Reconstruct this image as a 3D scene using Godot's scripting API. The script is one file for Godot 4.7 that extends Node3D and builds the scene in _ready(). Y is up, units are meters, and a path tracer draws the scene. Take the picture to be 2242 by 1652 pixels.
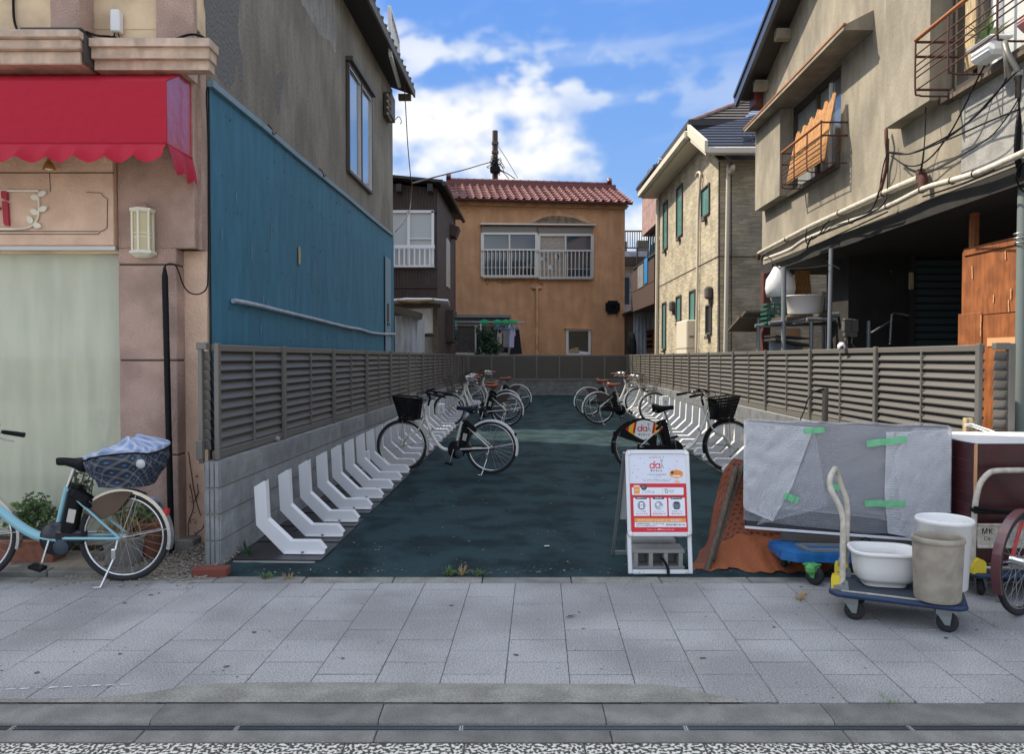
extends Node3D
const FOCAL:=1700.0
const PITCH:=0.024695
var M:={}
var T:={}
var used:={}
var org:=Vector3.ZERO
var rng:=RandomNumberGenerator.new()
func at(x: float,y: float,depth: float) -> Vector3:
	var t:=(826.0-y)/FOCAL
	var k:=depth/(cos(PITCH)+t*sin(PITCH))
	return Vector3((x-1121.0)/FOCAL*k,1.5+k*(t*cos(PITCH)-sin(PITCH)),-depth)
func ray_x(x: float,y: float) -> float:
	return (x-1121.0)/FOCAL/(cos(PITCH)+(826.0-y)/FOCAL*sin(PITCH))
func lot_y(depth: float) -> float:
	return 0.0125*clampf(depth-5.3,0.0,21.0)
func left_x(depth: float) -> float:
	return -2.357+0.0345*depth
func right_x(depth: float) -> float:
	return 3.40+0.0173*depth
func grey_x(depth: float) -> float:
	return -2.60+0.0345*depth
func side_x(depth: float) -> float:
	return 3.70+0.0173*depth
func numbered(called: String) -> String:
	var n: int=used.get(called,0)
	used[called]=n+1
	return called if n==0 else "%s_%03d" % [called,n]
func tag(o: Node,label: String,category: String,group:="") -> void:
	o.set_meta("label",label)
	o.set_meta("category",category)
	if group != "":
		o.set_meta("group",group)
func thing(called: String,label: String,category: String,where:=Vector3.ZERO,group:="") -> Node3D:
	var o:=Node3D.new()
	o.name=numbered(called)
	add_child(o)
	o.position=where
	org=where
	tag(o,label,category,group)
	return o
func structure(called: String) -> Node3D:
	var o:=Node3D.new()
	o.name=numbered(called)
	add_child(o)
	org=Vector3.ZERO
	o.set_meta("kind","structure")
	return o
func branch(called: String,parent: Node) -> Node3D:
	var o:=Node3D.new()
	o.name=called
	parent.add_child(o,true)
	return o
func copy_of(o: Node3D,where: Vector3,turn: float,label: String) -> Node3D:
	var c: Node3D=o.duplicate()
	var plain:=String(o.name).rstrip("0123456789").trim_suffix("_")
	c.name=numbered(plain)
	add_child(c)
	c.position=where
	c.rotation=Vector3(0,turn,0)
	c.set_meta("label",label)
	return c
func done(called: String,s: SurfaceTool,m: Material,parent: Node) -> MeshInstance3D:
	s.generate_normals()
	var o:=MeshInstance3D.new()
	o.mesh=s.commit()
	o.material_override=m
	o.name=called
	parent.add_child(o,true)
	return o
func place(called: String,mesh: Mesh,m: Material,parent: Node,xf: Transform3D) -> MeshInstance3D:
	var o:=MeshInstance3D.new()
	o.mesh=mesh
	o.material_override=m
	o.name=called
	o.transform=Transform3D(xf.basis,xf.origin-org)
	parent.add_child(o,true)
	return o
func single(called: String,s: SurfaceTool,m: Material,label: String,category: String,where:=Vector3.ZERO,group:="") -> MeshInstance3D:
	var o:=done(numbered(called),s,m,self)
	o.position=where
	tag(o,label,category,group)
	return o
func S() -> SurfaceTool:
	var s:=SurfaceTool.new()
	s.begin(Mesh.PRIMITIVE_TRIANGLES)
	s.set_smooth_group(-1)
	return s
func mesh_of(s: SurfaceTool) -> ArrayMesh:
	s.generate_normals()
	return s.commit()
func tri(s: SurfaceTool,a: Vector3,b: Vector3,c: Vector3) -> void:
	s.add_vertex(a-org)
	s.add_vertex(b-org)
	s.add_vertex(c-org)
func quad(s: SurfaceTool,a: Vector3,b: Vector3,c: Vector3,d: Vector3) -> void:
	tri(s,a,b,c)
	tri(s,a,c,d)
func quv(s: SurfaceTool,a: Vector3,b: Vector3,c: Vector3,d: Vector3,r:=Rect2(0,0,1,1)) -> void:
	var p:=[a,b,c,a,c,d]
	var u:=[r.position,r.position+Vector2(r.size.x,0),r.end,r.position,r.end,r.position+Vector2(0,r.size.y)]
	for i in 6:
		s.set_uv(u[i])
		s.add_vertex(p[i]-org)
func box(s: SurfaceTool,c: Vector3,size: Vector3,bevel:=0.0,b:=Basis()) -> void:
	s.set_smooth_group(-1)
	var h:=size*0.5
	var w:=minf(bevel,minf(h.x,minf(h.y,h.z))*0.9)
	for ax in 3:
		var u:=(ax+1) % 3
		var v:=(ax+2) % 3
		for sg in [-1.0,1.0]:
			var q:=[]
			for k in [[-1,-1],[1,-1],[1,1],[-1,1]]:
				var p:=Vector3.ZERO
				p[ax]=h[ax]*sg
				p[u]=(h[u]-w)*k[0]
				p[v]=(h[v]-w)*k[1]
				q.append(c+b*p)
			if sg>0:
				quad(s,q[3],q[2],q[1],q[0])
			else:
				quad(s,q[0],q[1],q[2],q[3])
	if w <= 0.0:
		return
	for ax in 3:
		var u:=(ax+1) % 3
		var v:=(ax+2) % 3
		for su in [-1.0,1.0]:
			for sv in [-1.0,1.0]:
				var q:=[]
				for e in [[-1.0,0],[1.0,0],[1.0,1],[-1.0,1]]:
					var p:=Vector3.ZERO
					p[ax]=(h[ax]-w)*e[0]
					p[u]=su*(h[u]-(0.0 if e[1]==0 else w))
					p[v]=sv*(h[v]-(w if e[1]==0 else 0.0))
					q.append(c+b*p)
				if su*sv>0:
					quad(s,q[3],q[2],q[1],q[0])
				else:
					quad(s,q[0],q[1],q[2],q[3])
	for sx in [-1.0,1.0]:
		for sy in [-1.0,1.0]:
			for sz in [-1.0,1.0]:
				var g:=Vector3(sx,sy,sz)
				var p0:=c+b*(g*Vector3(h.x,h.y-w,h.z-w))
				var p1:=c+b*(g*Vector3(h.x-w,h.y,h.z-w))
				var p2:=c+b*(g*Vector3(h.x-w,h.y-w,h.z))
				if sx*sy*sz>0:
					tri(s,p0,p2,p1)
				else:
					tri(s,p0,p1,p2)
func span(s: SurfaceTool,a: Vector3,b: Vector3,wide: float,thick: float,up:=Vector3.UP,bevel:=0.0) -> void:
	var f:=(b-a).normalized()
	var side:=f.cross(up)
	if side.length()<0.01:
		side=f.cross(Vector3.RIGHT)
	side=side.normalized()
	var n:=side.cross(f).normalized()
	box(s,(a+b)*0.5,Vector3((b-a).length(),thick,wide),bevel,Basis(f,n,side))
func hull(s: SurfaceTool,p: Array) -> void:
	s.set_smooth_group(-1)
	quad(s,p[0],p[1],p[2],p[3])
	quad(s,p[7],p[6],p[5],p[4])
	for i in 4:
		var j:=(i+1) % 4
		quad(s,p[i],p[i+4],p[j+4],p[j])
func tube(s: SurfaceTool,pts: Array,r,sides:=8,closed:=false,caps:=true) -> void:
	var n:=pts.size()
	var rings:=[]
	var prev:=Vector3.ZERO
	var nrm:=Vector3.ZERO
	for i in n:
		var a: Vector3=pts[(i-1+n) % n] if closed else pts[maxi(i-1,0)]
		var c: Vector3=pts[(i+1) % n] if closed else pts[mini(i+1,n-1)]
		var f:=(c-a).normalized()
		if f.length()<0.5:
			f=prev if prev != Vector3.ZERO else Vector3.UP
		if nrm==Vector3.ZERO:
			nrm=f.cross(Vector3.UP)
			if nrm.length()<0.05:
				nrm=f.cross(Vector3.RIGHT)
		nrm=(nrm-f*nrm.dot(f))
		nrm=nrm.normalized()
		var bi:=f.cross(nrm)
		prev=f
		var rad: float=r[i] if r is Array else r
		var ring:=[]
		for k in sides:
			var an:=TAU*k/sides
			ring.append(pts[i]+(nrm*cos(an)+bi*sin(an))*rad)
		rings.append(ring)
	s.set_smooth_group(0)
	var last:=n if closed else n-1
	for i in last:
		var j:=(i+1) % n
		for k in sides:
			var l:=(k+1) % sides
			quad(s,rings[i][k],rings[j][k],rings[j][l],rings[i][l])
	s.set_smooth_group(-1)
	if caps and not closed:
		for k in range(1,sides-1):
			tri(s,rings[0][0],rings[0][k],rings[0][k+1])
			tri(s,rings[n-1][0],rings[n-1][k+1],rings[n-1][k])
func smooth_path(pts: Array,steps:=4) -> Array:
	var out:=[]
	var n:=pts.size()
	for i in n-1:
		var p0: Vector3=pts[maxi(i-1,0)]
		var p1: Vector3=pts[i]
		var p2: Vector3=pts[i+1]
		var p3: Vector3=pts[mini(i+2,n-1)]
		for k in steps:
			out.append(p1.cubic_interpolate(p2,p0,p3,float(k)/steps))
	out.append(pts[n-1])
	return out
func lathe(s: SurfaceTool,xf: Transform3D,prof: Array,segs:=16,smooth:=true,squash:=1.0) -> void:
	s.set_smooth_group(0 if smooth else -1)
	for i in prof.size()-1:
		for k in segs:
			var q:=[]
			for e in [[i,k],[i+1,k],[i+1,k+1],[i,k+1]]:
				var an: float=TAU*float(e[1] % segs)/segs
				var p: Vector2=prof[e[0]]
				q.append(xf*Vector3(cos(an)*p.x,p.y,sin(an)*p.x*squash))
			if prof[i].x<1e-5:
				tri(s,q[0],q[1],q[2])
			elif prof[i+1].x<1e-5:
				tri(s,q[0],q[1],q[3])
			else:
				quad(s,q[0],q[1],q[2],q[3])
	s.set_smooth_group(-1)
func prism(s: SurfaceTool,poly: PackedVector2Array,xf: Transform3D,d0: float,d1: float) -> void:
	s.set_smooth_group(-1)
	var ix:=Geometry2D.triangulate_polygon(poly)
	for i in range(0,ix.size(),3):
		var a:=poly[ix[i]]
		var b:=poly[ix[i+1]]
		var c:=poly[ix[i+2]]
		tri(s,xf*Vector3(a.x,a.y,d1),xf*Vector3(c.x,c.y,d1),xf*Vector3(b.x,b.y,d1))
		tri(s,xf*Vector3(a.x,a.y,d0),xf*Vector3(b.x,b.y,d0),xf*Vector3(c.x,c.y,d0))
	for i in poly.size():
		var a:=poly[i]
		var b:=poly[(i+1) % poly.size()]
		quad(s,xf*Vector3(a.x,a.y,d0),xf*Vector3(a.x,a.y,d1),xf*Vector3(b.x,b.y,d1),xf*Vector3(b.x,b.y,d0))
func disc_arc(s: SurfaceTool,c: Vector3,ax: Vector3,ay: Vector3,r0: float,r1: float,a0: float,a1: float,half: float,segs: int) -> void:
	var az:=ax.cross(ay)
	s.set_smooth_group(-1)
	for i in segs:
		var p:=lerpf(a0,a1,float(i)/segs)
		var q:=lerpf(a0,a1,float(i+1)/segs)
		var e:=[ax*cos(p)+ay*sin(p),ax*cos(q)+ay*sin(q)]
		var o:=[]
		for k in 2:
			for r in [r0,r1]:
				for w in [-half,half]:
					o.append(c+e[k]*r+az*w)
		quad(s,o[0],o[1],o[5],o[4])
		quad(s,o[2],o[6],o[7],o[3])
		quad(s,o[0],o[4],o[6],o[2])
		quad(s,o[1],o[3],o[7],o[5])
		if i==0:
			quad(s,o[0],o[2],o[3],o[1])
		if i==segs-1:
			quad(s,o[4],o[5],o[7],o[6])
func ring_pts(c: Vector3,ax: Vector3,ay: Vector3,r: float,n: int) -> Array:
	var out:=[]
	for i in n:
		out.append(c+ax*r*cos(TAU*i/n)+ay*r*sin(TAU*i/n))
	return out
func rect_tube(s: SurfaceTool,outer: Array,wide: float,thick: float,up: Vector3) -> void:
	for i in outer.size():
		span(s,outer[i],outer[(i+1) % outer.size()],wide,thick,up)
func noise_tex(called: String,kind: int,freq: float,octaves: int,lo: float,hi: float,side:=512,a:=0.3,b:=0.7,as_normal:=false,bump:=4.0) -> void:
	var n:=FastNoiseLite.new()
	n.noise_type=kind as FastNoiseLite.NoiseType
	n.frequency=freq
	n.fractal_type=FastNoiseLite.FRACTAL_FBM if octaves>1 else FastNoiseLite.FRACTAL_NONE
	n.fractal_octaves=octaves
	n.seed=7+T.size()
	if kind==FastNoiseLite.TYPE_CELLULAR:
		n.cellular_return_type=FastNoiseLite.RETURN_CELL_VALUE
	var t:=NoiseTexture2D.new()
	t.width=side
	t.height=side
	t.seamless=true
	t.noise=n
	if as_normal:
		t.as_normal_map=true
		t.bump_strength=bump
	else:
		var g:=Gradient.new()
		g.offsets=PackedFloat32Array([a,b])
		g.colors=PackedColorArray([Color(lo,lo,lo),Color(hi,hi,hi)])
		t.color_ramp=g
	T[called]=t
func mat(called: String,col: Color,rough:=0.85,opt:={}) -> StandardMaterial3D:
	var m:=StandardMaterial3D.new()
	m.resource_name=called
	m.albedo_color=col.linear_to_srgb()
	m.roughness=rough
	m.metallic=opt.get("metal",0.0)
	m.metallic_specular=opt.get("spec",0.5)
	m.cull_mode=BaseMaterial3D.CULL_DISABLED
	if opt.has("tex"):
		m.albedo_texture=T[opt.tex]
		m.uv1_triplanar=opt.get("tri",true)
		m.uv1_world_triplanar=m.uv1_triplanar and opt.get("world",true)
		var k=opt.get("scale",1.0)
		m.uv1_scale=k if k is Vector3 else Vector3(k,k,k)
	if opt.has("det"):
		m.detail_enabled=true
		m.detail_albedo=T[opt.det]
		m.detail_blend_mode=BaseMaterial3D.BLEND_MODE_MUL
		m.detail_uv_layer=BaseMaterial3D.DETAIL_UV_2
		m.uv2_triplanar=true
		m.uv2_world_triplanar=true
		var k2=opt.get("dscale",0.3)
		m.uv2_scale=k2 if k2 is Vector3 else Vector3(k2,k2,k2)
	if opt.has("nrm"):
		m.normal_enabled=true
		m.normal_texture=T[opt.nrm]
		m.normal_scale=opt.get("nstr",0.6)
		if not opt.has("tex"):
			m.uv1_triplanar=true
			m.uv1_world_triplanar=true
			var k3=opt.get("scale",1.0)
			m.uv1_scale=k3 if k3 is Vector3 else Vector3(k3,k3,k3)
	if opt.has("alpha"):
		m.transparency=BaseMaterial3D.TRANSPARENCY_ALPHA
		m.albedo_color.a=opt.alpha
	if opt.has("back"):
		m.backlight_enabled=true
		m.backlight=Color(opt.back,opt.back,opt.back)
	if opt.has("coat"):
		m.clearcoat_enabled=true
		m.clearcoat=opt.coat
		m.clearcoat_roughness=0.15
	M[called]=m
	return m
func picture(called: String,img: Image,rough:=0.5) -> StandardMaterial3D:
	var m:=StandardMaterial3D.new()
	m.resource_name=called
	m.albedo_texture=ImageTexture.create_from_image(img)
	m.roughness=rough
	m.cull_mode=BaseMaterial3D.CULL_DISABLED
	M[called]=m
	return m
func _ready() -> void:
	rng.seed=20240
	var cam:=Camera3D.new()
	cam.name="camera"
	cam.fov=51.83
	cam.near=0.05
	cam.far=600.0
	add_child(cam)
	cam.position=Vector3(0,1.5,0)
	cam.rotation=Vector3(-PITCH,0,0)
	var env:=Environment.new()
	var pano:=PanoramaSkyMaterial.new()
	pano.panorama=sky_picture()
	pano.energy_multiplier=0.9
	var sky:=Sky.new()
	sky.sky_material=pano
	env.background_mode=Environment.BG_SKY
	env.sky=sky
	env.background_energy_multiplier=1.0
	env.tonemap_mode=Environment.TONE_MAPPER_LINEAR
	env.tonemap_exposure=EXPOSURE
	env.sdfgi_enabled=true
	env.ssao_enabled=true
	env.ssil_enabled=true
	var we:=WorldEnvironment.new()
	we.name="world_environment"
	we.environment=env
	add_child(we)
	var sun:=DirectionalLight3D.new()
	sun.name="sun"
	sun.light_energy=1.6
	sun.light_color=Color(1.0,0.95,0.87)
	sun.light_angular_distance=0.5
	sun.shadow_enabled=true
	add_child(sun)
	sun.look_at_from_position(Vector3.ZERO,SUN,Vector3.UP)
	make_materials()
	make_ground()
	make_lot()
	make_walls_and_fences()
	make_shop()
	make_grey_house()
	make_brown_house()
	make_orange_house()
	make_far_houses()
	make_beige_house()
	make_right_house()
	make_racks()
	make_bicycles()
	make_sign()
	make_right_goods()
	make_carport_goods()
	make_shop_front_plants()
	make_small_things()
const EXPOSURE:=1.25
const SUN:=Vector3(1.0,-1.28,0.42)
func sky_picture() -> ImageTexture:
	var w:=2560
	var h:=1280
	var n:=FastNoiseLite.new()
	n.noise_type=FastNoiseLite.TYPE_SIMPLEX_SMOOTH
	n.fractal_type=FastNoiseLite.FRACTAL_FBM
	n.fractal_octaves=5
	n.frequency=1.0
	n.seed=11
	var low:=FastNoiseLite.new()
	low.noise_type=FastNoiseLite.TYPE_SIMPLEX_SMOOTH
	low.frequency=1.0
	low.fractal_type=FastNoiseLite.FRACTAL_FBM
	low.fractal_octaves=2
	low.seed=5
	var data:=PackedFloat32Array()
	data.resize(w*h*3)
	var to_sun:=-SUN.normalized()
	var half: int=h >> 1
	for j in half:
		var el:=PI*0.5-PI*(j+0.5)/h
		var ed:=rad_to_deg(el)
		var sy:=sin(el)
		var cy:=cos(el)
		var k:=pow(1.0-sy,3.2)
		var air:=Vector3(0.085,0.255,0.75).lerp(Vector3(0.33,0.55,0.85),clampf(k*1.25,0.0,1.0))
		for i in w:
			var az:=TAU*(i+0.5)/w
			if az>PI:
				az-=TAU
			var d:=Vector3(sin(az)*cy,sy,-cos(az)*cy)
			var ad:=rad_to_deg(az)
			var c:=d/(sy+0.18)
			var puff:=n.get_noise_3d(c.x*1.1+3.0,c.y,c.z*1.1)
			var big:=low.get_noise_2d(c.x*0.55,c.z*0.55)
			var top:=14.5+5.5*low.get_noise_2d(sin(az)*1.6+9.0,cos(az)*1.6)
			var front:=smoothstep(30.0,12.0,absf(ad-1.0))
			if front>0.0:
				var seen:=17.9-0.10*absf(ad+4.0)
				seen-=4.6*smoothstep(1.8,9.0,ad)
				top=lerpf(top,seen,front)
			var soft:=n.get_noise_3d(d.x*3.2,d.y*6.0,d.z*3.2+4.0)
			var fine:=n.get_noise_3d(d.x*8.0,d.y*12.0,d.z*8.0+1.0)
			var wisp:=n.get_noise_3d(d.x*22.0,d.y*34.0,d.z*22.0+7.0)
			var bank:=smoothstep(-1.4,2.4,top-ed+0.2+3.2*soft+2.2*fine+1.2*wisp)
			bank*=clampf(0.60+1.1*soft+0.9*fine+0.6*wisp,0.15,0.95)
			var streak:=n.get_noise_3d(d.x*3.0+d.y*5.0+2.0,d.y*17.0-d.x*2.0,d.z*2.0)
			var where:=exp(-pow((ed-20.2+0.13*ad)/2.2,2.0))*(0.35+0.65*smoothstep(14.0,5.0,absf(ad+0.5)))
			var thin:=smoothstep(0.0,0.50,streak+0.55*fine+0.55*wisp+0.17)*where
			thin=maxf(thin,0.55*smoothstep(0.10,0.60,puff+0.5*big)*smoothstep(19.0,30.0,ed))
			thin=maxf(thin,0.28*smoothstep(-0.05,0.5,streak)*smoothstep(14.0,17.0,ed))
			var seen_here:=smoothstep(46.0,34.0,absf(ad))*smoothstep(36.0,27.0,ed)
			var heap:=smoothstep(-0.42,0.02,puff+0.8*big)*smoothstep(8.0,22.0,ed)*(1.0-seen_here)
			var cl:=clampf(1.0-(1.0-bank)*(1.0-0.86*thin)*(1.0-0.95*heap),0.0,1.0)
			var white:=Vector3(0.75,0.81,0.88).lerp(Vector3(0.95,0.945,0.93),clampf(0.5+1.3*soft+0.6*fine,0.0,1.0))
			white*=1.0+0.42*(1.0-seen_here)
			var col:=air.lerp(white,cl)
			var m:=maxf(0.0,d.dot(to_sun))
			col*=1.0+(0.45*pow(m,3.0)+1.2*pow(m,24.0))*(1.0-seen_here*0.8)
			var o:=(j*w+i)*3
			data[o]=col.x
			data[o+1]=col.y
			data[o+2]=col.z
	for j in range(half,h):
		for i in w:
			var o:=(j*w+i)*3
			data[o]=0.26
			data[o+1]=0.26
			data[o+2]=0.255
	var img:=Image.create_from_data(w,h,false,Image.FORMAT_RGBF,data.to_byte_array())
	return ImageTexture.create_from_image(img)
func make_materials() -> void:
	var sm:=FastNoiseLite.TYPE_SIMPLEX_SMOOTH
	noise_tex("grain",sm,0.09,4,0.83,1.0,512,0.25,0.75)
	noise_tex("soft",sm,0.012,5,0.86,1.0,512,0.25,0.75)
	noise_tex("blot",sm,0.009,5,0.76,1.0,512,0.25,0.60)
	noise_tex("granite",sm,0.36,2,0.66,1.0,512,0.2,0.8)
	noise_tex("terrazzo",FastNoiseLite.TYPE_SIMPLEX,0.085,2,0.3,1.0,512,0.38,0.64)
	noise_tex("faint",sm,0.012,5,0.93,1.0,512,0.25,0.75)
	noise_tex("wood",sm,0.02,4,0.72,1.0,512,0.25,0.75)
	noise_tex("rough_n",sm,0.10,4,0,1,512,0,1,true,5.0)
	noise_tex("grit_n",sm,0.30,2,0,1,512,0,1,true,4.0)
	noise_tex("cloth_n",sm,0.02,4,0,1,512,0,1,true,7.0)
	mat("dirt",Color(0.16,0.13,0.10),0.95,{tex="grain",scale=1.2,det="blot",dscale=0.25,nrm="rough_n"})
	for i in 4:
		var k: float=[1.0,0.96,1.04,0.985][i]
		mat("paver%d" % i,Color(0.56*k,0.555*k,0.545*k),0.85,{tex="granite",scale=0.55,det="soft",dscale=0.16})
	for i in 3:
		var k: float=[1.0,0.86,1.08][i]
		mat("kerb%d" % i,Color(0.265*k,0.26*k,0.235*k),0.9,{tex="grain",scale=2.5,det="soft",dscale=0.7,nrm="rough_n",nstr=0.5})
		mat("block%d" % i,Color(0.41*k,0.42*k,0.415*k),0.92,{tex="grain",scale=2.2,det="soft",dscale=0.8,nrm="grit_n",nstr=0.4})
	mat("mortar",Color(0.36,0.35,0.30),0.92,{tex="grain",scale=1.3,det="soft",dscale=0.7,nrm="rough_n",nstr=0.35})
	mat("mortar_pale",Color(0.66,0.66,0.65),0.9)
	mat("joint",Color(0.075,0.075,0.072),0.95)
	mat("terrazzo",Color(0.74,0.71,0.62),0.7,{tex="terrazzo",scale=1.0,nrm="grit_n",nstr=0.4})
	mat("steel",Color(0.20,0.225,0.25),0.45,{metal=0.8,tex="grain",scale=4.0})
	mat("sheet",Color(0.036,0.068,0.076),0.8,{spec=0.2,tex="grain",scale=Vector3(3.0,3.0,1.2),det="blot",dscale=0.35,nrm="cloth_n",nstr=0.5})
	mat("gravel",Color(0.33,0.29,0.235),0.95,{tex="grain",scale=6.0})
	mat("pink",Color(0.77,0.53,0.425),0.95,{tex="granite",scale=0.9,det="soft",dscale=0.35,nrm="rough_n",nstr=0.6})
	mat("pink_smooth",Color(0.76,0.53,0.385),0.9,{tex="faint",scale=0.5,nrm="rough_n",nstr=0.25})
	mat("cream",Color(0.80,0.62,0.40),0.9,{tex="soft",scale=0.35})
	mat("cornice",Color(0.69,0.525,0.405),0.92,{tex="soft",scale=0.8,det="faint",dscale=Vector3(1.5,0.3,1.5)})
	mat("soot",Color(0.10,0.095,0.085),0.95,{tex="grain",scale=5.0,nrm="rough_n",nstr=1.0})
	mat("groove",Color(0.07,0.055,0.05),0.95)
	mat("grey_render",Color(0.255,0.235,0.195),0.95,{tex="faint",scale=Vector3(1.0,0.3,1.0),det="soft",dscale=Vector3(0.22,0.13,0.22),nrm="rough_n",nstr=0.3})
	mat("grey_dark",Color(0.185,0.18,0.172),0.95,{tex="grain",scale=Vector3(1.5,0.4,1.5),nrm="rough_n",nstr=0.7})
	mat("grey_pale",Color(0.295,0.288,0.268),0.95,{tex="soft",scale=Vector3(1.0,0.3,1.0),nrm="rough_n",nstr=0.5})
	for i in 3:
		var k: float=[1.0,0.97,1.03][i]
		mat("blue_tin%d" % i,Color(0.040*k,0.185*k,0.285*k),0.6,{tex="faint",scale=Vector3(1.2,0.3,1.2),det="faint",dscale=Vector3(0.5,0.10,0.5)})
	mat("pale_blue_tin",Color(0.22,0.33,0.40),0.6,{tex="grain",scale=2.0})
	mat("orange",Color(0.70,0.385,0.20),0.95,{tex="faint",scale=0.22,det="faint",dscale=Vector3(0.5,0.08,0.5),nrm="rough_n",nstr=0.15})
	mat("orange_pale",Color(0.71,0.42,0.23),0.95,{tex="soft",scale=0.4})
	mat("orange_stain",Color(0.47,0.235,0.11),0.95,{tex="soft",scale=Vector3(1.0,0.3,1.0)})
	mat("patch",Color(0.26,0.20,0.13),0.95,{tex="blot",scale=0.8})
	for i in 3:
		mat("tile%d" % i,[Color(0.205,0.062,0.055),Color(0.175,0.054,0.049),Color(0.235,0.078,0.067)][i],0.5,{tex="grain",scale=1.5})
	mat("brown_tin",Color(0.055,0.036,0.032),0.6,{tex="soft",scale=0.4})
	mat("brown_trim",Color(0.085,0.05,0.04),0.7,{tex="grain",scale=2.0})
	mat("dark_trim",Color(0.03,0.027,0.026),0.6)
	mat("beige",Color(0.60,0.535,0.40),0.9,{tex="soft",scale=Vector3(1.5,14.0,1.5),det="grain",dscale=Vector3(0.6,3.0,0.6)})
	mat("beige_trim",Color(0.62,0.56,0.45),0.6)
	mat("slate",Color(0.055,0.066,0.10),0.28,{tex="grain",scale=2.0})
	mat("brown_slate",Color(0.10,0.085,0.075),0.8,{tex="grain",scale=2.0})
	mat("pink_board",Color(0.42,0.27,0.245),0.8,{tex="soft",scale=0.5})
	mat("white_siding",Color(0.50,0.51,0.53),0.7,{tex="soft",scale=0.6})
	mat("grey_tin",Color(0.42,0.46,0.52),0.5,{tex="soft",scale=Vector3(1.0,0.3,1.0)})
	mat("taupe",Color(0.345,0.305,0.235),0.95,{tex="faint",scale=Vector3(0.9,0.3,0.9),det="soft",dscale=Vector3(0.25,0.15,0.25),nrm="rough_n",nstr=0.12})
	mat("concrete_panel",Color(0.52,0.51,0.48),0.95,{tex="granite",scale=0.5,det="soft",dscale=0.8})
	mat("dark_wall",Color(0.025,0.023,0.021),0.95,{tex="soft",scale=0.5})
	mat("shutter",Color(0.03,0.05,0.055),0.7)
	mat("stone",Color(0.50,0.47,0.41),0.8,{tex="granite",scale=1.0})
	mat("fence",Color(0.185,0.174,0.155),0.45,{metal=0.35})
	mat("fence_slat",Color(0.135,0.127,0.115),0.5,{metal=0.35})
	mat("aluminium",Color(0.55,0.53,0.49),0.45,{metal=0.6})
	mat("bronze",Color(0.10,0.085,0.07),0.5,{metal=0.5})
	mat("white",Color(0.80,0.80,0.79),0.45)
	mat("white_paint",Color(0.76,0.765,0.77),0.45)
	mat("cream_paint",Color(0.78,0.74,0.60),0.5)
	mat("black",Color(0.010,0.010,0.011),0.5,{spec=0.25})
	mat("rubber",Color(0.018,0.018,0.019),0.8)
	mat("black_gloss",Color(0.012,0.013,0.016),0.25)
	mat("chrome",Color(0.66,0.66,0.66),0.22,{metal=1.0})
	mat("spoke",Color(0.42,0.42,0.42),0.35,{metal=0.8})
	mat("rust",Color(0.105,0.036,0.026),0.85,{tex="grain",scale=6.0})
	mat("rust_orange",Color(0.42,0.16,0.06),0.85,{tex="grain",scale=5.0})
	mat("awning",Color(0.43,0.014,0.034),0.5,{nrm="cloth_n",nstr=0.2,scale=0.8,spec=0.3})
	mat("awning_gloss",Color(0.43,0.014,0.034),0.25,{nrm="cloth_n",nstr=0.25,scale=0.8,coat=0.8})
	mat("glass",Color(0.55,0.62,0.52),0.02,{alpha=0.10,spec=0.35})
	mat("mirror_glass",Color(0.10,0.13,0.15),0.03,{spec=1.0,coat=1.0})
	mat("dark_glass",Color(0.022,0.035,0.042),0.05,{spec=0.8})
	mat("blue_glass",Color(0.035,0.07,0.095),0.06,{spec=0.8})
	mat("green_glass",Color(0.10,0.27,0.25),0.08,{spec=0.6})
	mat("frosted",Color(0.52,0.54,0.53),0.6)
	mat("curtain",Color(0.70,0.69,0.51),0.95,{tex="faint",scale=Vector3(0.8,0.12,0.8)})
	mat("grey_curtain",Color(0.25,0.26,0.255),0.95,{tex="soft",scale=Vector3(3.0,0.3,3.0)})
	mat("brown_cloth",Color(0.12,0.10,0.085),0.95,{tex="soft",scale=1.0})
	mat("ply",Color(0.37,0.125,0.04),0.55,{tex="soft",scale=Vector3(3.0,0.4,3.0),det="soft",dscale=0.8})
	mat("ply_bare",Color(0.62,0.33,0.16),0.8)
	mat("timber",Color(0.27,0.18,0.10),0.85,{tex="wood",scale=Vector3(4.0,0.5,4.0)})
	mat("old_wood",Color(0.17,0.13,0.095),0.9,{tex="wood",scale=Vector3(4.0,0.7,4.0)})
	mat("pale_wood",Color(0.58,0.44,0.25),0.8,{tex="wood",scale=Vector3(4.0,0.5,4.0)})
	mat("reed",Color(0.60,0.30,0.11),0.85,{tex="wood",scale=Vector3(9.0,0.6,9.0)})
	mat("brick",Color(0.23,0.065,0.045),0.9,{tex="grain",scale=4.0,nrm="rough_n"})
	mat("terracotta",Color(0.34,0.14,0.085),0.85,{tex="soft",scale=2.0})
	mat("apron",Color(0.36,0.30,0.22),0.9,{tex="grain",scale=3.0,nrm="rough_n"})
	mat("soil",Color(0.05,0.038,0.028),0.95)
	mat("leaf",Color(0.075,0.15,0.035),0.6,{back=0.35})
	mat("leaf_pale",Color(0.17,0.24,0.06),0.6,{back=0.35})
	mat("leaf_dark",Color(0.032,0.085,0.03),0.55,{back=0.3})
	mat("straw",Color(0.38,0.27,0.12),0.9)
	mat("pipe",Color(0.62,0.58,0.48),0.55,{tex="soft",scale=2.0})
	mat("grey_pipe",Color(0.26,0.28,0.30),0.5,{metal=0.4})
	mat("red_steel",Color(0.10,0.032,0.026),0.6)
	mat("pole",Color(0.15,0.18,0.17),0.6)
	mat("light_blue",Color(0.24,0.50,0.56),0.3,{coat=0.5})
	mat("off_white",Color(0.74,0.73,0.66),0.3,{coat=0.5})
	mat("maroon",Color(0.13,0.05,0.055),0.35,{coat=0.4})
	mat("red",Color(0.50,0.02,0.018),0.35)
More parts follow.
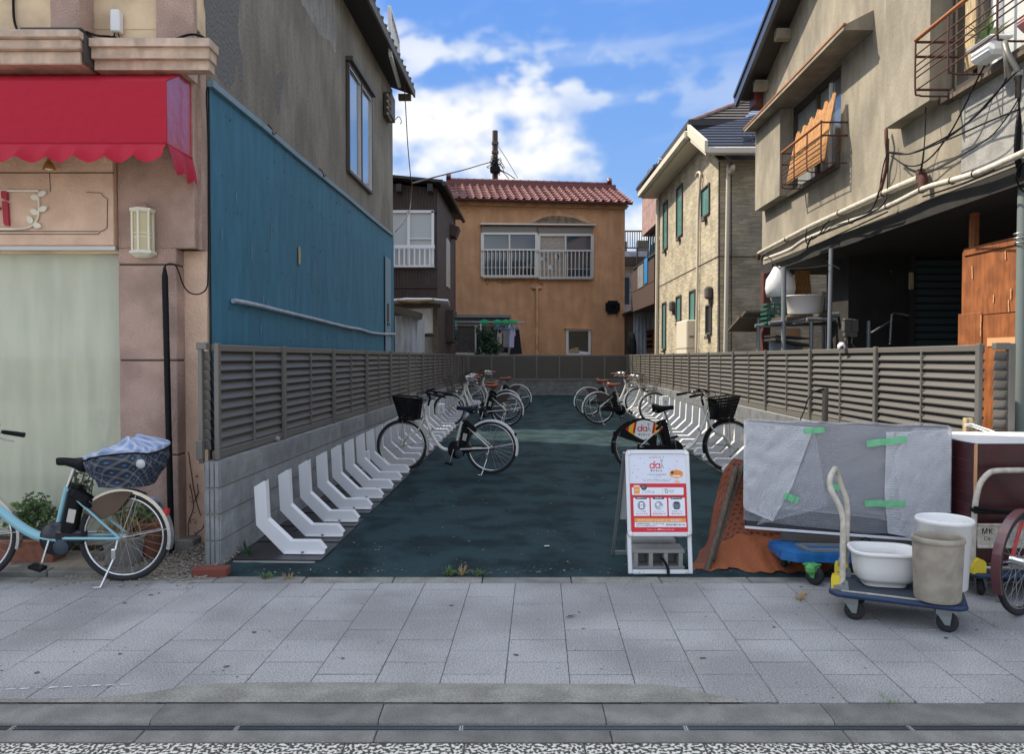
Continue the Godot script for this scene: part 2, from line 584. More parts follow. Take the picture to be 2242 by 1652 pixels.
	mat("red_letter",Color(0.40,0.012,0.04),0.45)
	mat("navy_seat",Color(0.018,0.022,0.04),0.4)
	mat("brown_seat",Color(0.22,0.06,0.03),0.45)
	mat("brown_guard",Color(0.05,0.036,0.032),0.6)
	mat("coat_guard",Color(0.105,0.068,0.045),0.7)
	mat("amber",Color(0.50,0.25,0.06),0.4)
	mat("navy",Color(0.012,0.032,0.085),0.5)
	mat("deck_grey",Color(0.055,0.075,0.10),0.85,{tex="grain",scale=4.0})
	mat("dolly_blue",Color(0.012,0.15,0.42),0.45,{tex="soft",scale=2.0})
	mat("wheel_green",Color(0.10,0.36,0.10),0.5)
	mat("tape",Color(0.16,0.56,0.26),0.4,{alpha=0.85})
	mat("yellow",Color(0.74,0.56,0.03),0.45)
	mat("hinge_grey",Color(0.24,0.26,0.26),0.5,{metal=0.4})
	mat("tube_beige",Color(0.60,0.55,0.45),0.4,{tex="soft",scale=3.0})
	mat("bin_beige",Color(0.37,0.325,0.255),0.6,{tex="soft",scale=1.5})
	mat("tub",Color(0.80,0.79,0.76),0.4)
	mat("water",Color(0.62,0.63,0.58),0.05,{spec=0.6})
	mat("cabinet",Color(0.058,0.010,0.012),0.35,{tex="soft",scale=1.2})
	mat("orange_streak",Color(0.60,0.325,0.165),0.95,{tex="faint",scale=1.0})
	mat("speck",Color(0.10,0.095,0.09),0.95)
	mat("net",Color(0.36,0.10,0.03),0.75,{tex="grain",scale=2.5,nrm="cloth_n",nstr=1.0})
	mat("bubble",Color(0.80,0.81,0.86),0.25,{alpha=0.19,coat=0.5})
	mat("bubble_dense",Color(0.82,0.83,0.86),0.25,{alpha=0.52,coat=0.6})
	mat("screen",Color(0.03,0.032,0.038),0.3)
	mat("crate_green",Color(0.012,0.10,0.07),0.6)
	mat("peach",Color(0.62,0.34,0.20),0.8)
	mat("hanger_blue",Color(0.02,0.27,0.50),0.5)
	mat("clip_green",Color(0.02,0.42,0.16),0.5)
	mat("lilac",Color(0.52,0.50,0.70),0.9,{nrm="cloth_n",scale=1.0})
	mat("print_cloth",Color(0.30,0.28,0.29),0.95,{tex="blot",scale=3.0})
	mat("sand_cloth",Color(0.52,0.45,0.36),0.95,{tex="blot",scale=4.0})
	mat("black_cloth",Color(0.018,0.018,0.025),0.95)
	mat("cyan_cloth",Color(0.02,0.20,0.48),0.9)
	mat("cinder",Color(0.40,0.395,0.375),0.95,{tex="grain",scale=4.0,nrm="rough_n"})
	mat("deck_plate",Color(0.030,0.028,0.030),0.35,{tex="soft",scale=1.5})
	mat("aluminium_white",Color(0.72,0.73,0.74),0.35,{metal=0.2})
	mat("lamp_glass",Color(0.58,0.50,0.28),0.3)
func sheet(s: SurfaceTool,x0: float,x1: float,d0: float,d1: float,y: float) -> void:
	quad(s,Vector3(x0,y,-d1),Vector3(x1,y,-d1),Vector3(x1,y,-d0),Vector3(x0,y,-d0))
func make_ground() -> void:
	var s:=S()
	org=Vector3.ZERO
	sheet(s,-250,250,-250,250,-0.075)
	var g:=done("ground",s,M.dirt,self)
	g.set_meta("kind","structure")
	var road:=structure("road")
	s=S()
	sheet(s,-40,40,-14,3.015,-0.018)
	done("road_bed",s,M.joint,road)
	s=S()
	box(s,Vector3.ZERO,Vector3(0.462,0.03,0.462),0.004)
	var slab:=mesh_of(s)
	for r in 2:
		for k in range(-7,8):
			place("slab",slab,M.terrazzo,road,Transform3D(Basis(Vector3.UP,0.0),Vector3(-0.42+0.468*k+0.234*r,-0.027+rng.randf()*0.001,-2.778+0.468*r)))
	s=S()
	sheet(s,-40,40,-14,2.075,-0.011)
	done("far_road_surface",s,M.terrazzo,road)
	var kerb:=structure("kerb")
	s=S()
	var prof:=PackedVector2Array([Vector2(0.16,-0.06),Vector2(0.16,0.002),Vector2(0.03,0.0),Vector2(0.012,-0.003),Vector2(0.004,-0.009),Vector2(0.0,-0.018),Vector2(0.0,-0.06)])
	prism(s,prof,Transform3D(Basis(Vector3(0,0,-1),Vector3.UP,Vector3.RIGHT),Vector3(-0.4695,0,0)),0.0,0.939)
	var stone_up:=mesh_of(s)
	s=S()
	box(s,Vector3(0,-0.035,0),Vector3(0.939,0.05,0.095),0.004)
	var stone_low:=mesh_of(s)
	for k in range(-6,7):
		var tilt:=Basis(Vector3.UP,rng.randf_range(-0.002,0.002))
		place("kerb_stone",stone_up,M["kerb%d" % posmod(k*2,3)],kerb,Transform3D(tilt,Vector3(-0.082+0.943*k,rng.randf_range(-0.002,0.001),-3.168)))
		place("gutter_stone",stone_low,M["kerb%d" % posmod(k*2+1,3)],kerb,Transform3D(tilt,Vector3(-0.075+0.943*k,rng.randf_range(-0.001,0.001),-3.066)))
	s=S()
	sheet(s,-40,40,3.0,3.34,-0.032)
	done("kerb_bed",s,M.joint,kerb)
	for k in range(-5,6):
		var d:=thing("drain_grate",["","steel drain grate, "][1]+["far left end, cut by the picture edge","left of the bicycle stand, below the light blue bicycle","below the brick and wall end","below the middle of the lot entrance","below the signboard","below the hand trolley","below the right corner"][clampi(k+3,0,6)],"grate",Vector3(-0.668+0.92*k,-0.018,-3.142),"steel grates along the gutter")
		s=S()
		for i in 4:
			box(s,d.position+Vector3(0,-0.004,-0.021+0.014*i),Vector3(0.908,0.012,0.006))
		done("bars",s,M.steel,d)
		for e in [-0.454,0.454]:
			s=S()
			box(s,d.position+Vector3(e,-0.006,0),Vector3(0.008,0.012,0.052))
			done("end_bar",s,M.aluminium,d)
		if k<-3 or k>3:
			d.free()
	var pave:=structure("pavement")
	s=S()
	sheet(s,-4.2,4.6,3.32,5.14,-0.0045)
	done("pavement_bed",s,M.joint,pave)
	s=S()
	sheet(s,-40,-4.2,3.32,5.14,0.0)
	sheet(s,4.6,40,3.32,5.14,0.0)
	done("pavement_surface",s,M.paver1,pave)
	s=S()
	box(s,Vector3.ZERO,Vector3(0.2945,0.03,1.0),0.0)
	var plain:=mesh_of(s)
	s=S()
	box(s,Vector3.ZERO,Vector3(0.2965,0.03,0.2925),0.002)
	var paver:=mesh_of(s)
	for k in range(-14,15):
		var first:=4.844 if posmod(k,2)==1 else 4.694
		for r in range(-2,7):
			var d1:=minf(first-0.3*r+0.3,5.135)
			var d0:=maxf(first-0.3*r,3.335)
			if d1-d0<0.03:
				continue
			var dm:=(d0+d1)*0.5
			var len:=(d1-d0)/0.3
			var x:=-0.157+0.035*dm+0.3*k+0.15
			if absf(x)>4.3:
				continue
			var b:=Basis(Vector3(1,rng.randf_range(-0.003,0.003),0),Vector3.UP,Vector3(-0.035,rng.randf_range(-0.003,0.003),1)*len)
			place("paver",paver,M["paver%d" % rng.randi_range(0,3)],pave,Transform3D(b,Vector3(x,-0.015+rng.randf_range(-0.0012,0.0012),-dm)))
	s=S()
	var m:=[]
	for p in [[-60,1549.5],[0,1541],[210,1539],[330,1526],[405,1512],[480,1506],[600,1503.5],[820,1504],[1010,1506],[1200,1507],[1430,1507.5],[1475,1512],[1530,1524],[1590,1538],[1635,1549.5]]:
		var dep: float=2550.0/(p[1]-784.0)
		m.append(Vector3(at(p[0],p[1],dep).x,0.0,-dep))
	for i in m.size()-1:
		for j in 3:
			var a0: Vector3=m[i].lerp(Vector3(m[i].x,0,-3.325),j/3.0)
			var a1: Vector3=m[i+1].lerp(Vector3(m[i+1].x,0,-3.325),j/3.0)
			var b0: Vector3=m[i].lerp(Vector3(m[i].x,0,-3.325),(j+1)/3.0)
			var b1: Vector3=m[i+1].lerp(Vector3(m[i+1].x,0,-3.325),(j+1)/3.0)
			var up:=Vector3(0,0.004,0)
			var hi:=Vector3(0,0.009,0)
			quad(s,a0+(up if j==0 else hi),a1+(up if j==0 else hi),b1+hi,b0+hi)
	var mo:=done("mortar_strip",s,M.mortar,self)
	mo.set_meta("kind","structure")
	s=S()
	for i in 9:
		var x0:=lerpf(11,292,i/9.0+0.01)
		var x1:=lerpf(11,292,(i+0.75)/9.0)
		var d0:=2550.0/(lerpf(1519,1507,i/9.0)-784.0)
		var p0:=at(x0,1519,d0)
		var p1:=at(x1,1519,d0+0.006)
		var w:=0.005+0.003*sin(i*2.3)
		quad(s,Vector3(p0.x,0.0035,p0.z-w),Vector3(p1.x,0.0035,p1.z-w*0.7),Vector3(p1.x,0.0035,p1.z+w*0.6),Vector3(p0.x,0.0035,p0.z+w))
	var scrape:=done("pavement_marking",s,M.mortar_pale,self)
	scrape.set_meta("kind","structure")
	var edge:=structure("lot_edging_kerb")
	s=S()
	box(s,Vector3.ZERO,Vector3(0.594,0.10,0.125),0.006)
	var e_mesh:=mesh_of(s)
	for k in range(-8,9):
		place("edging_stone",e_mesh,M["kerb2"] if posmod(k,3)==0 else M["mortar"],edge,Transform3D(Basis(Vector3.UP,rng.randf_range(-0.004,0.004)),Vector3(0.10+0.6*k,-0.045+rng.randf_range(-0.003,0.003),-5.203)))
func make_lot() -> void:
	var n:=FastNoiseLite.new()
	n.frequency=0.8
	n.fractal_octaves=3
	n.seed=3
	var lot:=structure("lot_ground")
	for part in 2:
		var s:=S()
		s.set_smooth_group(0)
		var z0: float=[5.27,12.75][part]
		var z1: float=[13.2,25.6][part]
		var rows:=int((z1-z0)/0.16)
		var pts:=[]
		for j in rows+1:
			var row:=[]
			var d:=lerpf(z0,z1,float(j)/rows)
			for i in 49:
				var x:=lerpf(left_x(d)+0.06,right_x(d)-0.04,i/48.0)
				var y:=lot_y(d)+0.004+0.011*n.get_noise_2d(x*2.2,d)+0.006*n.get_noise_2d(x*9.0,d*2.0+50.0)+0.016*pow(1.0-absf(n.get_noise_2d(x*1.3+d*0.4+20.0,d*0.5-x*0.5)),14.0)
				if part==1:
					y+=0.007
				var dd:=d
				if part==0 and j==0:
					dd+=0.012*n.get_noise_1d(x*5.0)
					y=-0.004
				if part==1 and j==0:
					dd+=0.06*n.get_noise_1d(x*2.0)
					y-=0.004
				row.append(Vector3(x,y,-dd))
			pts.append(row)
		for j in rows:
			for i in 48:
				quad(s,pts[j][i],pts[j+1][i],pts[j+1][i+1],pts[j][i+1])
		done(["ground_sheet","rear_ground_sheet"][part],s,M.sheet,lot)
func block_mesh(length: float) -> ArrayMesh:
	var s:=S()
	var keep:=org
	org=Vector3.ZERO
	var h:=0.091
	var n:=maxi(3,int(length/0.0245))
	box(s,Vector3(0,0,-0.006),Vector3(length,h*2,0.108),0.0)
	var w:=length/n
	for i in n:
		var x0:=-length*0.5+w*i+w*0.12
		var x1:=x0+w*0.76
		var a:=Vector3(x0,-h,0.047)
		var b:=Vector3(x1,-h,0.047)
		var c:=Vector3(x1-w*0.14,-h+0.004,0.056)
		var d:=Vector3(x0+w*0.14,-h+0.004,0.056)
		var u:=Vector3(0,h*2,0)
		var u2:=Vector3(0,h*2-0.008,0)
		quad(s,a,d,d+u2,a+u)
		quad(s,d,c,c+u2,d+u2)
		quad(s,c,b,b+u,c+u2)
		tri(s,a+u,d+u2,c+u2)
	var m:=mesh_of(s)
	org=keep
	return m
func block_wall(called: String,label: String,a: Vector3,b: Vector3,turn_face: float,end_ribs: bool) -> void:
	var o:=thing(called,label,"wall",a)
	var f:=(b-a).normalized()
	var len:=(b-a).length()
	var side:=f.cross(Vector3.UP)*turn_face
	var bas:=Basis(f if turn_face<0 else -f,Vector3.UP,side)
	if bas.determinant()<0:
		bas=Basis(-bas.x,bas.y,bas.z)
	var whole:=block_mesh(0.392)
	var half:=block_mesh(0.192)
	for c in 4:
		var pos:=0.0
		var k:=0
		var short:=c % 2==1
		while pos<len-0.05:
			var l:=0.2 if (short and k==0) else 0.4
			var p:=a+f*(pos+l*0.5)+Vector3(0,0.093+0.19*c,0)+side*rng.randf_range(-0.0012,0.0012)
			place("block",half if l<0.3 else whole,M["block%d" % [0,0,2,0,1][rng.randi_range(0,4)]],o,Transform3D(bas,p))
			pos+=l
			k+=1
	var s:=S()
	span(s,a+f*0.004+Vector3(0,0.375,0)-side*0.006,b+Vector3(0,0.375,0)-side*0.006,0.096,0.755)
	done("mortar_core",s,M.mortar,o)
	if end_ribs:
		s=S()
		for c in 4:
			for i in 3:
				var p:=a+side*(-0.034+0.034*i)+Vector3(0,0.093+0.19*c,0)-f*0.004
				box(s,p,Vector3(0.027,0.178,0.012),0.003,Basis(side,Vector3.UP,-f))
		done("end_ribs",s,M.block0,o)
func louver_fence(called: String,label: String,pts: Array,inward: Vector3,stiles: int,open:=false) -> void:
	var o:=thing(called,label,"fence",pts[0])
	var s:=S()
	var keep:=org
	org=Vector3.ZERO
	box(s,Vector3(0,0.4245,0),Vector3(0.05,0.849,0.035),0.004)
	var post:=mesh_of(s)
	s=S()
	box(s,Vector3(0,0.425,0),Vector3(0.022,0.76,0.012),0.002)
	var stile:=mesh_of(s)
	s=S()
	var prof:=PackedVector2Array([Vector2(0.030,-0.006),Vector2(0.033,0.004),Vector2(0.012,0.036),Vector2(-0.010,0.080),Vector2(-0.013,0.080),Vector2(0.006,0.036),Vector2(0.027,0.004)])
	prism(s,prof,Transform3D(Basis(Vector3(0,0,1),Vector3.UP,Vector3(-1,0,0)),Vector3.ZERO),-0.5,0.5)
	if open:
		s=S()
		box(s,Vector3(0,0.034,0.012),Vector3(1.0,0.042,0.016))
	var blade:=mesh_of(s)
	org=keep
	for i in pts.size():
		var dir: Vector3=(pts[mini(i+1,pts.size()-1)]-pts[maxi(i-1,0)]).normalized()
		var face:=dir.cross(Vector3.UP)
		if face.dot(inward)<0:
			face=-face
		var right:=Vector3.UP.cross(face)
		place("post",post,M.fence,o,Transform3D(Basis(right,Vector3.UP,face),pts[i]+face*0.028))
		if i==pts.size()-1:
			break
		var p: Vector3=pts[i]
		var q: Vector3=pts[i+1]
		var len:=(q-p).length()
		var f:=(q-p)/len
		face=f.cross(Vector3.UP)
		if face.dot(inward)<0:
			face=-face
		right=Vector3.UP.cross(face)
		for k in 10:
			place("slat",blade,M.fence_slat,o,Transform3D(Basis(right*(len-0.03),Vector3.UP,face),(p+q)*0.5+Vector3(0,0.078+0.0715*k,0)-face*0.012))
		for k in stiles:
			place("stile",stile,M.fence,o,Transform3D(Basis(right,Vector3.UP,face),p.lerp(q,(k+1.0)/(stiles+1.0))+face*0.023))
		if open:
			s=S()
			span(s,p+Vector3(0,0.425,0)-face*0.02,q+Vector3(0,0.425,0)-face*0.02,0.004,0.76)
			done("backing",s,M.bronze,o)
		for e in [0.035,0.815]:
			s=S()
			span(s,p+Vector3(0,e,0)+f*0.012,q+Vector3(0,e,0)-f*0.012,0.042,0.06 if e<0.1 else 0.05,Vector3.UP,0.004)
			done("rail",s,M.fence,o)
func make_walls_and_fences() -> void:
	var l0:=Vector3(left_x(5.53)+0.023,0,-5.536)
	var l1:=Vector3(left_x(25.6)+0.023,0,-25.6)
	block_wall("block_wall","long grey ribbed block wall at the foot of the blue tin wall",l0,l1,1.0,true)
	var r0:=Vector3(right_x(5.66)-0.023,0,-5.66)
	var r1:=Vector3(right_x(25.6)-0.023,0,-25.6)
	block_wall("block_wall","grey ribbed block wall behind the bubble-wrapped panel, along the gravel-coloured house",r0,r1,-1.0,true)
	block_wall("block_wall","short grey ribbed block wall closing the rear end of the lot",Vector3(left_x(25.6)+0.1,0,-25.62),Vector3(right_x(25.6)-0.1,0,-25.62),1.0,false)
	var p:=[]
	for d in [5.63,7.10,8.83,10.53,12.23,13.93,15.63,17.33,19.03,20.73,22.43,24.13,25.52]:
		p.append(Vector3(left_x(d),0.757,-d))
	louver_fence("louver_fence","brown louver fence on the left block wall, below the blue tin wall",p,Vector3.RIGHT,1)
	var s:=S()
	org=Vector3.ZERO
	box(s,Vector3(left_x(5.6)-0.068,1.17,-5.575),Vector3(0.03,0.86,0.045),0.004)
	box(s,Vector3(left_x(5.6)-0.068,0.84,-5.55),Vector3(0.045,0.14,0.06),0.006)
	box(s,Vector3(left_x(5.6)-0.055,1.585,-5.57),Vector3(0.075,0.05,0.05),0.004)
	for k in 10:
		box(s,Vector3(left_x(5.6)-0.035,0.87+0.0715*k,-5.60),Vector3(0.045,0.07,0.01),0.0,Basis(Vector3.RIGHT,0.35))
	var ret:=done("fence_end_return",s,M.fence,get_node("louver_fence"))
	ret.position=-get_node("louver_fence").position
	p=[]
	for d in [5.775,7.48,9.2,10.9,12.62,14.33,16.03,17.73,19.43,21.13,22.83,24.53,25.52]:
		p.append(Vector3(right_x(d),0.757,-d))
	louver_fence("louver_fence","sunlit brown louver fence on the right block wall, behind the bubble-wrapped panel",p,Vector3.LEFT,1)
	s=S()
	org=Vector3.ZERO
	var e:=right_x(5.6)
	box(s,Vector3(e+0.135,1.17,-5.66),Vector3(0.05,0.87,0.045),0.004)
	box(s,Vector3(e+0.065,1.585,-5.66),Vector3(0.11,0.05,0.05),0.004)
	box(s,Vector3(e+0.065,0.80,-5.66),Vector3(0.11,0.05,0.04),0.004)
	for k in 10:
		box(s,Vector3(e+0.065,0.87+0.0715*k,-5.67),Vector3(0.09,0.075,0.008),0.0,Basis(Vector3.RIGHT,0.4))
	var ret2:=done("fence_end_return",s,M.fence,get_node("louver_fence_001"))
	ret2.position=-get_node("louver_fence_001").position
	p=[]
	for i in 8:
		p.append(Vector3(lerpf(left_x(25.5)+0.06,right_x(25.5)-0.06,i/7.0),0.757,-25.55))
	louver_fence("louver_fence","brown louver fence across the rear of the lot, in front of the orange house",p,Vector3(0,0,1),0,true)
func slab(s: SurfaceTool,x0: float,x1: float,y0: float,y1: float,d0: float,d1: float,bevel:=0.0) -> void:
	box(s,Vector3((x0+x1)*0.5,(y0+y1)*0.5,-(d0+d1)*0.5),Vector3(x1-x0,y1-y0,d1-d0),bevel)
func make_shop() -> void:
	var o:=thing("shop","pink rendered corner shop with a red awning, left of the bicycle lot","shop",Vector3(-3.0,0,-5.95))
	var s:=S()
	slab(s,-9.5,-2.75,-0.06,11.0,6.13,7.9)
	slab(s,-9.5,-2.392,4.0,11.0,5.97,6.13)
	slab(s,-9.5,-2.60,2.30,4.0,5.975,6.13)
	done("upper_wall",s,M.cream,o)
	s=S()
	slab(s,-2.99,-2.392,-0.06,2.335,6.10,6.45)
	done("recessed_wall",s,M.pink_smooth,o)
	var ys:=[-0.06,0.752,1.480,2.212,2.335]
	for i in 4:
		s=S()
		slab(s,-3.007,-2.565,ys[i]+0.006,ys[i+1]-(0.006 if i<3 else -0.001),5.95,6.10,0.006)
		done("pillar_block",s,M.pink,o)
	s=S()
	slab(s,-3.002,-2.57,-0.05,2.3,5.96,6.09)
	done("pillar_joint",s,M.groove,o)
	s=S()
	slab(s,-3.007,-2.42,2.337,3.60,5.95,6.10,0.006)
	slab(s,-2.60,-2.392,2.337,4.0,6.02,6.13)
	done("pillar_head",s,M.pink,o)
	s=S()
	slab(s,-3.02,-2.45,-0.06,0.10,5.93,6.10,0.01)
	done("plinth",s,M.mortar,o)
	s=S()
	slab(s,-3.385,-3.175,3.78,11.0,5.754,5.97,0.006)
	done("pilaster",s,M.pink,o)
	s=S()
	slab(s,-2.675,-2.393,3.76,11.0,5.90,5.97,0.006)
	done("pilaster",s,M.pink,o)
	s=S()
	for e in [[-3.02,-2.393,5.97],[-2.393,-2.16,5.775]]:
		slab(s,e[0],e[1],3.727,3.785,5.60,e[2])
		slab(s,e[0],minf(e[1],-2.175),3.652,3.7265,5.632,e[2])
		slab(s,e[0],minf(e[1],-2.19),3.585,3.6515,5.675,e[2])
	done("cornice",s,M.cornice,o)
	s=S()
	slab(s,-9.5,-3.035,3.752,3.805,5.50,5.97,0.006)
	slab(s,-9.5,-3.05,3.684,3.7515,5.535,5.97,0.008)
	slab(s,-9.5,-3.065,3.59,3.6835,5.58,5.97,0.008)
	done("cornice",s,M.cornice,o)
	s=S()
	slab(s,-3.0335,-3.031,3.60,3.80,5.56,5.96)
	done("sooty_end",s,M.soot,o)
	s=S()
	slab(s,-3.46,-3.06,3.806,3.826,5.515,5.75,0.006)
	slab(s,-3.40,-3.05,3.8265,3.845,5.56,5.75,0.006)
	done("sooty_capping",s,M.soot,o)
	s=S()
	slab(s,-3.24,-2.405,3.70,3.728,5.72,5.95,0.004)
	done("awning_trim",s,M.cream_paint,o)
	s=S()
	slab(s,-9.5,-3.012,2.352,3.2,5.90,5.974,0.004)
	done("fascia",s,M.pink_smooth,o)
	s=S()
	var f:=5.897
	var b:=[[-40,513],[216,513],[221,507],[229,504],[235,499],[236,436],[228,431],[222,423],[190,421]]
	for i in b.size()-1:
		span(s,at(b[i][0],b[i][1],f),at(b[i+1][0],b[i+1][1],f),0.004,0.004,Vector3(0,0,1))
	span(s,at(-40,507,f),at(217,507,f),0.004,0.004,Vector3(0,0,1))
	span(s,at(-60,379,f),at(250,379,f),0.006,0.006,Vector3(0,0,1))
	span(s,at(109,379,f),at(111,420,f),0.003,0.004,Vector3(0,0,1))
	done("engraved_border",s,M.groove,o)
	s=S()
	slab(s,-9.5,-3.01,2.318,2.350,5.915,5.99)
	done("window_head",s,M.aluminium,o)
	s=S()
	slab(s,-9.4,-3.02,0.16,2.317,6.000,6.006)
	var w:=done("window",s,M.glass,o)
	s=S()
	s.set_smooth_group(0)
	for i in 200:
		var x0:=-9.4+0.032*i
		var z0:=-6.062+0.006*sin(i*1.1)+0.004*sin(i*0.37)
		var z1:=-6.062+0.006*sin((i+1)*1.1)+0.004*sin((i+1)*0.37)
		if x0>-3.05:
			break
		quad(s,Vector3(x0,2.3,z0),Vector3(x0+0.032,2.3,z1),Vector3(x0+0.032,0.14,z1),Vector3(x0,0.14,z0))
	done("curtain",s,M.curtain,w)
	s=S()
	slab(s,-9.5,-3.008,0.05,0.16,5.96,6.08,0.005)
	done("window_sill",s,M.aluminium,o)
	var g:=thing("shop_sign","end of a red shop name letter in a pale leafy frame on the peach fascia","sign",at(45,460,5.89))
	s=S()
	var letter:=[]
	for poly in [[[4,419],[14,418.5],[18,422],[18.5,438.5],[12,438],[5,434]],[[6,441],[14,441],[19,445],[21.5,494.5],[13,494.5],[10,490]],[[-9,452],[-3,453],[3,456],[-3,461],[-9,464]]]:
		var pp:=PackedVector2Array()
		for q in poly:
			var v:=at(q[0],q[1],5.885)
			pp.append(Vector2(v.x,v.y))
		prism(s,pp,Transform3D(Basis(),Vector3(0,0,-5.895)),0.0,0.02)
	done("letter",s,M.red_letter,g)
	s=S()
	span(s,at(-60,418,5.885),at(86,419,5.885),0.014,0.012,Vector3(0,0,1))
	span(s,at(-60,502,5.885),at(31,502,5.885),0.014,0.012,Vector3(0,0,1))
	var stem:=smooth_path([at(31,502,5.885),at(55,500,5.885),at(68,496,5.885),at(78,487,5.885),at(84,474,5.885),at(86,455,5.885),at(85,432,5.885)],4)
	tube(s,stem,0.008,6)
	done("frame",s,M.cream_paint,g)
	for q in [[78,433,3.0],[93,425,0.5],[77,465,2.7],[95,458,0.5],[67,482,2.2],[82,494,-0.3]]:
		s=S()
		var pl:=PackedVector2Array()
		for k in 12:
			var a:=TAU*k/12.0
			var rr:=0.030*(1.0 if k != 0 else 1.25)
			pl.append(Vector2(cos(a)*rr,sin(a)*rr*0.72).rotated(q[2]))
		prism(s,pl,Transform3D(Basis(),at(q[0],q[1],5.885)),-0.006,0.008)
		done("leaf",s,M.cream_paint,g)
	make_awning()
	make_wall_lantern()
	s=S()
	var lamp:=thing("eaves_lamp","small amber lamp shade hanging under the red awning","lamp",at(108,352,5.82))
	lathe(s,Transform3D(Basis(),at(108,372,5.82)),[Vector2(0.046,0.0),Vector2(0.040,0.02),Vector2(0.028,0.05),Vector2(0.014,0.062),Vector2(0.012,0.09)],14)
	done("lamp_shade",s,M.amber,lamp)
	s=S()
	lathe(s,Transform3D(Basis(),at(108,373,5.82)),[Vector2(0.0,-0.004),Vector2(0.026,0.004),Vector2(0.03,0.03)],12)
	done("bulb",s,M.cream_paint,lamp)
	var bx:=thing("junction_box","slim white box with black cables on the cream upper wall above the awning","box",at(257,72,5.93))
	s=S()
	box(s,at(256,48,5.925),Vector3(0.072,0.165,0.07),0.008)
	done("housing",s,M.white,bx)
	s=S()
	tube(s,[at(251,70,5.93),at(251,84,5.93),at(256,89,5.93)],0.005,6)
	tube(s,[at(259,70,5.93),at(261,80,5.93),at(265,88,5.90)],0.003,6)
	lathe(s,Transform3D(Basis(Vector3.RIGHT,PI/2),at(251,84,5.92)),[Vector2(0.0,-0.01),Vector2(0.018,-0.01),Vector2(0.018,0.012),Vector2(0.0,0.012)],12)
	done("tail",s,M.black,bx)
	for c in [["black cable hanging down the cream wall at the top left corner of the shop",[[30,-40,5.95],[30,20,5.95],[32,45,5.95],[36,60,5.94],[42,73,5.9]],0.009],["black cable lying from the sooty ledge to the white junction box",[[190,70,5.62],[205,76,5.70],[222,79,5.86],[240,80,5.92],[251,84,5.92]],0.009],["black cable curving over the right end of the shop cornice",[[352,90,5.80],[372,89,5.80],[392,83,5.82],[415,76,5.85],[435,77,5.87],[450,85,5.85],[458,93,5.78]],0.009]]:
		var pts:=[]
		for q in c[1]:
			pts.append(at(q[0],q[1],q[2]))
		s=S()
		org=Vector3.ZERO
		tube(s,smooth_path(pts,4),c[2],6)
		single("cable",s,M.black,c[0],"cable")
	var p:=thing("cable_guard","tall black cable guard tube leaning on the pink pillar","pipe",at(376,1222,5.86))
	s=S()
	tube(s,[at(376.5,1224,5.86),at(361.5,606,5.86)],0.0225,12)
	tube(s,[at(361.5,606,5.86),at(361,584,5.86)],[0.0225,0.008],12)
	done("tube",s,M.black,p)
	s=S()
	var lp:=[]
	for q in [[361,586,5.86],[365,580,5.86],[374,578,5.87],[385,582,5.9],[393,600,5.95],[402,625,6.0],[414,640,6.02],[430,645,6.02],[444,641,6.02],[453,630,6.0],[456,600,6.0],[457,450,6.0],[456,300,6.0],[452,210,6.0],[456,190,6.0]]:
		lp.append(at(q[0],q[1],q[2]))
	tube(s,smooth_path(lp,4),0.0055,6)
	done("cable",s,M.black,p)
func make_awning() -> void:
	var o:=thing("awning","red box awning with a scalloped valance over the shop window","awning",at(425,355,5.9))
	var xr:=-2.436
	var xl:=-9.5
	var tb:=3.684
	var s:=S()
	var n:=40
	var prof:=[Vector2(5.95,3.684),Vector2(5.514,3.449),Vector2(5.512,3.011)]
	s.set_smooth_group(-1)
	for j in 2:
		for i in n:
			var a:=lerpf(xl,xr,float(i)/n)
			var b:=lerpf(xl,xr,float(i+1)/n)
			var p: Vector2=prof[j]
			var q: Vector2=prof[j+1]
			for k in 4:
				var u:=p.lerp(q,k/4.0)
				var v:=p.lerp(q,(k+1)/4.0)
				quad(s,Vector3(a,u.y,-u.x),Vector3(b,u.y,-u.x),Vector3(b,v.y,-v.x),Vector3(a,v.y,-v.x))
	done("canvas",s,M.awning,o)
	s=S()
	quad(s,Vector3(xr,3.684,-5.95),Vector3(xr,3.449,-5.514),Vector3(xr,3.011,-5.512),Vector3(xr,3.015,-5.95))
	done("end_panel",s,M.awning_gloss,o)
	s=S()
	tube(s,[Vector3(xl,3.012,-5.516),Vector3(xr,3.012,-5.516),Vector3(xr,3.017,-5.95)],0.009,6)
	tube(s,[Vector3(xr,3.012,-5.516),Vector3(xr,3.449,-5.516),Vector3(xr,3.684,-5.95)],0.006,6)
	done("piping",s,M.awning,o)
	for side in 2:
		s=S()
		s.set_smooth_group(0)
		var length:=(xr-xl) if side==0 else 0.43
		var m:=int(length/0.0128)
		for i in m:
			var row:=[]
			for e in 2:
				var t:=length*(i+e)/m
				var ph:=(t if side==0 else t+0.03)/0.204
				var cut:=2.918-0.050*pow(absf(sin(ph*PI)),0.6)
				if side==1:
					cut-=0.05+0.03*t/0.43
				for k in 5:
					var h:=k/4.0
					var y:=lerpf(3.005,cut,h)
					var out:=0.012+0.045*sin(h*1.6)+0.016*h*sin(ph*TAU*1.0+0.7)+0.012*h*sin(t*13.0)
					if side==0:
						row.append(Vector3(xr-t,y,-5.516+out))
					else:
						row.append(Vector3(xr+out*0.7,y,-5.516-t))
			for k in 4:
				quad(s,row[k],row[k+5],row[k+6],row[k+1])
		done("valance",s,M.awning,o)
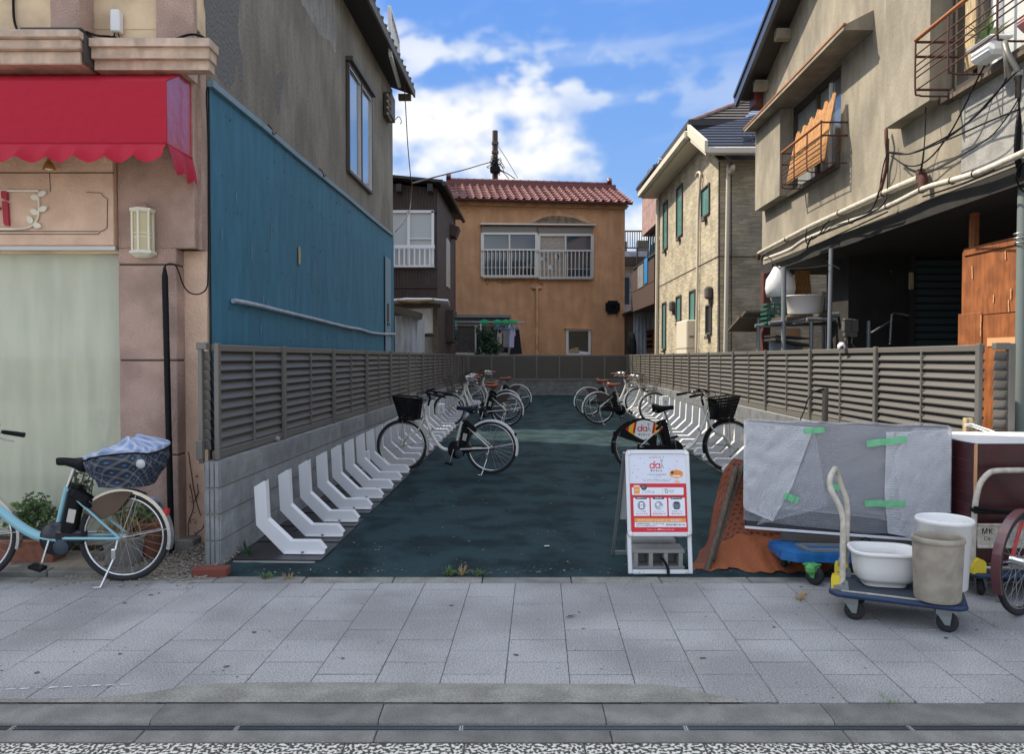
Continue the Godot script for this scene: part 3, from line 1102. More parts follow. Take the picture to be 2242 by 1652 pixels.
func make_wall_lantern() -> void:
	var o:=thing("wall_lantern","cream framed wall lantern on the pink pillar","lamp",at(313,565,5.9))
	var c:=at(313,507,5.885)
	var xf:=Transform3D(Basis(Vector3.UP,PI/6),Vector3(c.x,0,c.z))
	var yy:=func(y: float) -> float: return at(313,y,5.885).y
	var s:=S()
	lathe(s,xf,[Vector2(0.0,yy.call(444)),Vector2(0.028,yy.call(446)),Vector2(0.045,yy.call(453)),Vector2(0.048,yy.call(458))],6,false)
	done("dome",s,M.pink,o)
	s=S()
	lathe(s,xf,[Vector2(0.0,yy.call(457)),Vector2(0.092,yy.call(458)),Vector2(0.088,yy.call(464)),Vector2(0.075,yy.call(467))],6,false)
	done("top_plate",s,M.cream_paint,o)
	s=S()
	lathe(s,xf,[Vector2(0.074,yy.call(548)),Vector2(0.094,yy.call(551)),Vector2(0.096,yy.call(556)),Vector2(0.05,yy.call(565)),Vector2(0.0,yy.call(566))],6,false)
	done("base_plate",s,M.cream_paint,o)
	s=S()
	lathe(s,xf,[Vector2(0.066,yy.call(466)),Vector2(0.066,yy.call(550))],6,false)
	done("glass",s,M.lamp_glass,o)
	s=S()
	for k in 6:
		var a:=TAU*k/6.0
		var p:=xf*Vector3(cos(a)*0.072,0,sin(a)*0.072)
		span(s,Vector3(p.x,yy.call(465),p.z),Vector3(p.x,yy.call(551),p.z),0.014,0.014,Vector3(0,0,1))
	for y in [512,521]:
		for k in 6:
			var a:=TAU*k/6.0
			var b:=TAU*(k+1)/6.0
			span(s,xf*Vector3(cos(a)*0.07,yy.call(y),sin(a)*0.07),xf*Vector3(cos(b)*0.07,yy.call(y),sin(b)*0.07),0.007,0.007)
	done("frame",s,M.cream_paint,o)
func on_grey(x: float,y: float,off:=0.0) -> Vector3:
	return at(x,y,(2.60-off)/(0.0345-ray_x(x,y)))
func wall_patch(called: String,m: Material,parent: Node,pts: Array,ragged:=0.0) -> void:
	var list:=[]
	for i in pts.size():
		var a: Vector3=pts[i]
		var b: Vector3=pts[(i+1) % pts.size()]
		var k:=1 if ragged==0.0 else maxi(1,int(a.distance_to(b)/0.08))
		for j in k:
			var p:=a.lerp(b,float(j)/k)
			if ragged>0.0 and j>0:
				p+=Vector3(0,rng.randf_range(-1,1),rng.randf_range(-1,1) if absf(a.x-b.x)<absf(a.z-b.z)+0.3 else 0.0)*ragged
			list.append(p)
	var n:=Vector3.ZERO
	for i in range(1,list.size()-1):
		n+=(list[i]-list[0]).cross(list[i+1]-list[0])
	n=n.normalized()
	var u:=Vector3.UP.cross(n).normalized()
	var v:=n.cross(u)
	var flat:=PackedVector2Array()
	for p in list:
		flat.append(Vector2(u.dot(p),v.dot(p)))
	var ix:=Geometry2D.triangulate_polygon(flat)
	var s:=S()
	for i in range(0,ix.size(),3):
		tri(s,list[ix[i]],list[ix[i+1]],list[ix[i+2]])
	done(called,s,m,parent)
func make_grey_house() -> void:
	var o:=thing("grey_house","grey rendered house with a blue tin lower wall, left of the lot","house",Vector3(grey_x(6.1),0,-6.13))
	var s:=S()
	var y1:=6.25
	var z0:=6.131
	var z1:=13.9
	var p:=[]
	for y in [-0.06,y1]:
		p.append(Vector3(grey_x(z0),y,-z0))
		p.append(Vector3(grey_x(z1),y,-z1))
		p.append(Vector3(grey_x(z1)-0.3,y,-z1))
		p.append(Vector3(grey_x(z0)-0.3,y,-z0))
	hull(s,p)
	slab(s,-7.5,grey_x(z1)-0.301,-0.06,y1,z1-0.25,z1)
	done("wall",s,M.grey_render,o)
	var roof:=branch("roof",o)
	s=S()
	p=[]
	for e in [0.0,0.13]:
		p.append(Vector3(grey_x(7.95)+0.34,6.21+e,-7.95))
		p.append(Vector3(grey_x(14.05)+0.34,6.21+e,-14.05))
		p.append(Vector3(-7.6,8.3+e,-14.05))
		p.append(Vector3(-7.6,8.3+e,-7.95))
	hull(s,p)
	done("soffit",s,M.dark_trim,roof)
	s=S()
	span(s,Vector3(grey_x(7.95)+0.36,6.25,-7.95),Vector3(grey_x(14.1)+0.36,6.25,-14.1),0.03,0.13)
	done("eaves_board",s,M.grey_dark,roof)
	s=S()
	span(s,Vector3(grey_x(13.95)+0.10,6.14,-13.95),Vector3(grey_x(13.95)+0.32,6.14,-13.95),0.10,0.10)
	done("rafter_end",s,M.old_wood,roof)
	for i in 23:
		s=S()
		var d:=7.98+0.268*i
		var x:=grey_x(d)+0.375
		for k in 4:
			tube(s,[Vector3(x-0.27*k,6.335+0.108*k,-d),Vector3(x-0.27*k-0.30,6.335+0.108*(k+1),-d)],0.036,7)
			hull(s,[Vector3(x-0.27*k,6.30+0.108*k,-d+0.13),Vector3(x-0.27*k,6.30+0.108*k,-d-0.13),Vector3(x-0.27*k-0.3,6.30+0.108*(k+1),-d-0.13),Vector3(x-0.27*k-0.3,6.30+0.108*(k+1),-d+0.13),Vector3(x-0.27*k,6.325+0.108*k,-d+0.13),Vector3(x-0.27*k,6.325+0.108*k,-d-0.13),Vector3(x-0.27*k-0.3,6.325+0.108*(k+1),-d-0.13),Vector3(x-0.27*k-0.3,6.325+0.108*(k+1),-d+0.13)])
		done("tile",s,M.dark_trim,roof)
	var w:=branch("window",o)
	s=S()
	var a:=on_grey(768,150,0.02)
	var b:=on_grey(815,411,0.02)
	var wz0:=10.56
	var wz1:=12.0
	var wy0:=4.03
	var wy1:=5.47
	var edge:=[]
	for q in [[wz0,wy0],[wz1,wy0],[wz1,wy1],[wz0,wy1]]:
		edge.append(Vector3(grey_x(q[0])+0.03,q[1],-q[0]))
	for i in 4:
		span(s,edge[i],edge[(i+1) % 4],0.04,0.04,Vector3.RIGHT)
	var mid:=(wz0+wz1)*0.5
	span(s,Vector3(grey_x(mid)+0.03,wy0,-mid),Vector3(grey_x(mid)+0.03,wy1,-mid),0.05,0.05,Vector3.RIGHT)
	done("frame",s,M.bronze,w)
	s=S()
	for q in [[wz0+0.03,mid-0.02],[mid+0.02,wz1-0.03]]:
		var e:=[]
		for r in [[q[0],wy0+0.03],[q[1],wy0+0.03],[q[1],wy1-0.03],[q[0],wy1-0.03]]:
			e.append(Vector3(grey_x(r[0])+0.028,r[1],-r[0]))
		for i in 4:
			span(s,e[i],e[(i+1) % 4],0.03,0.03,Vector3.RIGHT)
	done("sash",s,M.aluminium,w)
	for q in [[wz0+0.04,mid-0.03],[mid+0.03,wz1-0.04]]:
		s=S()
		quad(s,Vector3(grey_x(q[0])+0.018,wy0,-q[0]),Vector3(grey_x(q[1])+0.018,wy0,-q[1]),Vector3(grey_x(q[1])+0.018,wy1,-q[1]),Vector3(grey_x(q[0])+0.018,wy1,-q[0]))
		done("pane",s,M.mirror_glass,w)
	s=S()
	span(s,Vector3(grey_x(wz0-0.03)+0.05,wy1+0.06,-wz0+0.03),Vector3(grey_x(wz1+0.03)+0.05,wy1+0.06,-wz1-0.03),0.10,0.06)
	done("hood",s,M.bronze,w)
	var q:=func(l: Array,off: float) -> Array:
		var r:=[]
		for e in l:
			r.append(on_grey((700.0+e[0]*0.4116)/1.6334,e[1]*0.4116/1.6334,off))
		return r
	wall_patch("pale_render",M.grey_pale,o,q.call([[900,-60],[1212,-60],[1216,200],[1221,468],[1200,440],[1178,360],[1120,340],[1075,300],[1045,245],[1010,180],[975,110],[930,50]],0.001),0.012)
	wall_patch("dark_render",M.grey_dark,o,q.call([[68,-60],[385,-60],[378,120],[370,260],[385,420],[408,480],[412,640],[402,772],[384,735],[380,600],[352,560],[345,690],[312,745],[300,780],[255,760],[200,680],[120,560]],0.001),0.02)
	wall_patch("damp_stain",M.grey_dark,o,q.call([[712,640],[745,610],[775,660],[762,740],[742,800],[735,950],[715,1010],[690,880],[702,760],[698,690]],0.001),0.02)
	for i in 10:
		var d0:=6.14+0.773*i
		s=S()
		s.set_smooth_group(0)
		for k in 48:
			var c:=[]
			for e in 2:
				var d:=d0+0.773*(k+e)/48.0
				c.append(Vector3(grey_x(d)+0.012+0.0065*sin((k+e)*PI)+0.006*(1 if (k+e) % 2==0 else 0) ,0,-d))
			quad(s,c[0]+Vector3(0,3.635,0),c[1]+Vector3(0,3.635,0),c[1]+Vector3(0,0.6,0),c[0]+Vector3(0,0.6,0))
		done("tin_sheet",s,M.blue_tin0,o)
	s=S()
	for i in 7:
		var d0:=6.14+1.08*i
		span(s,Vector3(grey_x(d0)+0.024,3.65+0.006*sin(i*2.0),-d0),Vector3(grey_x(d0+1.1)+0.024,3.65+0.006*sin(i*2.0+2.0),-minf(d0+1.1,13.92)),0.05,0.05)
	done("flashing",s,M.pale_blue_tin,o)
	s=S()
	for i in 120:
		var d:=6.25+7.4*pow(rng.randf(),0.9)
		var y: float=[1.75,2.25,2.75,3.2,3.5][rng.randi_range(0,4)]+rng.randf_range(-0.03,0.03)
		if rng.randf()<0.25:
			y=rng.randf_range(1.6,3.5)
		box(s,Vector3(grey_x(d)+0.024,y,-d),Vector3(0.006,rng.randf_range(0.005,0.013),0.008))
	done("nail_heads",s,M.rust,o).set_meta("kind","stuff")
	s=S()
	for i in 16:
		var d:=6.2+5.0*pow(rng.randf(),2.0)
		var y:=rng.randf_range(1.7,3.0)
		box(s,Vector3(grey_x(d)+0.024,y,-d),Vector3(0.004,rng.randf_range(0.05,0.2),0.006),0.0,Basis(Vector3.RIGHT,rng.randf_range(-0.08,0.08)))
	done("paint_scratches",s,M.pale_blue_tin,o).set_meta("kind","stuff")
	s=S()
	span(s,Vector3(grey_x(13.3)+0.03,3.2,-13.26),Vector3(grey_x(13.3)+0.03,1.1,-13.26),0.55,0.012,Vector3.RIGHT)
	done("grey_tin_patch",s,M.pale_blue_tin,o)
	var cd:=thing("conduit","white plastic conduit sagging along the blue tin wall","pipe",on_grey(512,660,0.05))
	s=S()
	var l:=[]
	for e in [[511,659],[530,662],[560,668],[600,678],[650,690],[700,702],[735,711],[765,718],[790,722],[812,729],[840,732],[864,732]]:
		l.append(on_grey(e[0],e[1],0.05))
	tube(s,smooth_path(l,3),0.021,8)
	done("tube",s,M.grey_tin,cd)
	s=S()
	for e in [[545,672],[660,698],[770,726]]:
		tube(s,ring_pts(on_grey(e[0],e[1]-3,0.045),Vector3(0,0,1),Vector3.UP,0.028,10),0.005,5,true)
	done("clip",s,M.steel,cd)
	org=Vector3.ZERO
	s=S()
	box(s,on_grey(656,560,0.03),Vector3(0.012,0.19,0.06),0.003)
	single("wood_batten",s,M.pale_wood,"small pale wood batten nailed to the blue tin wall","batten")
	s=S()
	box(s,on_grey(848,685,0.035),Vector3(0.05,0.30,0.12),0.004)
	box(s,on_grey(848,710,0.03),Vector3(0.06,0.05,0.16),0.004)
	single("meter_box",s,M.bronze,"dark meter box at the rear edge of the blue tin wall","box")
	var v:=thing("ventilator","brown louvred ventilator high on the rear corner of the grey house","ventilator",on_grey(850,265,0.06))
	s=S()
	box(s,on_grey(853,236,0.07),Vector3(0.13,0.40,0.42),0.01)
	done("hood",s,M.bronze,v)
	for k in 4:
		s=S()
		box(s,on_grey(853,236,0.14)+Vector3(0,-0.15+0.1*k,0),Vector3(0.03,0.03,0.38),0.0,Basis(Vector3(0,0,1),0.5))
		done("slat",s,M.aluminium,v)
	org=Vector3.ZERO
	s=S()
	tube(s,smooth_path([on_grey(860,262,0.1),at(866,262,13.5),at(871,256,13.5),at(876,258,13.5),at(879,266,13.5),at(877,272,13.5)],4),0.008,5)
	single("wire_hook",s,M.spoke,"bent wire hook sticking out below the ventilator","wire")
	for e in [[596,284,"rusty hook in the grey render above the blue tin flashing, near the shop"],[707,378,"rusty hook in the grey render above the blue tin flashing, near the window"]]:
		s=S()
		var c:=on_grey(e[0],e[1],0.04)
		tube(s,smooth_path([c+Vector3(-0.04,0.05,0),c,c+Vector3(0.02,-0.05,0.02),c+Vector3(0.03,-0.02,-0.03)],4),0.007,5)
		single("wall_hook",s,M.rust,e[2],"hook")
	var ra:=thing("roof_railing","white weathered railing standing at the roof edge of the grey house","railing",Vector3(grey_x(12.0)+0.2,6.3,-12.0))
	var t0:=at(853,16,12.0)
	var t1:=at(872,90,13.7)
	var b0:=at(855,120,12.0)
	var b1:=at(875,190,13.7)
	s=S()
	for e in [[t0,t1],[b0,b1],[t0,b0],[t1,b1]]:
		span(s,e[0],e[1],0.05,0.05)
	done("frame",s,M.white_paint,ra)
	for k in 5:
		s=S()
		span(s,t0.lerp(t1,(k+1)/6.0),b0.lerp(b1,(k+1)/6.0),0.02,0.02)
		done("bar",s,M.white_paint,ra)
	s=S()
	span(s,at(843,62,12.1),at(854,62,12.0),0.05,0.05)
	span(s,at(847,62,12.1),at(847,90,12.1),0.03,0.03)
	done("side_rail",s,M.white_paint,ra)
	org=Vector3.ZERO
	s=S()
	var dw:=[]
	for e in [[885,180,13.4],[889,250,13.8],[893,320,14.2],[899,385,14.6],[902,404,14.8],[900,440,14.8],[897,462,14.6],[885,485,14.3],[866,508,13.7]]:
		dw.append(at(e[0],e[1],e[2]))
	tube(s,smooth_path(dw,3),0.009,5)
	single("drop_wire",s,M.brown_trim,"thin wire hanging from the grey roof corner down to the blue tin wall","wire")
func conv(z: Array,ox: float,oy: float,k: float) -> Vector2:
	return Vector2((ox+z[0]*k)/1.6334,(oy+z[1]*k)/1.6334)
func ribbed(s: SurfaceTool,a: Vector3,b: Vector3,h: float,pitch: float,amp: float,round_ribs:=true) -> void:
	s.set_smooth_group(0 if round_ribs else -1)
	var f:=b-a
	var n:=maxi(2,int(f.length()/pitch))
	var side:=f.normalized().cross(Vector3.UP)
	var per:=4
	for i in n*per:
		var c:=[]
		for e in 2:
			var t:=float(i+e)/(n*per)
			var o: float=amp*sin(TAU*float(i+e)/per) if round_ribs else (amp if (i+e) % per==0 else 0.0)
			c.append(a+f*t+side*o)
		quad(s,c[0]+Vector3(0,h,0),c[1]+Vector3(0,h,0),c[1],c[0])
func make_brown_house() -> void:
	var zf:=18.4
	var o:=thing("brown_house","dark brown tin-clad house with a white framed window, behind the grey house","house",Vector3(-1.77,0,-18.4))
	var xr:=-1.764
	var s:=S()
	hull(s,[Vector3(xr,-0.06,-zf),Vector3(xr+0.13,-0.06,-22.2),Vector3(-6.5,-0.06,-22.2),Vector3(-6.5,-0.06,-zf),Vector3(xr,5.5,-zf),Vector3(xr+0.13,5.5,-22.2),Vector3(-6.5,5.95,-22.2),Vector3(-6.5,5.95,-zf)])
	slab(s,-9.0,-4.2,-0.06,8.6,17.5,22.9)
	slab(s,-9.5,-5.2,-0.06,12.0,22.9,33.0)
	done("wall",s,M.brown_tin,o)
	s=S()
	ribbed(s,Vector3(-3.3,4.95,-zf+0.012),Vector3(xr,4.95,-zf+0.012),0.55,0.07,0.008,false)
	done("upper_cladding",s,M.brown_tin,o)
	s=S()
	ribbed(s,Vector3(-3.3,3.20,-zf+0.012),Vector3(xr,3.20,-zf+0.012),0.40,0.07,0.008,false)
	ribbed(s,Vector3(-3.3,1.2,-zf+0.012),Vector3(xr,1.2,-zf+0.012),1.94,0.07,0.008,false)
	done("lower_cladding",s,M.brown_tin,o)
	s=S()
	for y in [4.94,3.62,3.17]:
		slab(s,-3.3,xr+0.02,y-0.02,y+0.02,zf-0.06,zf-0.001)
	done("trim",s,M.brown_trim,o)
	s=S()
	hull(s,[Vector3(-1.60,5.56,-18.05),Vector3(-1.47,5.56,-23.0),Vector3(-4.5,5.84,-23.0),Vector3(-4.5,5.84,-18.05),Vector3(-1.60,5.62,-18.05),Vector3(-1.47,5.62,-23.0),Vector3(-4.5,5.90,-23.0),Vector3(-4.5,5.90,-18.05)])
	done("roof",s,M.dark_trim,o)
	s=S()
	tube(s,[Vector3(-1.56,5.53,-18.02),Vector3(-1.43,5.53,-23.0)],0.055,8)
	done("gutter",s,M.brown_trim,o)
	for x in [-2.62,-1.9]:
		s=S()
		slab(s,x-0.06,x+0.06,5.36,5.53,18.06,18.4)
		done("rafter_end",s,M.dark_trim,o)
	var w:=branch("window",o)
	var q:=func(a: float,b: float) -> Vector3:
		var c:=conv([a,b],1370.0,350.0,0.4116)
		return at(c.x,c.y,18.33)
	s=S()
	for e in [[40,990,440,990],[40,1465,440,1465],[432,985,432,1470],[222,990,222,1465],[10,985,10,1470]]:
		span(s,q.call(e[0],e[1]),q.call(e[2],e[3]),0.06,0.05,Vector3(0,0,1))
	span(s,q.call(230,1225),q.call(425,1225),0.025,0.03,Vector3(0,0,1))
	done("frame",s,M.white,w)
	s=S()
	var b0: Vector3=q.call(5,1000)
	var b1: Vector3=q.call(430,1460)
	slab(s,b0.x,b1.x,b1.y,b0.y,18.36,18.37)
	done("pane",s,M.frosted,w)
	s=S()
	span(s,q.call(0,1302)+Vector3(0,0,0.12),q.call(452,1302)+Vector3(0,0,0.12),0.08,0.06,Vector3(0,0,1))
	span(s,q.call(0,1470)+Vector3(0,0,0.10),q.call(450,1470)+Vector3(0,0,0.10),0.03,0.05,Vector3(0,0,1))
	for k in 10:
		span(s,q.call(15+44.0*k,1300)+Vector3(0,0,0.12),q.call(15+44.0*k,1475)+Vector3(0,0,0.12),0.035,0.02,Vector3(0,0,1))
	done("railing",s,M.white,w)
	s=S()
	box(s,Vector3(xr+0.13,4.95,-21.3),Vector3(0.35,0.3,0.55),0.01,Basis(Vector3(0,0,1),-0.35))
	done("side_hood",s,M.brown_trim,o)
	s=S()
	slab(s,xr+0.05,xr+0.10,3.35,4.6,20.2,21.0)
	done("side_window",s,M.aluminium,o)
	s=S()
	slab(s,xr+0.05,xr+0.25,1.9,2.75,20.1,21.4,0.01)
	done("side_shutter_box",s,M.brown_tin,o)
	s=S()
	slab(s,xr+0.25,xr+0.27,1.98,2.6,20.3,21.3)
	done("side_pane",s,M.blue_glass,o)
	s=S()
	tube(s,[Vector3(-1.66,5.5,-22.3),Vector3(-1.66,0.3,-22.3)],0.045,8)
	done("downpipe",s,M.rust,o)
	var l:=thing("lean_to","patched lean-to with a sheet of white corrugated tin, below the white framed window","lean-to",Vector3(-2.2,0,-17.4))
	var g:=func(a: float,b: float,d: float) -> Vector3:
		var c:=conv([a,b],1370.0,1000.0,0.41035)
		return at(c.x,c.y,d)
	s=S()
	for k in 14:
		var y0: float=g.call(180,236+17.5*k,17.4).y
		var x0: float=g.call(178+8*k,236,17.4).x
		var x1: float=g.call(436+k,236,17.4).x
		tube(s,[Vector3(x0,y0,-17.4),Vector3(x1,y0+0.01,-17.4)],0.034,7)
	done("tin_sheet",s,M.white_paint,l)
	s=S()
	span(s,g.call(105,238,17.3),g.call(500,226,17.3),0.12,0.10)
	span(s,g.call(456,240,17.35),g.call(456,640,17.35),0.10,0.10)
	done("frame",s,M.old_wood,l)
	for k in 5:
		s=S()
		var c: Vector3=g.call(140+85*k,195+5.0*sin(k*2.0),17.2)
		box(s,c,Vector3(0.50,0.05,1.1),0.02,Basis.from_euler(Vector3(0.06*sin(k*3.0),0.1*sin(k*1.7),0.08*cos(k*2.3))))
		done("roof_sheet",s,M.white_paint if k % 2==0 else M.pale_wood,l)
	s=S()
	var c0: Vector3=g.call(300,570,17.42)
	box(s,c0+Vector3(0.12,-0.2,0),Vector3(0.55,0.75,0.05))
	done("board",s,M.grey_pale,l)
	var h:=thing("tin_shed","small pale corrugated tin shed with a dark roof edge, behind the left fence","shed",Vector3(-2.1,0,-15.5))
	s=S()
	var a0: Vector3=g.call(110,318,15.6)
	var a1: Vector3=g.call(298,345,15.5)
	ribbed(s,Vector3(a0.x,0.1,-15.5),Vector3(a1.x,0.1,-15.5),a0.y-0.1,0.10,0.014)
	ribbed(s,Vector3(a1.x,0.1,-15.5),Vector3(a1.x+0.02,0.1,-16.6),a0.y-0.12,0.10,0.014)
	done("wall",s,M.grey_tin,h)
	s=S()
	span(s,g.call(95,258,15.4),g.call(330,322,15.4),0.5,0.13)
	done("roof",s,M.bronze,h)
func on_orange(x: float,y: float,off:=0.0) -> Vector3:
	return at(x,y,27.773/(1.0-0.1287*ray_x(x,y))-off)
func make_orange_house() -> void:
	var o:=thing("orange_house","two-storey orange rendered house with a red tiled roof, at the rear of the lot","house",Vector3(1.0,0.2,-27.9))
	var fx:=Vector3(6.215,0,-0.8).normalized()
	var away:=Vector3(-0.1277,0,-0.9918)
	var a:=Vector3(-2.12,0,-27.5)
	var b:=Vector3(4.095,0,-28.3)
	var s:=S()
	hull(s,[a,b,b+away*4.7,a+away*4.7,a+Vector3(0,6.98,0),b+Vector3(0,6.98,0),b+away*4.7+Vector3(0,6.98,0),a+away*4.7+Vector3(0,6.98,0)])
	done("wall",s,M.orange,o)
	s=S()
	span(s,a+Vector3(0,6.95,0)-away*0.05-fx*0.05,b+Vector3(0,6.95,0)-away*0.05+fx*0.05,0.12,0.14)
	done("eaves_band",s,M.orange_pale,o)
	var roof:=branch("roof",o)
	s=S()
	var e0:=a-away*0.36-fx*0.10+Vector3(0,7.0,0)
	var e1:=b-away*0.36+fx*0.16+Vector3(0,7.0,0)
	var rise:=away*2.35+Vector3(0,0.98,0)
	var fall:=away*2.35-Vector3(0,0.98,0)
	hull(s,[e0,e1,e1+rise,e0+rise,e0+Vector3(0,0.05,0),e1+Vector3(0,0.05,0),e1+rise+Vector3(0,0.05,0),e0+rise+Vector3(0,0.05,0)])
	hull(s,[e0+rise,e1+rise,e1+rise+fall,e0+rise+fall,e0+rise+Vector3(0,0.06,0),e1+rise+Vector3(0,0.06,0),e1+rise+fall+Vector3(0,0.06,0),e0+rise+fall+Vector3(0,0.06,0)])
	hull(s,[e0+away*0.4,e0+rise,e0+rise+fall,e0+away*2.3,e0+away*0.4+fx*0.1,e0+rise+fx*0.1,e0+rise+fall+fx*0.1,e0+away*2.3+fx*0.1])
	hull(s,[e1+away*0.4,e1+rise,e1+rise+fall,e1+away*2.3,e1+away*0.4-fx*0.3,e1+rise-fx*0.3,e1+rise+fall-fx*0.3,e1+away*2.3-fx*0.3])
	done("decking",s,M.dark_trim,roof)
	var keep:=org
	org=Vector3.ZERO
	s=S()
	s.set_smooth_group(0)
	var prof:=[]
	for i in 9:
		var t:=i/8.0
		prof.append(Vector2(lerpf(-0.155,0.155,t),0.034*sin(TAU*t+0.6)+0.012*sin(2*TAU*t)))
	for i in 8:
		var p: Vector2=prof[i]
		var q: Vector2=prof[i+1]
		quad(s,Vector3(p.x,p.y+0.045,0.22),Vector3(q.x,q.y+0.045,0.22),Vector3(q.x,q.y,-0.22),Vector3(p.x,p.y,-0.22))
	s.set_smooth_group(-1)
	for i in 8:
		var p: Vector2=prof[i]
		var q: Vector2=prof[i+1]
		quad(s,Vector3(p.x,p.y+0.045,0.22),Vector3(q.x,q.y+0.045,0.22),Vector3(q.x,q.y+0.005,0.22),Vector3(p.x,p.y+0.005,0.22))
	var tile:=mesh_of(s)
	s=S()
	lathe(s,Transform3D(Basis(Vector3.UP,Vector3.RIGHT,Vector3(0,0,1)),Vector3(-0.16,0,0)),[Vector2(0.085,0.0),Vector2(0.085,0.04),Vector2(0.072,0.05),Vector2(0.072,0.32)],10)
	var cap:=mesh_of(s)
	org=keep
	var slope:=rise.normalized()
	var nrm:=fx.cross(-slope).normalized()
	if nrm.y<0:
		nrm=-nrm
	var tb:=Basis(fx,nrm,-slope)
	var wide:=(e1-e0).length()
	for r in 8:
		for k in 23:
			var p:=e0+fx*(wide*(k+0.5)/23.0)+slope*(0.12+0.318*r)+nrm*0.075
			place("tile",tile,M["tile%d" % [0,0,1,2,0][rng.randi_range(0,4)]],roof,Transform3D(tb.rotated(fx,rng.randf_range(-0.015,0.015)),p))
	for k in 21:
		place("ridge_tile",cap,M["tile%d" % rng.randi_range(0,2)],roof,Transform3D(Basis(fx,Vector3.UP,-away),e0+rise+fx*(0.15+(wide-0.3)*(k+0.5)/21.0)+Vector3(0,0.24,0)))
	s=S()
	span(s,e0+rise+Vector3(0,0.12,0),e1+rise+Vector3(0,0.12,0),0.22,0.17)
	done("ridge_course",s,M.tile1,roof)
	for e in [e0+rise+fx*0.08,e1+rise-fx*0.25]:
		s=S()
		box(s,e+Vector3(0,0.30,0),Vector3(0.17,0.36,0.2),0.03,tb.rotated(fx,0.5))
		done("ridge_ornament",s,M.tile1,roof)
	s=S()
	tube(s,[e0-away*0.05+Vector3(0,0.02,0),e1-away*0.05+Vector3(0,0.02,0)],0.05,7)
	done("gutter",s,M.tile1,roof)
	var z3:=func(l: Array,off: float) -> Array:
		var r:=[]
		for e in l:
			var c:=conv(e,1370.0,350.0,0.4116)
			r.append(on_orange(c.x,c.y,off))
		return r
	var z5:=func(l: Array,off: float) -> Array:
		var r:=[]
		for e in l:
			var c:=conv(e,1370.0,1000.0,0.41035)
			r.append(on_orange(c.x,c.y,off))
		return r
	wall_patch("pale_repair",M.orange_pale,o,z3.call([[1250,1100],[1290,1060],[1360,1025],[1450,1002],[1500,995],[1512,975],[1540,978],[1550,995],[1640,1002],[1730,1030],[1790,1070],[1850,1085],[1862,1110],[1840,1150],[1838,1108]],0.001))
	wall_patch("dark_repair",M.patch,o,z3.call([[1270,1098],[1330,1070],[1390,1042],[1460,1025],[1560,1028],[1650,1040],[1720,1068],[1770,1085],[1840,1100],[1840,1106],[1270,1102]],0.002))
	wall_patch("damp_stain",M.orange_stain,o,z3.call([[880,1578],[1400,1582],[1390,1640],[1340,1610],[1250,1630],[1180,1605],[1080,1625],[960,1600],[900,1635]],0.001),0.02)
	wall_patch("streak_stain",M.orange_streak,o,z5.call([[905,10],[950,12],[945,120],[935,170],[925,110],[912,160]],0.001),0.02)
	wall_patch("streak_stain",M.orange_streak,o,z5.call([[1740,10],[1830,8],[1822,90],[1800,60],[1785,150],[1765,80]],0.001),0.02)
	wall_patch("streak_stain",M.orange_streak,o,z5.call([[2030,-260],[2078,-300],[2078,180],[2052,120],[2040,-20]],0.001),0.03)
	wall_patch("streak_stain",M.orange_streak,o,z5.call([[640,240],[760,262],[850,290],[1110,300],[640,300]],0.001),0.02)
	wall_patch("streak_stain",M.orange_streak,o,z3.call([[650,945],[2070,952],[2060,985],[1700,968],[1250,985],[900,965],[720,1010],[690,965]],0.001),0.02)
	wall_patch("soot_stain",M.orange_stain,o,z5.call([[1945,195],[2050,195],[2052,300],[2040,350],[2030,300],[1965,290],[1955,330],[1948,290]],0.001))
	for u in 2:
		var w:=branch("window",o)
		var x0: float=[862,1352][u]
		var x1: float=[1332,1816][u]
		var y0: float=[1178,1190][u]
		var y1: float=[1556,1568][u]
		s=S()
		var c: Array=z3.call([[x0,y0],[x1,y0],[x1,y1],[x0,y1],[(x0+x1)*0.5,y0],[(x0+x1)*0.5,y1]],0.06)
		for i in 4:
			span(s,c[i],c[(i+1) % 4],0.11,0.07,away)
		span(s,c[4],c[5],0.06,0.06,away)
		done("frame",s,M.aluminium,w)
		for i in 2:
			s=S()
			var pa: Array=z3.call([[x0+8+(x1-x0)*0.5*i,y0+8],[x0-8+(x1-x0)*0.5*(i+1),y0+8],[x0-8+(x1-x0)*0.5*(i+1),y1-8],[x0+8+(x1-x0)*0.5*i,y1-8]],0.025)
			quad(s,pa[0],pa[1],pa[2],pa[3])
			done("pane",s,[M.blue_glass,M.dark_glass,M.sand_cloth,M.blue_glass][u*2+i],w)
		s=S()
		var bx: Array=z3.call([[x0-4,[1120,1130][u]],[x1+4,[1120,1130][u]],[x0-4,[1170,1180][u]],[x1+4,[1170,1180][u]]],0.10)
		hull(s,[bx[2],bx[3],bx[3]+away*0.1,bx[2]+away*0.1,bx[0],bx[1],bx[1]+away*0.1,bx[0]+away*0.1])
		done("shutter_box",s,M.fence,w)
		var rail:=branch("railing",w)
		s=S()
		var ry: float=[1322,1330][u]
		var rl: Array=z3.call([[x0-6,ry],[x1+6,ry],[x0-2,y1-2],[x1+2,y1-2],[x0-2,y1-80],[x1+2,y1-80]],0.20)
		span(s,rl[0],rl[1],0.06,0.05,away)
		span(s,rl[2],rl[3],0.04,0.05,away)
		span(s,rl[4],rl[5],0.012,0.02,away)
		for k in 14:
			var t:=(k+0.5)/14.0
			span(s,rl[0].lerp(rl[1],t),rl[2].lerp(rl[3],t)-Vector3(0,0.06,0),0.028,0.02,away)
		rail.free()
		done("railing",s,M.aluminium,w)
	s=S()
	var hd: Array=z3.call([[842,1100],[1842,1108]],0.13)
	span(s,hd[0],hd[1],0.05,0.26,away)
	done("window_hood",s,M.aluminium,o)
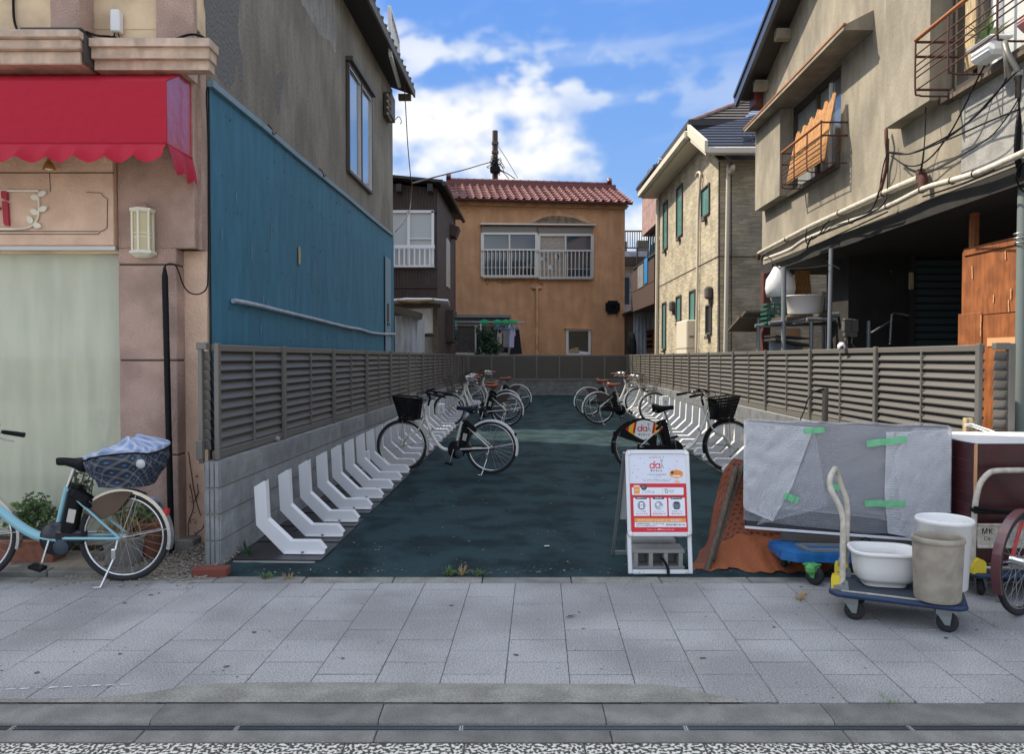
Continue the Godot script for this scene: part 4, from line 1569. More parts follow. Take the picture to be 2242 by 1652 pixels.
	for k in 9:
		s=S()
		var c: Array=z3.call([[1385+20.0*k+rng.randf_range(-8,8),1375+rng.randf_range(0,130)]],0.035)
		box(s,c[0],Vector3(rng.randf_range(0.06,0.14),rng.randf_range(0.08,0.2),0.01),0.0,Basis(away,rng.randf_range(-0.6,0.6)))
		done("paper_scrap",s,M.white_paint if k % 3==0 else (M.dark_glass if k % 3==1 else M.sand_cloth),o)
	var lw:=branch("window",o)
	s=S()
	var lc: Array=z5.call([[618,392],[1100,392],[1100,650],[618,650],[806,392],[806,650]],0.05)
	for i in 4:
		span(s,lc[i],lc[(i+1) % 4],0.09,0.07,away)
	span(s,lc[4],lc[5],0.06,0.06,away)
	done("frame",s,M.aluminium,lw)
	s=S()
	quad(s,lc[0]+away*0.03,lc[4]+away*0.03,lc[5]+away*0.03,lc[3]+away*0.03)
	done("pane",s,M.brown_cloth,lw)
	s=S()
	quad(s,lc[4]+away*0.03,lc[1]+away*0.03,lc[2]+away*0.03,lc[5]+away*0.03)
	done("pane",s,M.dark_glass,lw)
	s=S()
	var hb: Array=z5.call([[612,322],[1112,322],[612,360],[1100,360]],0.10)
	span(s,hb[0],hb[1],0.10,0.30,away)
	done("hood",s,M.steel,lw)
	s=S()
	hull(s,[hb[2]+Vector3(0,-0.15,0),hb[3]+Vector3(0,-0.15,0),hb[3]+Vector3(0,-0.15,0)+away*0.09,hb[2]+Vector3(0,-0.15,0)+away*0.09,hb[2]+Vector3(0,0.1,0),hb[3]+Vector3(0,0.1,0),hb[3]+Vector3(0,0.1,0)+away*0.09,hb[2]+Vector3(0,0.1,0)+away*0.09])
	done("shutter_box",s,M.bronze,lw)
	var sw:=branch("window",o)
	s=S()
	var sc: Array=z5.call([[1605,440],[1797,440],[1797,656],[1605,656]],0.04)
	for i in 4:
		span(s,sc[i],sc[(i+1) % 4],0.08,0.08,away)
	done("frame",s,M.white_paint,sw)
	s=S()
	quad(s,sc[0]+away*0.03,sc[1]+away*0.03,sc[2]+away*0.03,sc[3]+away*0.03)
	done("pane",s,M.dark_glass,sw)
	s=S()
	var hz: Array=z5.call([[1580,428],[1812,432]],0.06)
	span(s,hz[0],hz[1],0.04,0.2,away)
	done("hood",s,M.orange_pale,sw)
	s=S()
	var cb: Array=z5.call([[1655,628],[1740,640]],0.035)
	box(s,cb[0],Vector3(0.42,0.2,0.012),0.0,Basis(away,-0.3))
	done("cardboard",s,M.pale_wood,sw)
	s=S()
	box(s,cb[1],Vector3(0.4,0.1,0.012),0.0,Basis(away,0.1))
	done("paper_pile",s,M.white_paint,sw)
	s=S()
	var dp: Array=z5.call([[1340,78],[1340,665],[1296,74],[1380,74],[1340,250],[1340,490]],0.07)
	tube(s,[dp[0],dp[1]],0.055,8)
	tube(s,[dp[2],dp[3]],0.05,8)
	for k in 2:
		tube(s,[dp[4+k]+Vector3(0,0.03,0),dp[4+k]-Vector3(0,0.03,0)],0.07,8)
	done("downpipe",s,M.orange_pale,o)
	s=S()
	var vt: Array=z5.call([[1958,205],[2043,205],[2043,280],[1958,280]],0.08)
	for i in 4:
		span(s,vt[i],vt[(i+1) % 4],0.16,0.05,away)
	for k in 3:
		span(s,vt[0].lerp(vt[3],0.3+0.2*k),vt[1].lerp(vt[2],0.3+0.2*k),0.02,0.04)
	quad(s,vt[0]+away*0.06,vt[1]+away*0.06,vt[2]+away*0.06,vt[3]+away*0.06)
	done("vent",s,M.black,o)
	make_laundry()
func leaf_cloud(s: SurfaceTool,c: Vector3,r: Vector3,n: int,size: float) -> void:
	for i in n:
		var d:=Vector3(rng.randfn(),rng.randfn(),rng.randfn()).normalized()*pow(rng.randf(),0.45)
		leaf_quad(s,c+d*r,size*rng.randf_range(0.6,1.25))
func leaf_quad(s: SurfaceTool,p: Vector3,size: float) -> void:
	var a:=Vector3(rng.randfn(),rng.randfn()*0.5+0.2,rng.randfn()).normalized()
	var b:=a.cross(Vector3(rng.randfn(),rng.randfn(),rng.randfn())).normalized()
	var n:=a.cross(b)*size*0.15
	tri(s,p-a*size*0.5,p+b*size*0.28+n,p+a*size*0.5)
	tri(s,p-a*size*0.5,p+a*size*0.5,p-b*size*0.28+n)
func make_laundry() -> void:
	var z:=func(a: float,b: float,d: float) -> Vector3:
		var c:=conv([a,b],1370.0,1000.0,0.41035)
		return at(c.x,c.y,d)
	var d:=26.7
	var p:=thing("laundry_pole","pale green laundry pole with a row of green clips in front of the orange house","laundry pole",z.call(920,372,d))
	var s:=S()
	tube(s,[z.call(600,370,d),z.call(1238,374,d)],0.022,8)
	done("pole",s,M.grey_tin,p)
	for x in [883,996,1071,1131]:
		s=S()
		box(s,z.call(x,374,d),Vector3(0.29,0.13,0.08),0.02)
		box(s,z.call(x,362,d),Vector3(0.10,0.10,0.06),0.02)
		done("clip",s,M.clip_green,p)
	s=S()
	span(s,z.call(852,368,d),z.call(852,660,d),0.05,0.05,Vector3(0,0,1))
	done("post",s,M.white_paint,p)
	var list:=[
		["top","pale sand-coloured strappy top on a blue hanger, leftmost garment on the laundry pole",M.sand_cloth,[[1003,440],[1010,470],[1024,470],[1033,440],[1036,480],[1034,588],[992,578],[994,480]],26.62],
		["shirt","dark printed t-shirt, second garment on the laundry pole",M.print_cloth,[[1058,425],[1090,425],[1106,440],[1108,470],[1098,475],[1100,590],[1044,592],[1046,478],[1038,470],[1042,440]],26.7],
		["shirt","lilac short-sleeved t-shirt, third garment on the laundry pole",M.lilac,[[1112,412],[1132,410],[1150,425],[1156,490],[1142,496],[1140,592],[1096,592],[1100,470],[1092,450],[1100,425]],26.78],
		["trousers","black clothes hanging at the right end of the laundry pole",M.black_cloth,[[1150,425],[1185,425],[1196,520],[1212,650],[1105,655],[1112,600],[1140,595],[1146,500]],26.86],
		["jacket","dark navy garment behind the sand-coloured top on the laundry pole",M.navy,[[985,420],[1000,430],[1002,560],[975,640],[968,560],[972,440]],26.9],
	]
	for g in list:
		var o:=thing(g[0],g[1],"laundry",z.call(g[3][0][0],380,g[4]),"laundry hanging behind the rear fence")
		s=S()
		var pl:=PackedVector2Array()
		for e in g[3]:
			var v: Vector3=z.call(e[0],e[1],g[4])
			pl.append(Vector2(v.x,v.y))
		prism(s,pl,Transform3D(Basis(Vector3.UP,0.25),Vector3(0,0,-g[4])+Vector3(pl[0].x,0,0)-Basis(Vector3.UP,0.25)*Vector3(pl[0].x,0,0)),-0.02,0.02)
		done("cloth",s,g[2],o)
		s=S()
		var hx: float=(g[3][0][0]+g[3][1][0])*0.5
		tube(s,[z.call(hx,375,g[4]),z.call(hx,405,g[4]),z.call(hx-22,435,g[4]-0.03),z.call(hx+22,435,g[4]-0.03),z.call(hx,405,g[4])],0.02,5)
		done("hanger",s,M.hanger_blue if g[0] in ["top","shirt"] else M.grey_tin,o)
	var sh:=thing("shrub","leafy green shrub in front of the lower left window of the orange house","shrub",Vector3(z.call(920,600,26.3).x,0.25,-26.3))
	s=S()
	for k in 9:
		var t: Vector3=z.call(835+20.0*k,455+15.0*absf(k-3.0),26.3+0.1*sin(k*2.0))
		tube(s,smooth_path([Vector3(z.call(930,640,26.3).x,0.3,-26.3),Vector3(z.call(925+4*(k-4),570,26.3).x,1.9,-26.3),t],3),0.012,4)
	done("stem",s,M.old_wood,sh)
	s=S()
	for e in [[850,460,0.22,60],[890,490,0.28,90],[930,480,0.25,70],[900,540,0.33,120],[950,560,0.30,110],[985,600,0.26,90],[905,610,0.36,140],[950,640,0.35,120],[825,640,0.12,22],[875,570,0.22,60]]:
		leaf_cloud(s,z.call(e[0],e[1],26.3),Vector3(e[2],e[2],e[2]*0.8),e[3],0.13)
	done("foliage",s,M.leaf_dark,sh)
func make_far_houses() -> void:
	var z:=func(a: float,b: float,d: float) -> Vector3:
		var c:=conv([a,b],2100.0,200.0,0.6661)
		return at(c.x,c.y,d)
	var p:=thing("utility_pole","old brown utility pole with tangled wires behind the red tiled roof","pole",Vector3(at(1084,500,33.0).x,0,-33.0))
	var s:=S()
	tube(s,[Vector3(p.position.x,0,-33),at(1084,287,33.0)],[0.17,0.12],10)
	done("mast",s,M.brown_trim,p)
	for y in [314,334,350,362]:
		s=S()
		tube(s,[at(1084,y-2.5,33.0),at(1084,y+2.5,33.0)],0.155,10)
		if y<340:
			span(s,at(1079+(0 if y==314 else 6),y,32.8),at(1091,y,32.8),0.05,0.08)
		done("band",s,M.bronze,p)
	s=S()
	for k in 14:
		var a:=rng.randf()*TAU
		var c:=at(1084+7.0*cos(a),362+10.0*sin(a),32.7)
		tube(s,smooth_path([c,c+Vector3(rng.randf_range(-0.3,0.3),rng.randf_range(-0.35,0.3),0.1),at(1084+rng.randf_range(-13,13),rng.randf_range(345,385),32.6),at(1084,rng.randf_range(350,380),32.75)],3),0.016,4)
	done("tangle",s,M.black,p)
	s=S()
	box(s,at(1084,372,32.7),Vector3(0.42,0.28,0.3),0.05)
	done("splice_box",s,M.black,p)
	org=Vector3.ZERO
	s=S()
	tube(s,smooth_path([at(902,402,14.8),at(960,386,20.0),at(1020,371,26.0),at(1060,359,31.0),at(1078,355,32.9)],4),0.02,5)
	single("overhead_wire",s,M.brown_trim,"pale wire running from the old pole to the brown house roof","wire")
	s=S()
	tube(s,smooth_path([at(1089,318,33.0),at(1110,350,34.0),at(1134,391,35.0)],3),0.018,4)
	single("guy_wire",s,M.grey_tin,"thin straight wire sloping right from the pole top","wire")
	for k in 2:
		s=S()
		tube(s,smooth_path([at(1090,366+4*k,32.9),at(1104+6*k,380,33.2),at(1114+14*k,392,33.4)],3),0.022,4)
		single("pole_wire",s,M.brown_trim,["lower short wire dropping right from the pole behind the ridge","upper short wire dropping right from the pole behind the ridge"][k],"wire")
	var g:=thing("far_grey_house","pale grey sided house with a roof terrace, in the gap right of the orange house","house",Vector3(5.2,0,-34))
	s=S()
	slab(s,3.2,9.0,0,6.15,34.0,38.0)
	done("wall",s,M.white_siding,g)
	s=S()
	for k in 24:
		slab(s,3.2,7.5,2.0+0.17*k,2.15+0.17*k,33.96,33.995)
	done("siding",s,M.white_siding,g)
	s=S()
	var a0: Vector3=z.call(185,1085,33.9)
	slab(s,3.2,7.5,a0.y-0.35,a0.y,33.6,33.95)
	done("canopy",s,M.bronze,g)
	s=S()
	var w0: Vector3=z.call(190,1190,33.9)
	var w1: Vector3=z.call(225,1335,33.9)
	slab(s,w0.x-0.5,w1.x,w1.y,w0.y,33.9,33.95)
	done("window",s,M.blue_glass,g)
	s=S()
	var r0: Vector3=z.call(180,942,34.0)
	var r1: Vector3=z.call(330,1032,34.0)
	span(s,Vector3(r0.x,r0.y,-34.0),Vector3(r1.x,r0.y,-34.0),0.05,0.06)
	span(s,Vector3(r0.x,r1.y,-34.0),Vector3(r1.x,r1.y,-34.0),0.05,0.06)
	for k in 13:
		var x:=lerpf(r0.x,r1.x,k/12.0)
		span(s,Vector3(x,r0.y,-34.0),Vector3(x,r1.y,-34.0),0.03,0.03,Vector3(0,0,1))
	span(s,z.call(268,1030,33.5),z.call(268,1130,33.5),0.06,0.06,Vector3(0,0,1))
	done("terrace_railing",s,M.bronze,g)
	s=S()
	slab(s,z.call(186,970,35.5).x,z.call(205,970,35.5).x,r1.y,r0.y-0.3,35.0,35.5)
	slab(s,z.call(262,970,35.5).x,z.call(320,970,35.5).x,r1.y,r0.y-0.25,35.0,35.5)
	done("terrace_unit",s,M.bronze,g)
	var h:=thing("balcony_house","house with a brown balcony, pink boards and a brown hipped roof behind the beige house","house",Vector3(4.3,0,-22.0))
	s=S()
	slab(s,5.6,12.0,0.0,5.3,22.0,26.0)
	slab(s,5.6,12.0,5.2,7.9,21.9,26.0)
	done("wall",s,M.brown_tin,h)
	s=S()
	slab(s,4.05,5.6,5.28,6.75,21.75,24.3)
	for y in [5.28,6.02]:
		slab(s,4.045,4.06,y,y+0.02,21.74,24.31)
	done("upper_bay",s,M.pink_board,h)
	s=S()
	hull(s,[Vector3(3.9,6.76,-21.6),Vector3(5.3,7.1,-21.6),Vector3(5.3,7.1,-24.6),Vector3(3.9,6.76,-24.6),Vector3(3.9,6.84,-21.6),Vector3(5.3,7.2,-21.6),Vector3(5.3,7.2,-24.6),Vector3(3.9,6.84,-24.6)])
	done("bay_roof",s,M.slate,h)
	s=S()
	slab(s,4.05,5.6,3.05,4.36,22.2,26.4)
	slab(s,4.04,4.05,3.70,3.72,22.2,26.4)
	done("balcony",s,M.brown_trim,h)
	s=S()
	tube(s,[Vector3(4.12,4.5,-22.2),Vector3(4.12,4.5,-26.4)],0.035,6)
	for k in 7:
		tube(s,[Vector3(4.12,4.36,-22.3-0.65*k),Vector3(4.12,4.5,-22.3-0.65*k)],0.02,5)
	done("balcony_rail",s,M.dark_trim,h)
	s=S()
	for k in 5:
		tube(s,[Vector3(4.2,4.36,-22.6-0.4*k),Vector3(4.25,5.4,-22.6-0.4*k)],0.03,5)
	box(s,Vector3(4.3,4.7,-23.4),Vector3(0.1,0.5,1.4))
	done("balcony_unit",s,M.blue_glass,h)
	var roof:=branch("roof",h)
	var e:=Vector3(4.85,7.9,-21.3)
	var top:=e+Vector3(3.2,1.92,-3.2)
	for k in 12:
		s=S()
		var t0:=k/12.0
		var t1:=(k+1)/12.0
		var up:=Vector3(0,0.04,0)
		quad(s,e.lerp(top,t0)+up,Vector3(14,lerpf(e.y,top.y,t0),lerpf(e.z,top.z,t0))+up,Vector3(14,lerpf(e.y,top.y,t1),lerpf(e.z,top.z,t1)),e.lerp(top,t1))
		quad(s,e.lerp(top,t0)+up,Vector3(lerpf(e.x,top.x,t0),lerpf(e.y,top.y,t0),-30)+up,Vector3(lerpf(e.x,top.x,t1),lerpf(e.y,top.y,t1),-30),e.lerp(top,t1))
		done("shingle_course",s,M.brown_slate,roof)
	s=S()
	span(s,e,Vector3(14,e.y,e.z),0.1,0.16)
	span(s,e,Vector3(e.x,e.y,-30),0.1,0.16)
	done("gutter",s,M.dark_trim,roof)
	s=S()
	tube(s,[e+Vector3(0,0.05,0),top+Vector3(0,0.05,0),Vector3(14,top.y+0.05,top.z)],0.06,6)
	done("hip_capping",s,M.pink_board,roof)
	org=Vector3.ZERO
	s=S()
	ribbed(s,Vector3(4.03,3.75,-23.2),Vector3(4.03,3.75,-23.7),0.75,0.12,0.02)
	single("hanging_cloth",s,M.cyan_cloth,"bright blue cloth hung over the brown balcony","laundry")
	s=S()
	ribbed(s,Vector3(4.03,3.7,-23.9),Vector3(4.03,3.7,-24.9),0.7,0.14,0.02)
	single("hanging_cloth",s,M.grey_curtain,"grey cloth hung over the brown balcony, left of the blue one","laundry")
	var an:=thing("antenna","thin television antenna above the pink boarded wall","antenna",z.call(380,660,23.0))
	s=S()
	tube(s,[z.call(338,668,23.0),z.call(390,555,23.0)],0.022,5)
	tube(s,[z.call(315,635,23.0),z.call(375,645,23.0),z.call(380,665,23.0)],0.014,4)
	tube(s,[z.call(380,552,23.0),z.call(400,556,22.6)],0.014,4)
	for k in 5:
		var c: Vector3=z.call(322+11*k,636+2*k,23.0)
		tube(s,[c+Vector3(0,0.1,0.25),c+Vector3(0,-0.02,-0.25)],0.01,4)
	done("rods",s,M.grey_tin,an)
	var t:=thing("corrugated_shed","bluish corrugated tin shed between the orange house and the beige house","shed",Vector3(4.2,0,-27))
	s=S()
	var c0: Vector3=z.call(248,1380,26.6)
	var c1: Vector3=z.call(368,1372,26.6)
	ribbed(s,Vector3(c0.x,0.2,-26.6),Vector3(c1.x,0.2,-26.6),c0.y-0.2,0.12,0.02)
	done("front_sheet",s,M.grey_tin,t)
	s=S()
	var c2: Vector3=z.call(200,1390,28.5)
	hull(s,[Vector3(c0.x-0.01,0.2,-26.65),Vector3(c0.x+0.05,0.2,-26.65),Vector3(c2.x+0.1,0.2,-28.6),Vector3(c2.x,0.2,-28.6),Vector3(c0.x-0.01,c0.y,-26.65),Vector3(c0.x+0.05,c0.y,-26.65),Vector3(c2.x+0.1,c0.y,-28.6),Vector3(c2.x,c0.y,-28.6)])
	slab(s,c0.x-0.15,c1.x,c0.y+0.01,c0.y+0.06,26.45,28.4)
	done("side_wall",s,M.dark_trim,t)
	var wf:=thing("board_fence","low brown board fence in front of the corrugated shed","fence",z.call(340,1600,25.9))
	for k in 4:
		s=S()
		span(s,z.call(318,1495+28*k,25.9),z.call(362,1488+28*k,25.9),0.03,0.24)
		done("board",s,M.rust if k % 2==0 else M.old_wood,wf)
	s=S()
	span(s,z.call(362,1475,25.85),z.call(362,1620,25.85),0.12,0.12,Vector3(0,0,1))
	done("post",s,M.rust_orange,wf)
	org=Vector3.ZERO
	s=S()
	for k in 3:
		lathe(s,Transform3D(Basis(Vector3(0,0,1),PI/2+0.15),at(1383,765-9*k,26.0)),[Vector2(0.12,-0.09),Vector2(0.28,-0.1),Vector2(0.31,0.0),Vector2(0.28,0.1),Vector2(0.12,0.09)],14)
	single("tyre_stack",s,M.rubber,"old black tyres stacked beside the corrugated shed","tyres")
func ledger_pictures() -> void:
	var n:=512
	var hgt:=Image.create(n,n,false,Image.FORMAT_RGB8)
	var col:=Image.create(n,n,false,Image.FORMAT_RGB8)
	var r:=RandomNumberGenerator.new()
	r.seed=91
	var y:=0
	while y<n:
		var h:=mini(r.randi_range(14,22),n-y)
		var x:=0
		while x<n:
			var w:=mini(r.randi_range(60,190),n-x)
			var v:=r.randf_range(0.84,1.0)
			var e:=r.randf_range(0.45,1.0)
			col.fill_rect(Rect2i(x,y,w,h),Color(v,v*r.randf_range(0.97,1.0),v*r.randf_range(0.92,1.0)))
			hgt.fill_rect(Rect2i(x,y,w,h),Color(e,e,e))
			hgt.fill_rect(Rect2i(x,y+h-3,w,3),Color(0.1,0.1,0.1))
			col.fill_rect(Rect2i(x,y+h-2,w,2),Color(0.52,0.50,0.46))
			x+=w
		y+=h
	hgt.bump_map_to_normal_map(3.0)
	T["ledger"]=ImageTexture.create_from_image(col)
	T["ledger_n"]=ImageTexture.create_from_image(hgt)
func on_beige(x: float,y: float,off:=0.0) -> Vector3:
	return at(x,y,(3.793-off)/(ray_x(x,y)-0.0111))
func make_beige_house() -> void:
	ledger_pictures()
	mat("ledger",Color(0.64,0.575,0.44),0.9,{tex="ledger",scale=1.25,nrm="ledger_n",nstr=0.7,det="soft",dscale=0.25})
	var o:=thing("beige_house","beige split-stone clad house with narrow green windows, right of the lot","house",Vector3(3.96,0,-15))
	var s:=S()
	var w:=[]
	for y in [0.0,1.0]:
		w.append(Vector3(3.9595,5.32*y,-15.0))
		w.append(Vector3(9.5,5.32*y,-15.0))
		w.append(Vector3(9.5,6.0*y,-21.3))
		w.append(Vector3(4.03,6.0*y,-21.3))
	hull(s,[w[0],w[1],w[2],w[3],Vector3(3.9595,5.3,-15),Vector3(9.5,5.3,-15),Vector3(9.5,5.3,-21.3),Vector3(4.03,5.3,-21.3)])
	var g:=[]
	for x in [0.0,0.25]:
		for p in [[15.0,5.3],[16.35,5.98],[21.3,5.98],[21.3,5.3]]:
			g.append(Vector3(3.793+0.0111*p[0]+x,p[1],-p[0]))
	quad(s,g[0],g[1],g[2],g[3])
	quad(s,g[7],g[6],g[5],g[4])
	quad(s,g[3],g[2],g[6],g[7])
	done("wall",s,M.ledger,o)
	s=S()
	span(s,Vector3(3.955,3.45,-14.99),Vector3(4.026,3.45,-21.3),0.014,0.014)
	span(s,Vector3(3.95,3.45,-14.992),Vector3(7.0,3.45,-14.992),0.014,0.014)
	for x in [1575,1601]:
		span(s,at(x,355,14.992),at(x,780,14.992),0.014,0.014,Vector3(0,0,1))
	done("panel_joint",s,M.brown_trim,o)
	var roof:=branch("roof",o)
	var e:=Vector3(3.62,5.36,-14.55)
	var hip:=Vector3(3.62,6.02,-15.87)
	for k in 18:
		s=S()
		var d:=0.25*k
		var y0:=e.y+d*0.5
		var z0:=e.z-d
		var x0:=e.x if z0>hip.z else e.x+(hip.z-z0)
		var y1:=e.y+(d+0.25)*0.5
		var z1:=e.z-d-0.25
		var x1:=e.x if z1>hip.z else e.x+(hip.z-z1)
		hull(s,[Vector3(x0,y0,z0),Vector3(11,y0,z0),Vector3(11,y1,z1),Vector3(x1,y1,z1),Vector3(x0,y0+0.06,z0),Vector3(11,y0+0.06,z0),Vector3(11,y1+0.022,z1),Vector3(x1,y1+0.022,z1)])
		done("slate_course",s,M.slate,roof)
	s=S()
	var far:=Vector3(e.x,6.02,-21.7)
	hull(s,[hip,Vector3(e.x+3.2,7.62,hip.z-3.2),Vector3(e.x+3.2,7.62,-21.7),far,hip+Vector3(0,0.05,0),Vector3(e.x+3.2,7.67,hip.z-3.2),Vector3(e.x+3.2,7.67,-21.7),far+Vector3(0,0.05,0)])
	done("left_slope",s,M.slate,roof)
	s=S()
	for r in 2:
		for k in 10:
			var p:=Vector3(4.55+0.42*k+0.21*r,e.y+0.36+0.085*r,e.z-0.55-0.172*r)
			box(s,p,Vector3(0.20,0.06,0.05),0.0)
			box(s,p+Vector3(-0.08,-0.02,0.03),Vector3(0.03,0.1,0.05),0.0)
			box(s,p+Vector3(0.08,-0.02,0.03),Vector3(0.03,0.1,0.05),0.0)
	done("snow_guards",s,M.slate,roof)
	s=S()
	slab(s,3.62,11.0,5.27,5.40,14.42,14.56,0.02)
	done("front_gutter",s,M.beige_trim,roof)
	s=S()
	hull(s,[Vector3(3.56,5.30,-14.45),Vector3(3.62,5.30,-14.45),Vector3(3.62,6.02,-15.9),Vector3(3.56,6.02,-15.9),Vector3(3.56,5.52,-14.45),Vector3(3.62,5.52,-14.45),Vector3(3.62,6.24,-15.9),Vector3(3.56,6.24,-15.9)])
	done("verge_board",s,M.beige_trim,roof)
	s=S()
	slab(s,3.50,3.62,5.96,6.12,15.9,21.75,0.02)
	done("side_gutter",s,M.beige_trim,roof)
	s=S()
	slab(s,3.6,4.05,5.92,5.96,16.0,21.7)
	hull(s,[Vector3(3.62,5.28,-14.6),Vector3(3.97,5.28,-14.6),Vector3(3.97,5.92,-15.95),Vector3(3.62,5.92,-15.95),Vector3(3.62,5.33,-14.6),Vector3(3.97,5.33,-14.6),Vector3(3.97,5.98,-15.95),Vector3(3.62,5.98,-15.95)])
	done("soffit",s,M.beige_trim,roof)
	var z:=func(a: float,b: float,off: float) -> Vector3:
		var c:=conv([a,b],2100.0,200.0,0.6661)
		return on_beige(c.x,c.y,off)
	for q in [[408,430,788,1036,0],[480,510,703,968,0],[614,655,705,858,0],[403,421,1328,1572,0],[478,502,1292,1424,0],[549,578,1263,1562,0],[638,665,1340,1492,1]]:
		var wn:=branch("window",o)
		s=S()
		var a: Vector3=z.call(q[0],(q[2]+q[3])*0.5,0.014)
		var b: Vector3=z.call(q[1],(q[2]+q[3])*0.5,0.014)
		var m: Vector3=z.call((q[0]+q[1])*0.5,q[2],0.014)
		var n: Vector3=z.call((q[0]+q[1])*0.5,q[3],0.014)
		var c:=[Vector3(a.x,n.y,a.z),Vector3(b.x,n.y,b.z),Vector3(b.x,m.y,b.z),Vector3(a.x,m.y,a.z)]
		for i in 4:
			span(s,c[i],c[(i+1) % 4],0.036,0.04,Vector3.RIGHT)
		span(s,(c[0]+c[1])*0.5+Vector3(-0.03,-0.08,-0.12),(c[0]+c[1])*0.5+Vector3(-0.03,-0.08,0.12),0.06,0.06)
		done("frame",s,M.brown_slate,wn)
		s=S()
		quad(s,c[0]+Vector3(0.01,0,0),c[1]+Vector3(0.01,0,0),c[2]+Vector3(0.01,0,0),c[3]+Vector3(0.01,0,0))
		done("pane",s,M.green_glass if q[4]==0 else M.dark_glass,wn)
	for q in [[455,1345],[650,1273]]:
		s=S()
		var c: Vector3=z.call(q[0],q[1],0.07)
		box(s,c,Vector3(0.12,0.24,0.22),0.03)
		box(s,c+Vector3(0.03,-0.17,0.02),Vector3(0.06,0.1,0.08))
		done("vent_cowl",s,M.brown_slate,o)
	s=S()
	var pp:=[]
	for q in [[585,650],[590,632],[600,626],[608,640],[604,700],[596,860],[592,1100],[588,1400],[584,1600]]:
		pp.append(z.call(q[0],q[1],0.05))
	tube(s,smooth_path(pp,3),0.028,7)
	done("cable_duct",s,M.beige_trim,o)
	s=S()
	tube(s,[z.call(379,772,0.05),z.call(372,1610,0.05)],0.05,7)
	done("rear_downpipe",s,M.beige_trim,o)
	s=S()
	tube(s,smooth_path([at(1604,362,14.55),at(1604,372,14.6),at(1597,380,14.85),at(1594,392,14.92),at(1588,780,14.92)],3),0.042,8)
	done("downpipe",s,M.beige_trim,o)
	var h:=thing("water_heater","tall beige water heater cabinet against the sunlit beige wall","heater",Vector3(3.85,0.2,-18.0))
	s=S()
	var h0: Vector3=z.call(478,1430,0.23)
	var h1: Vector3=z.call(530,1430,0.23)
	slab(s,h0.x,h0.x+0.215,0.2,h0.y,-h1.z,-h0.z,0.02)
	done("cabinet",s,M.beige_trim,h)
	s=S()
	slab(s,h0.x-0.004,h0.x+0.2,1.7,1.715,-h1.z-0.004,-h0.z)
	slab(s,h0.x+0.06,h0.x+0.16,1.93,1.98,-h1.z-0.006,-h1.z)
	done("seam",s,M.fence,h)
func on_side(x: float,y: float,off:=0.0) -> Vector3:
	return at(x,y,(3.70-off)/(ray_x(x,y)-0.0173))
func r1(a: float,b: float,off:=0.0) -> Vector3:
	return on_side((2650.0+0.4514*a)/1.6334,0.4514*b/1.6334,off)
func r2(a: float,b: float,off:=0.0) -> Vector3:
	return on_side((2650.0+0.4514*a)/1.6334,(600.0+0.4514*b)/1.6334,off)
func r2d(a: float,b: float,d: float) -> Vector3:
	return at((2650.0+0.4514*a)/1.6334,(600.0+0.4514*b)/1.6334,d)
func sv(d: float,y: float,off:=0.0) -> Vector3:
	return Vector3(side_x(d)-off,y,-d)
func side_box(s: SurfaceTool,d0: float,d1: float,y0: float,y1: float,o0: float,o1: float) -> void:
	hull(s,[sv(d0,y0,o0),sv(d1,y0,o0),sv(d1,y0,o1),sv(d0,y0,o1),sv(d0,y1,o0),sv(d1,y1,o0),sv(d1,y1,o1),sv(d0,y1,o1)])
func wires(o: Node,list: Array,off: float,r: float,m: Material,called: String,conv_first:=true) -> void:
	for l in list:
		var s:=S()
		var pts:=[]
		for i in l.size():
			var e: Array=l[i]
			var k: float=off+(0.02*sin(i*1.7))
			pts.append(r1(e[0],e[1],k) if conv_first else r2(e[0],e[1],k))
		tube(s,smooth_path(pts,4),r,6)
		done(called,s,m,o)
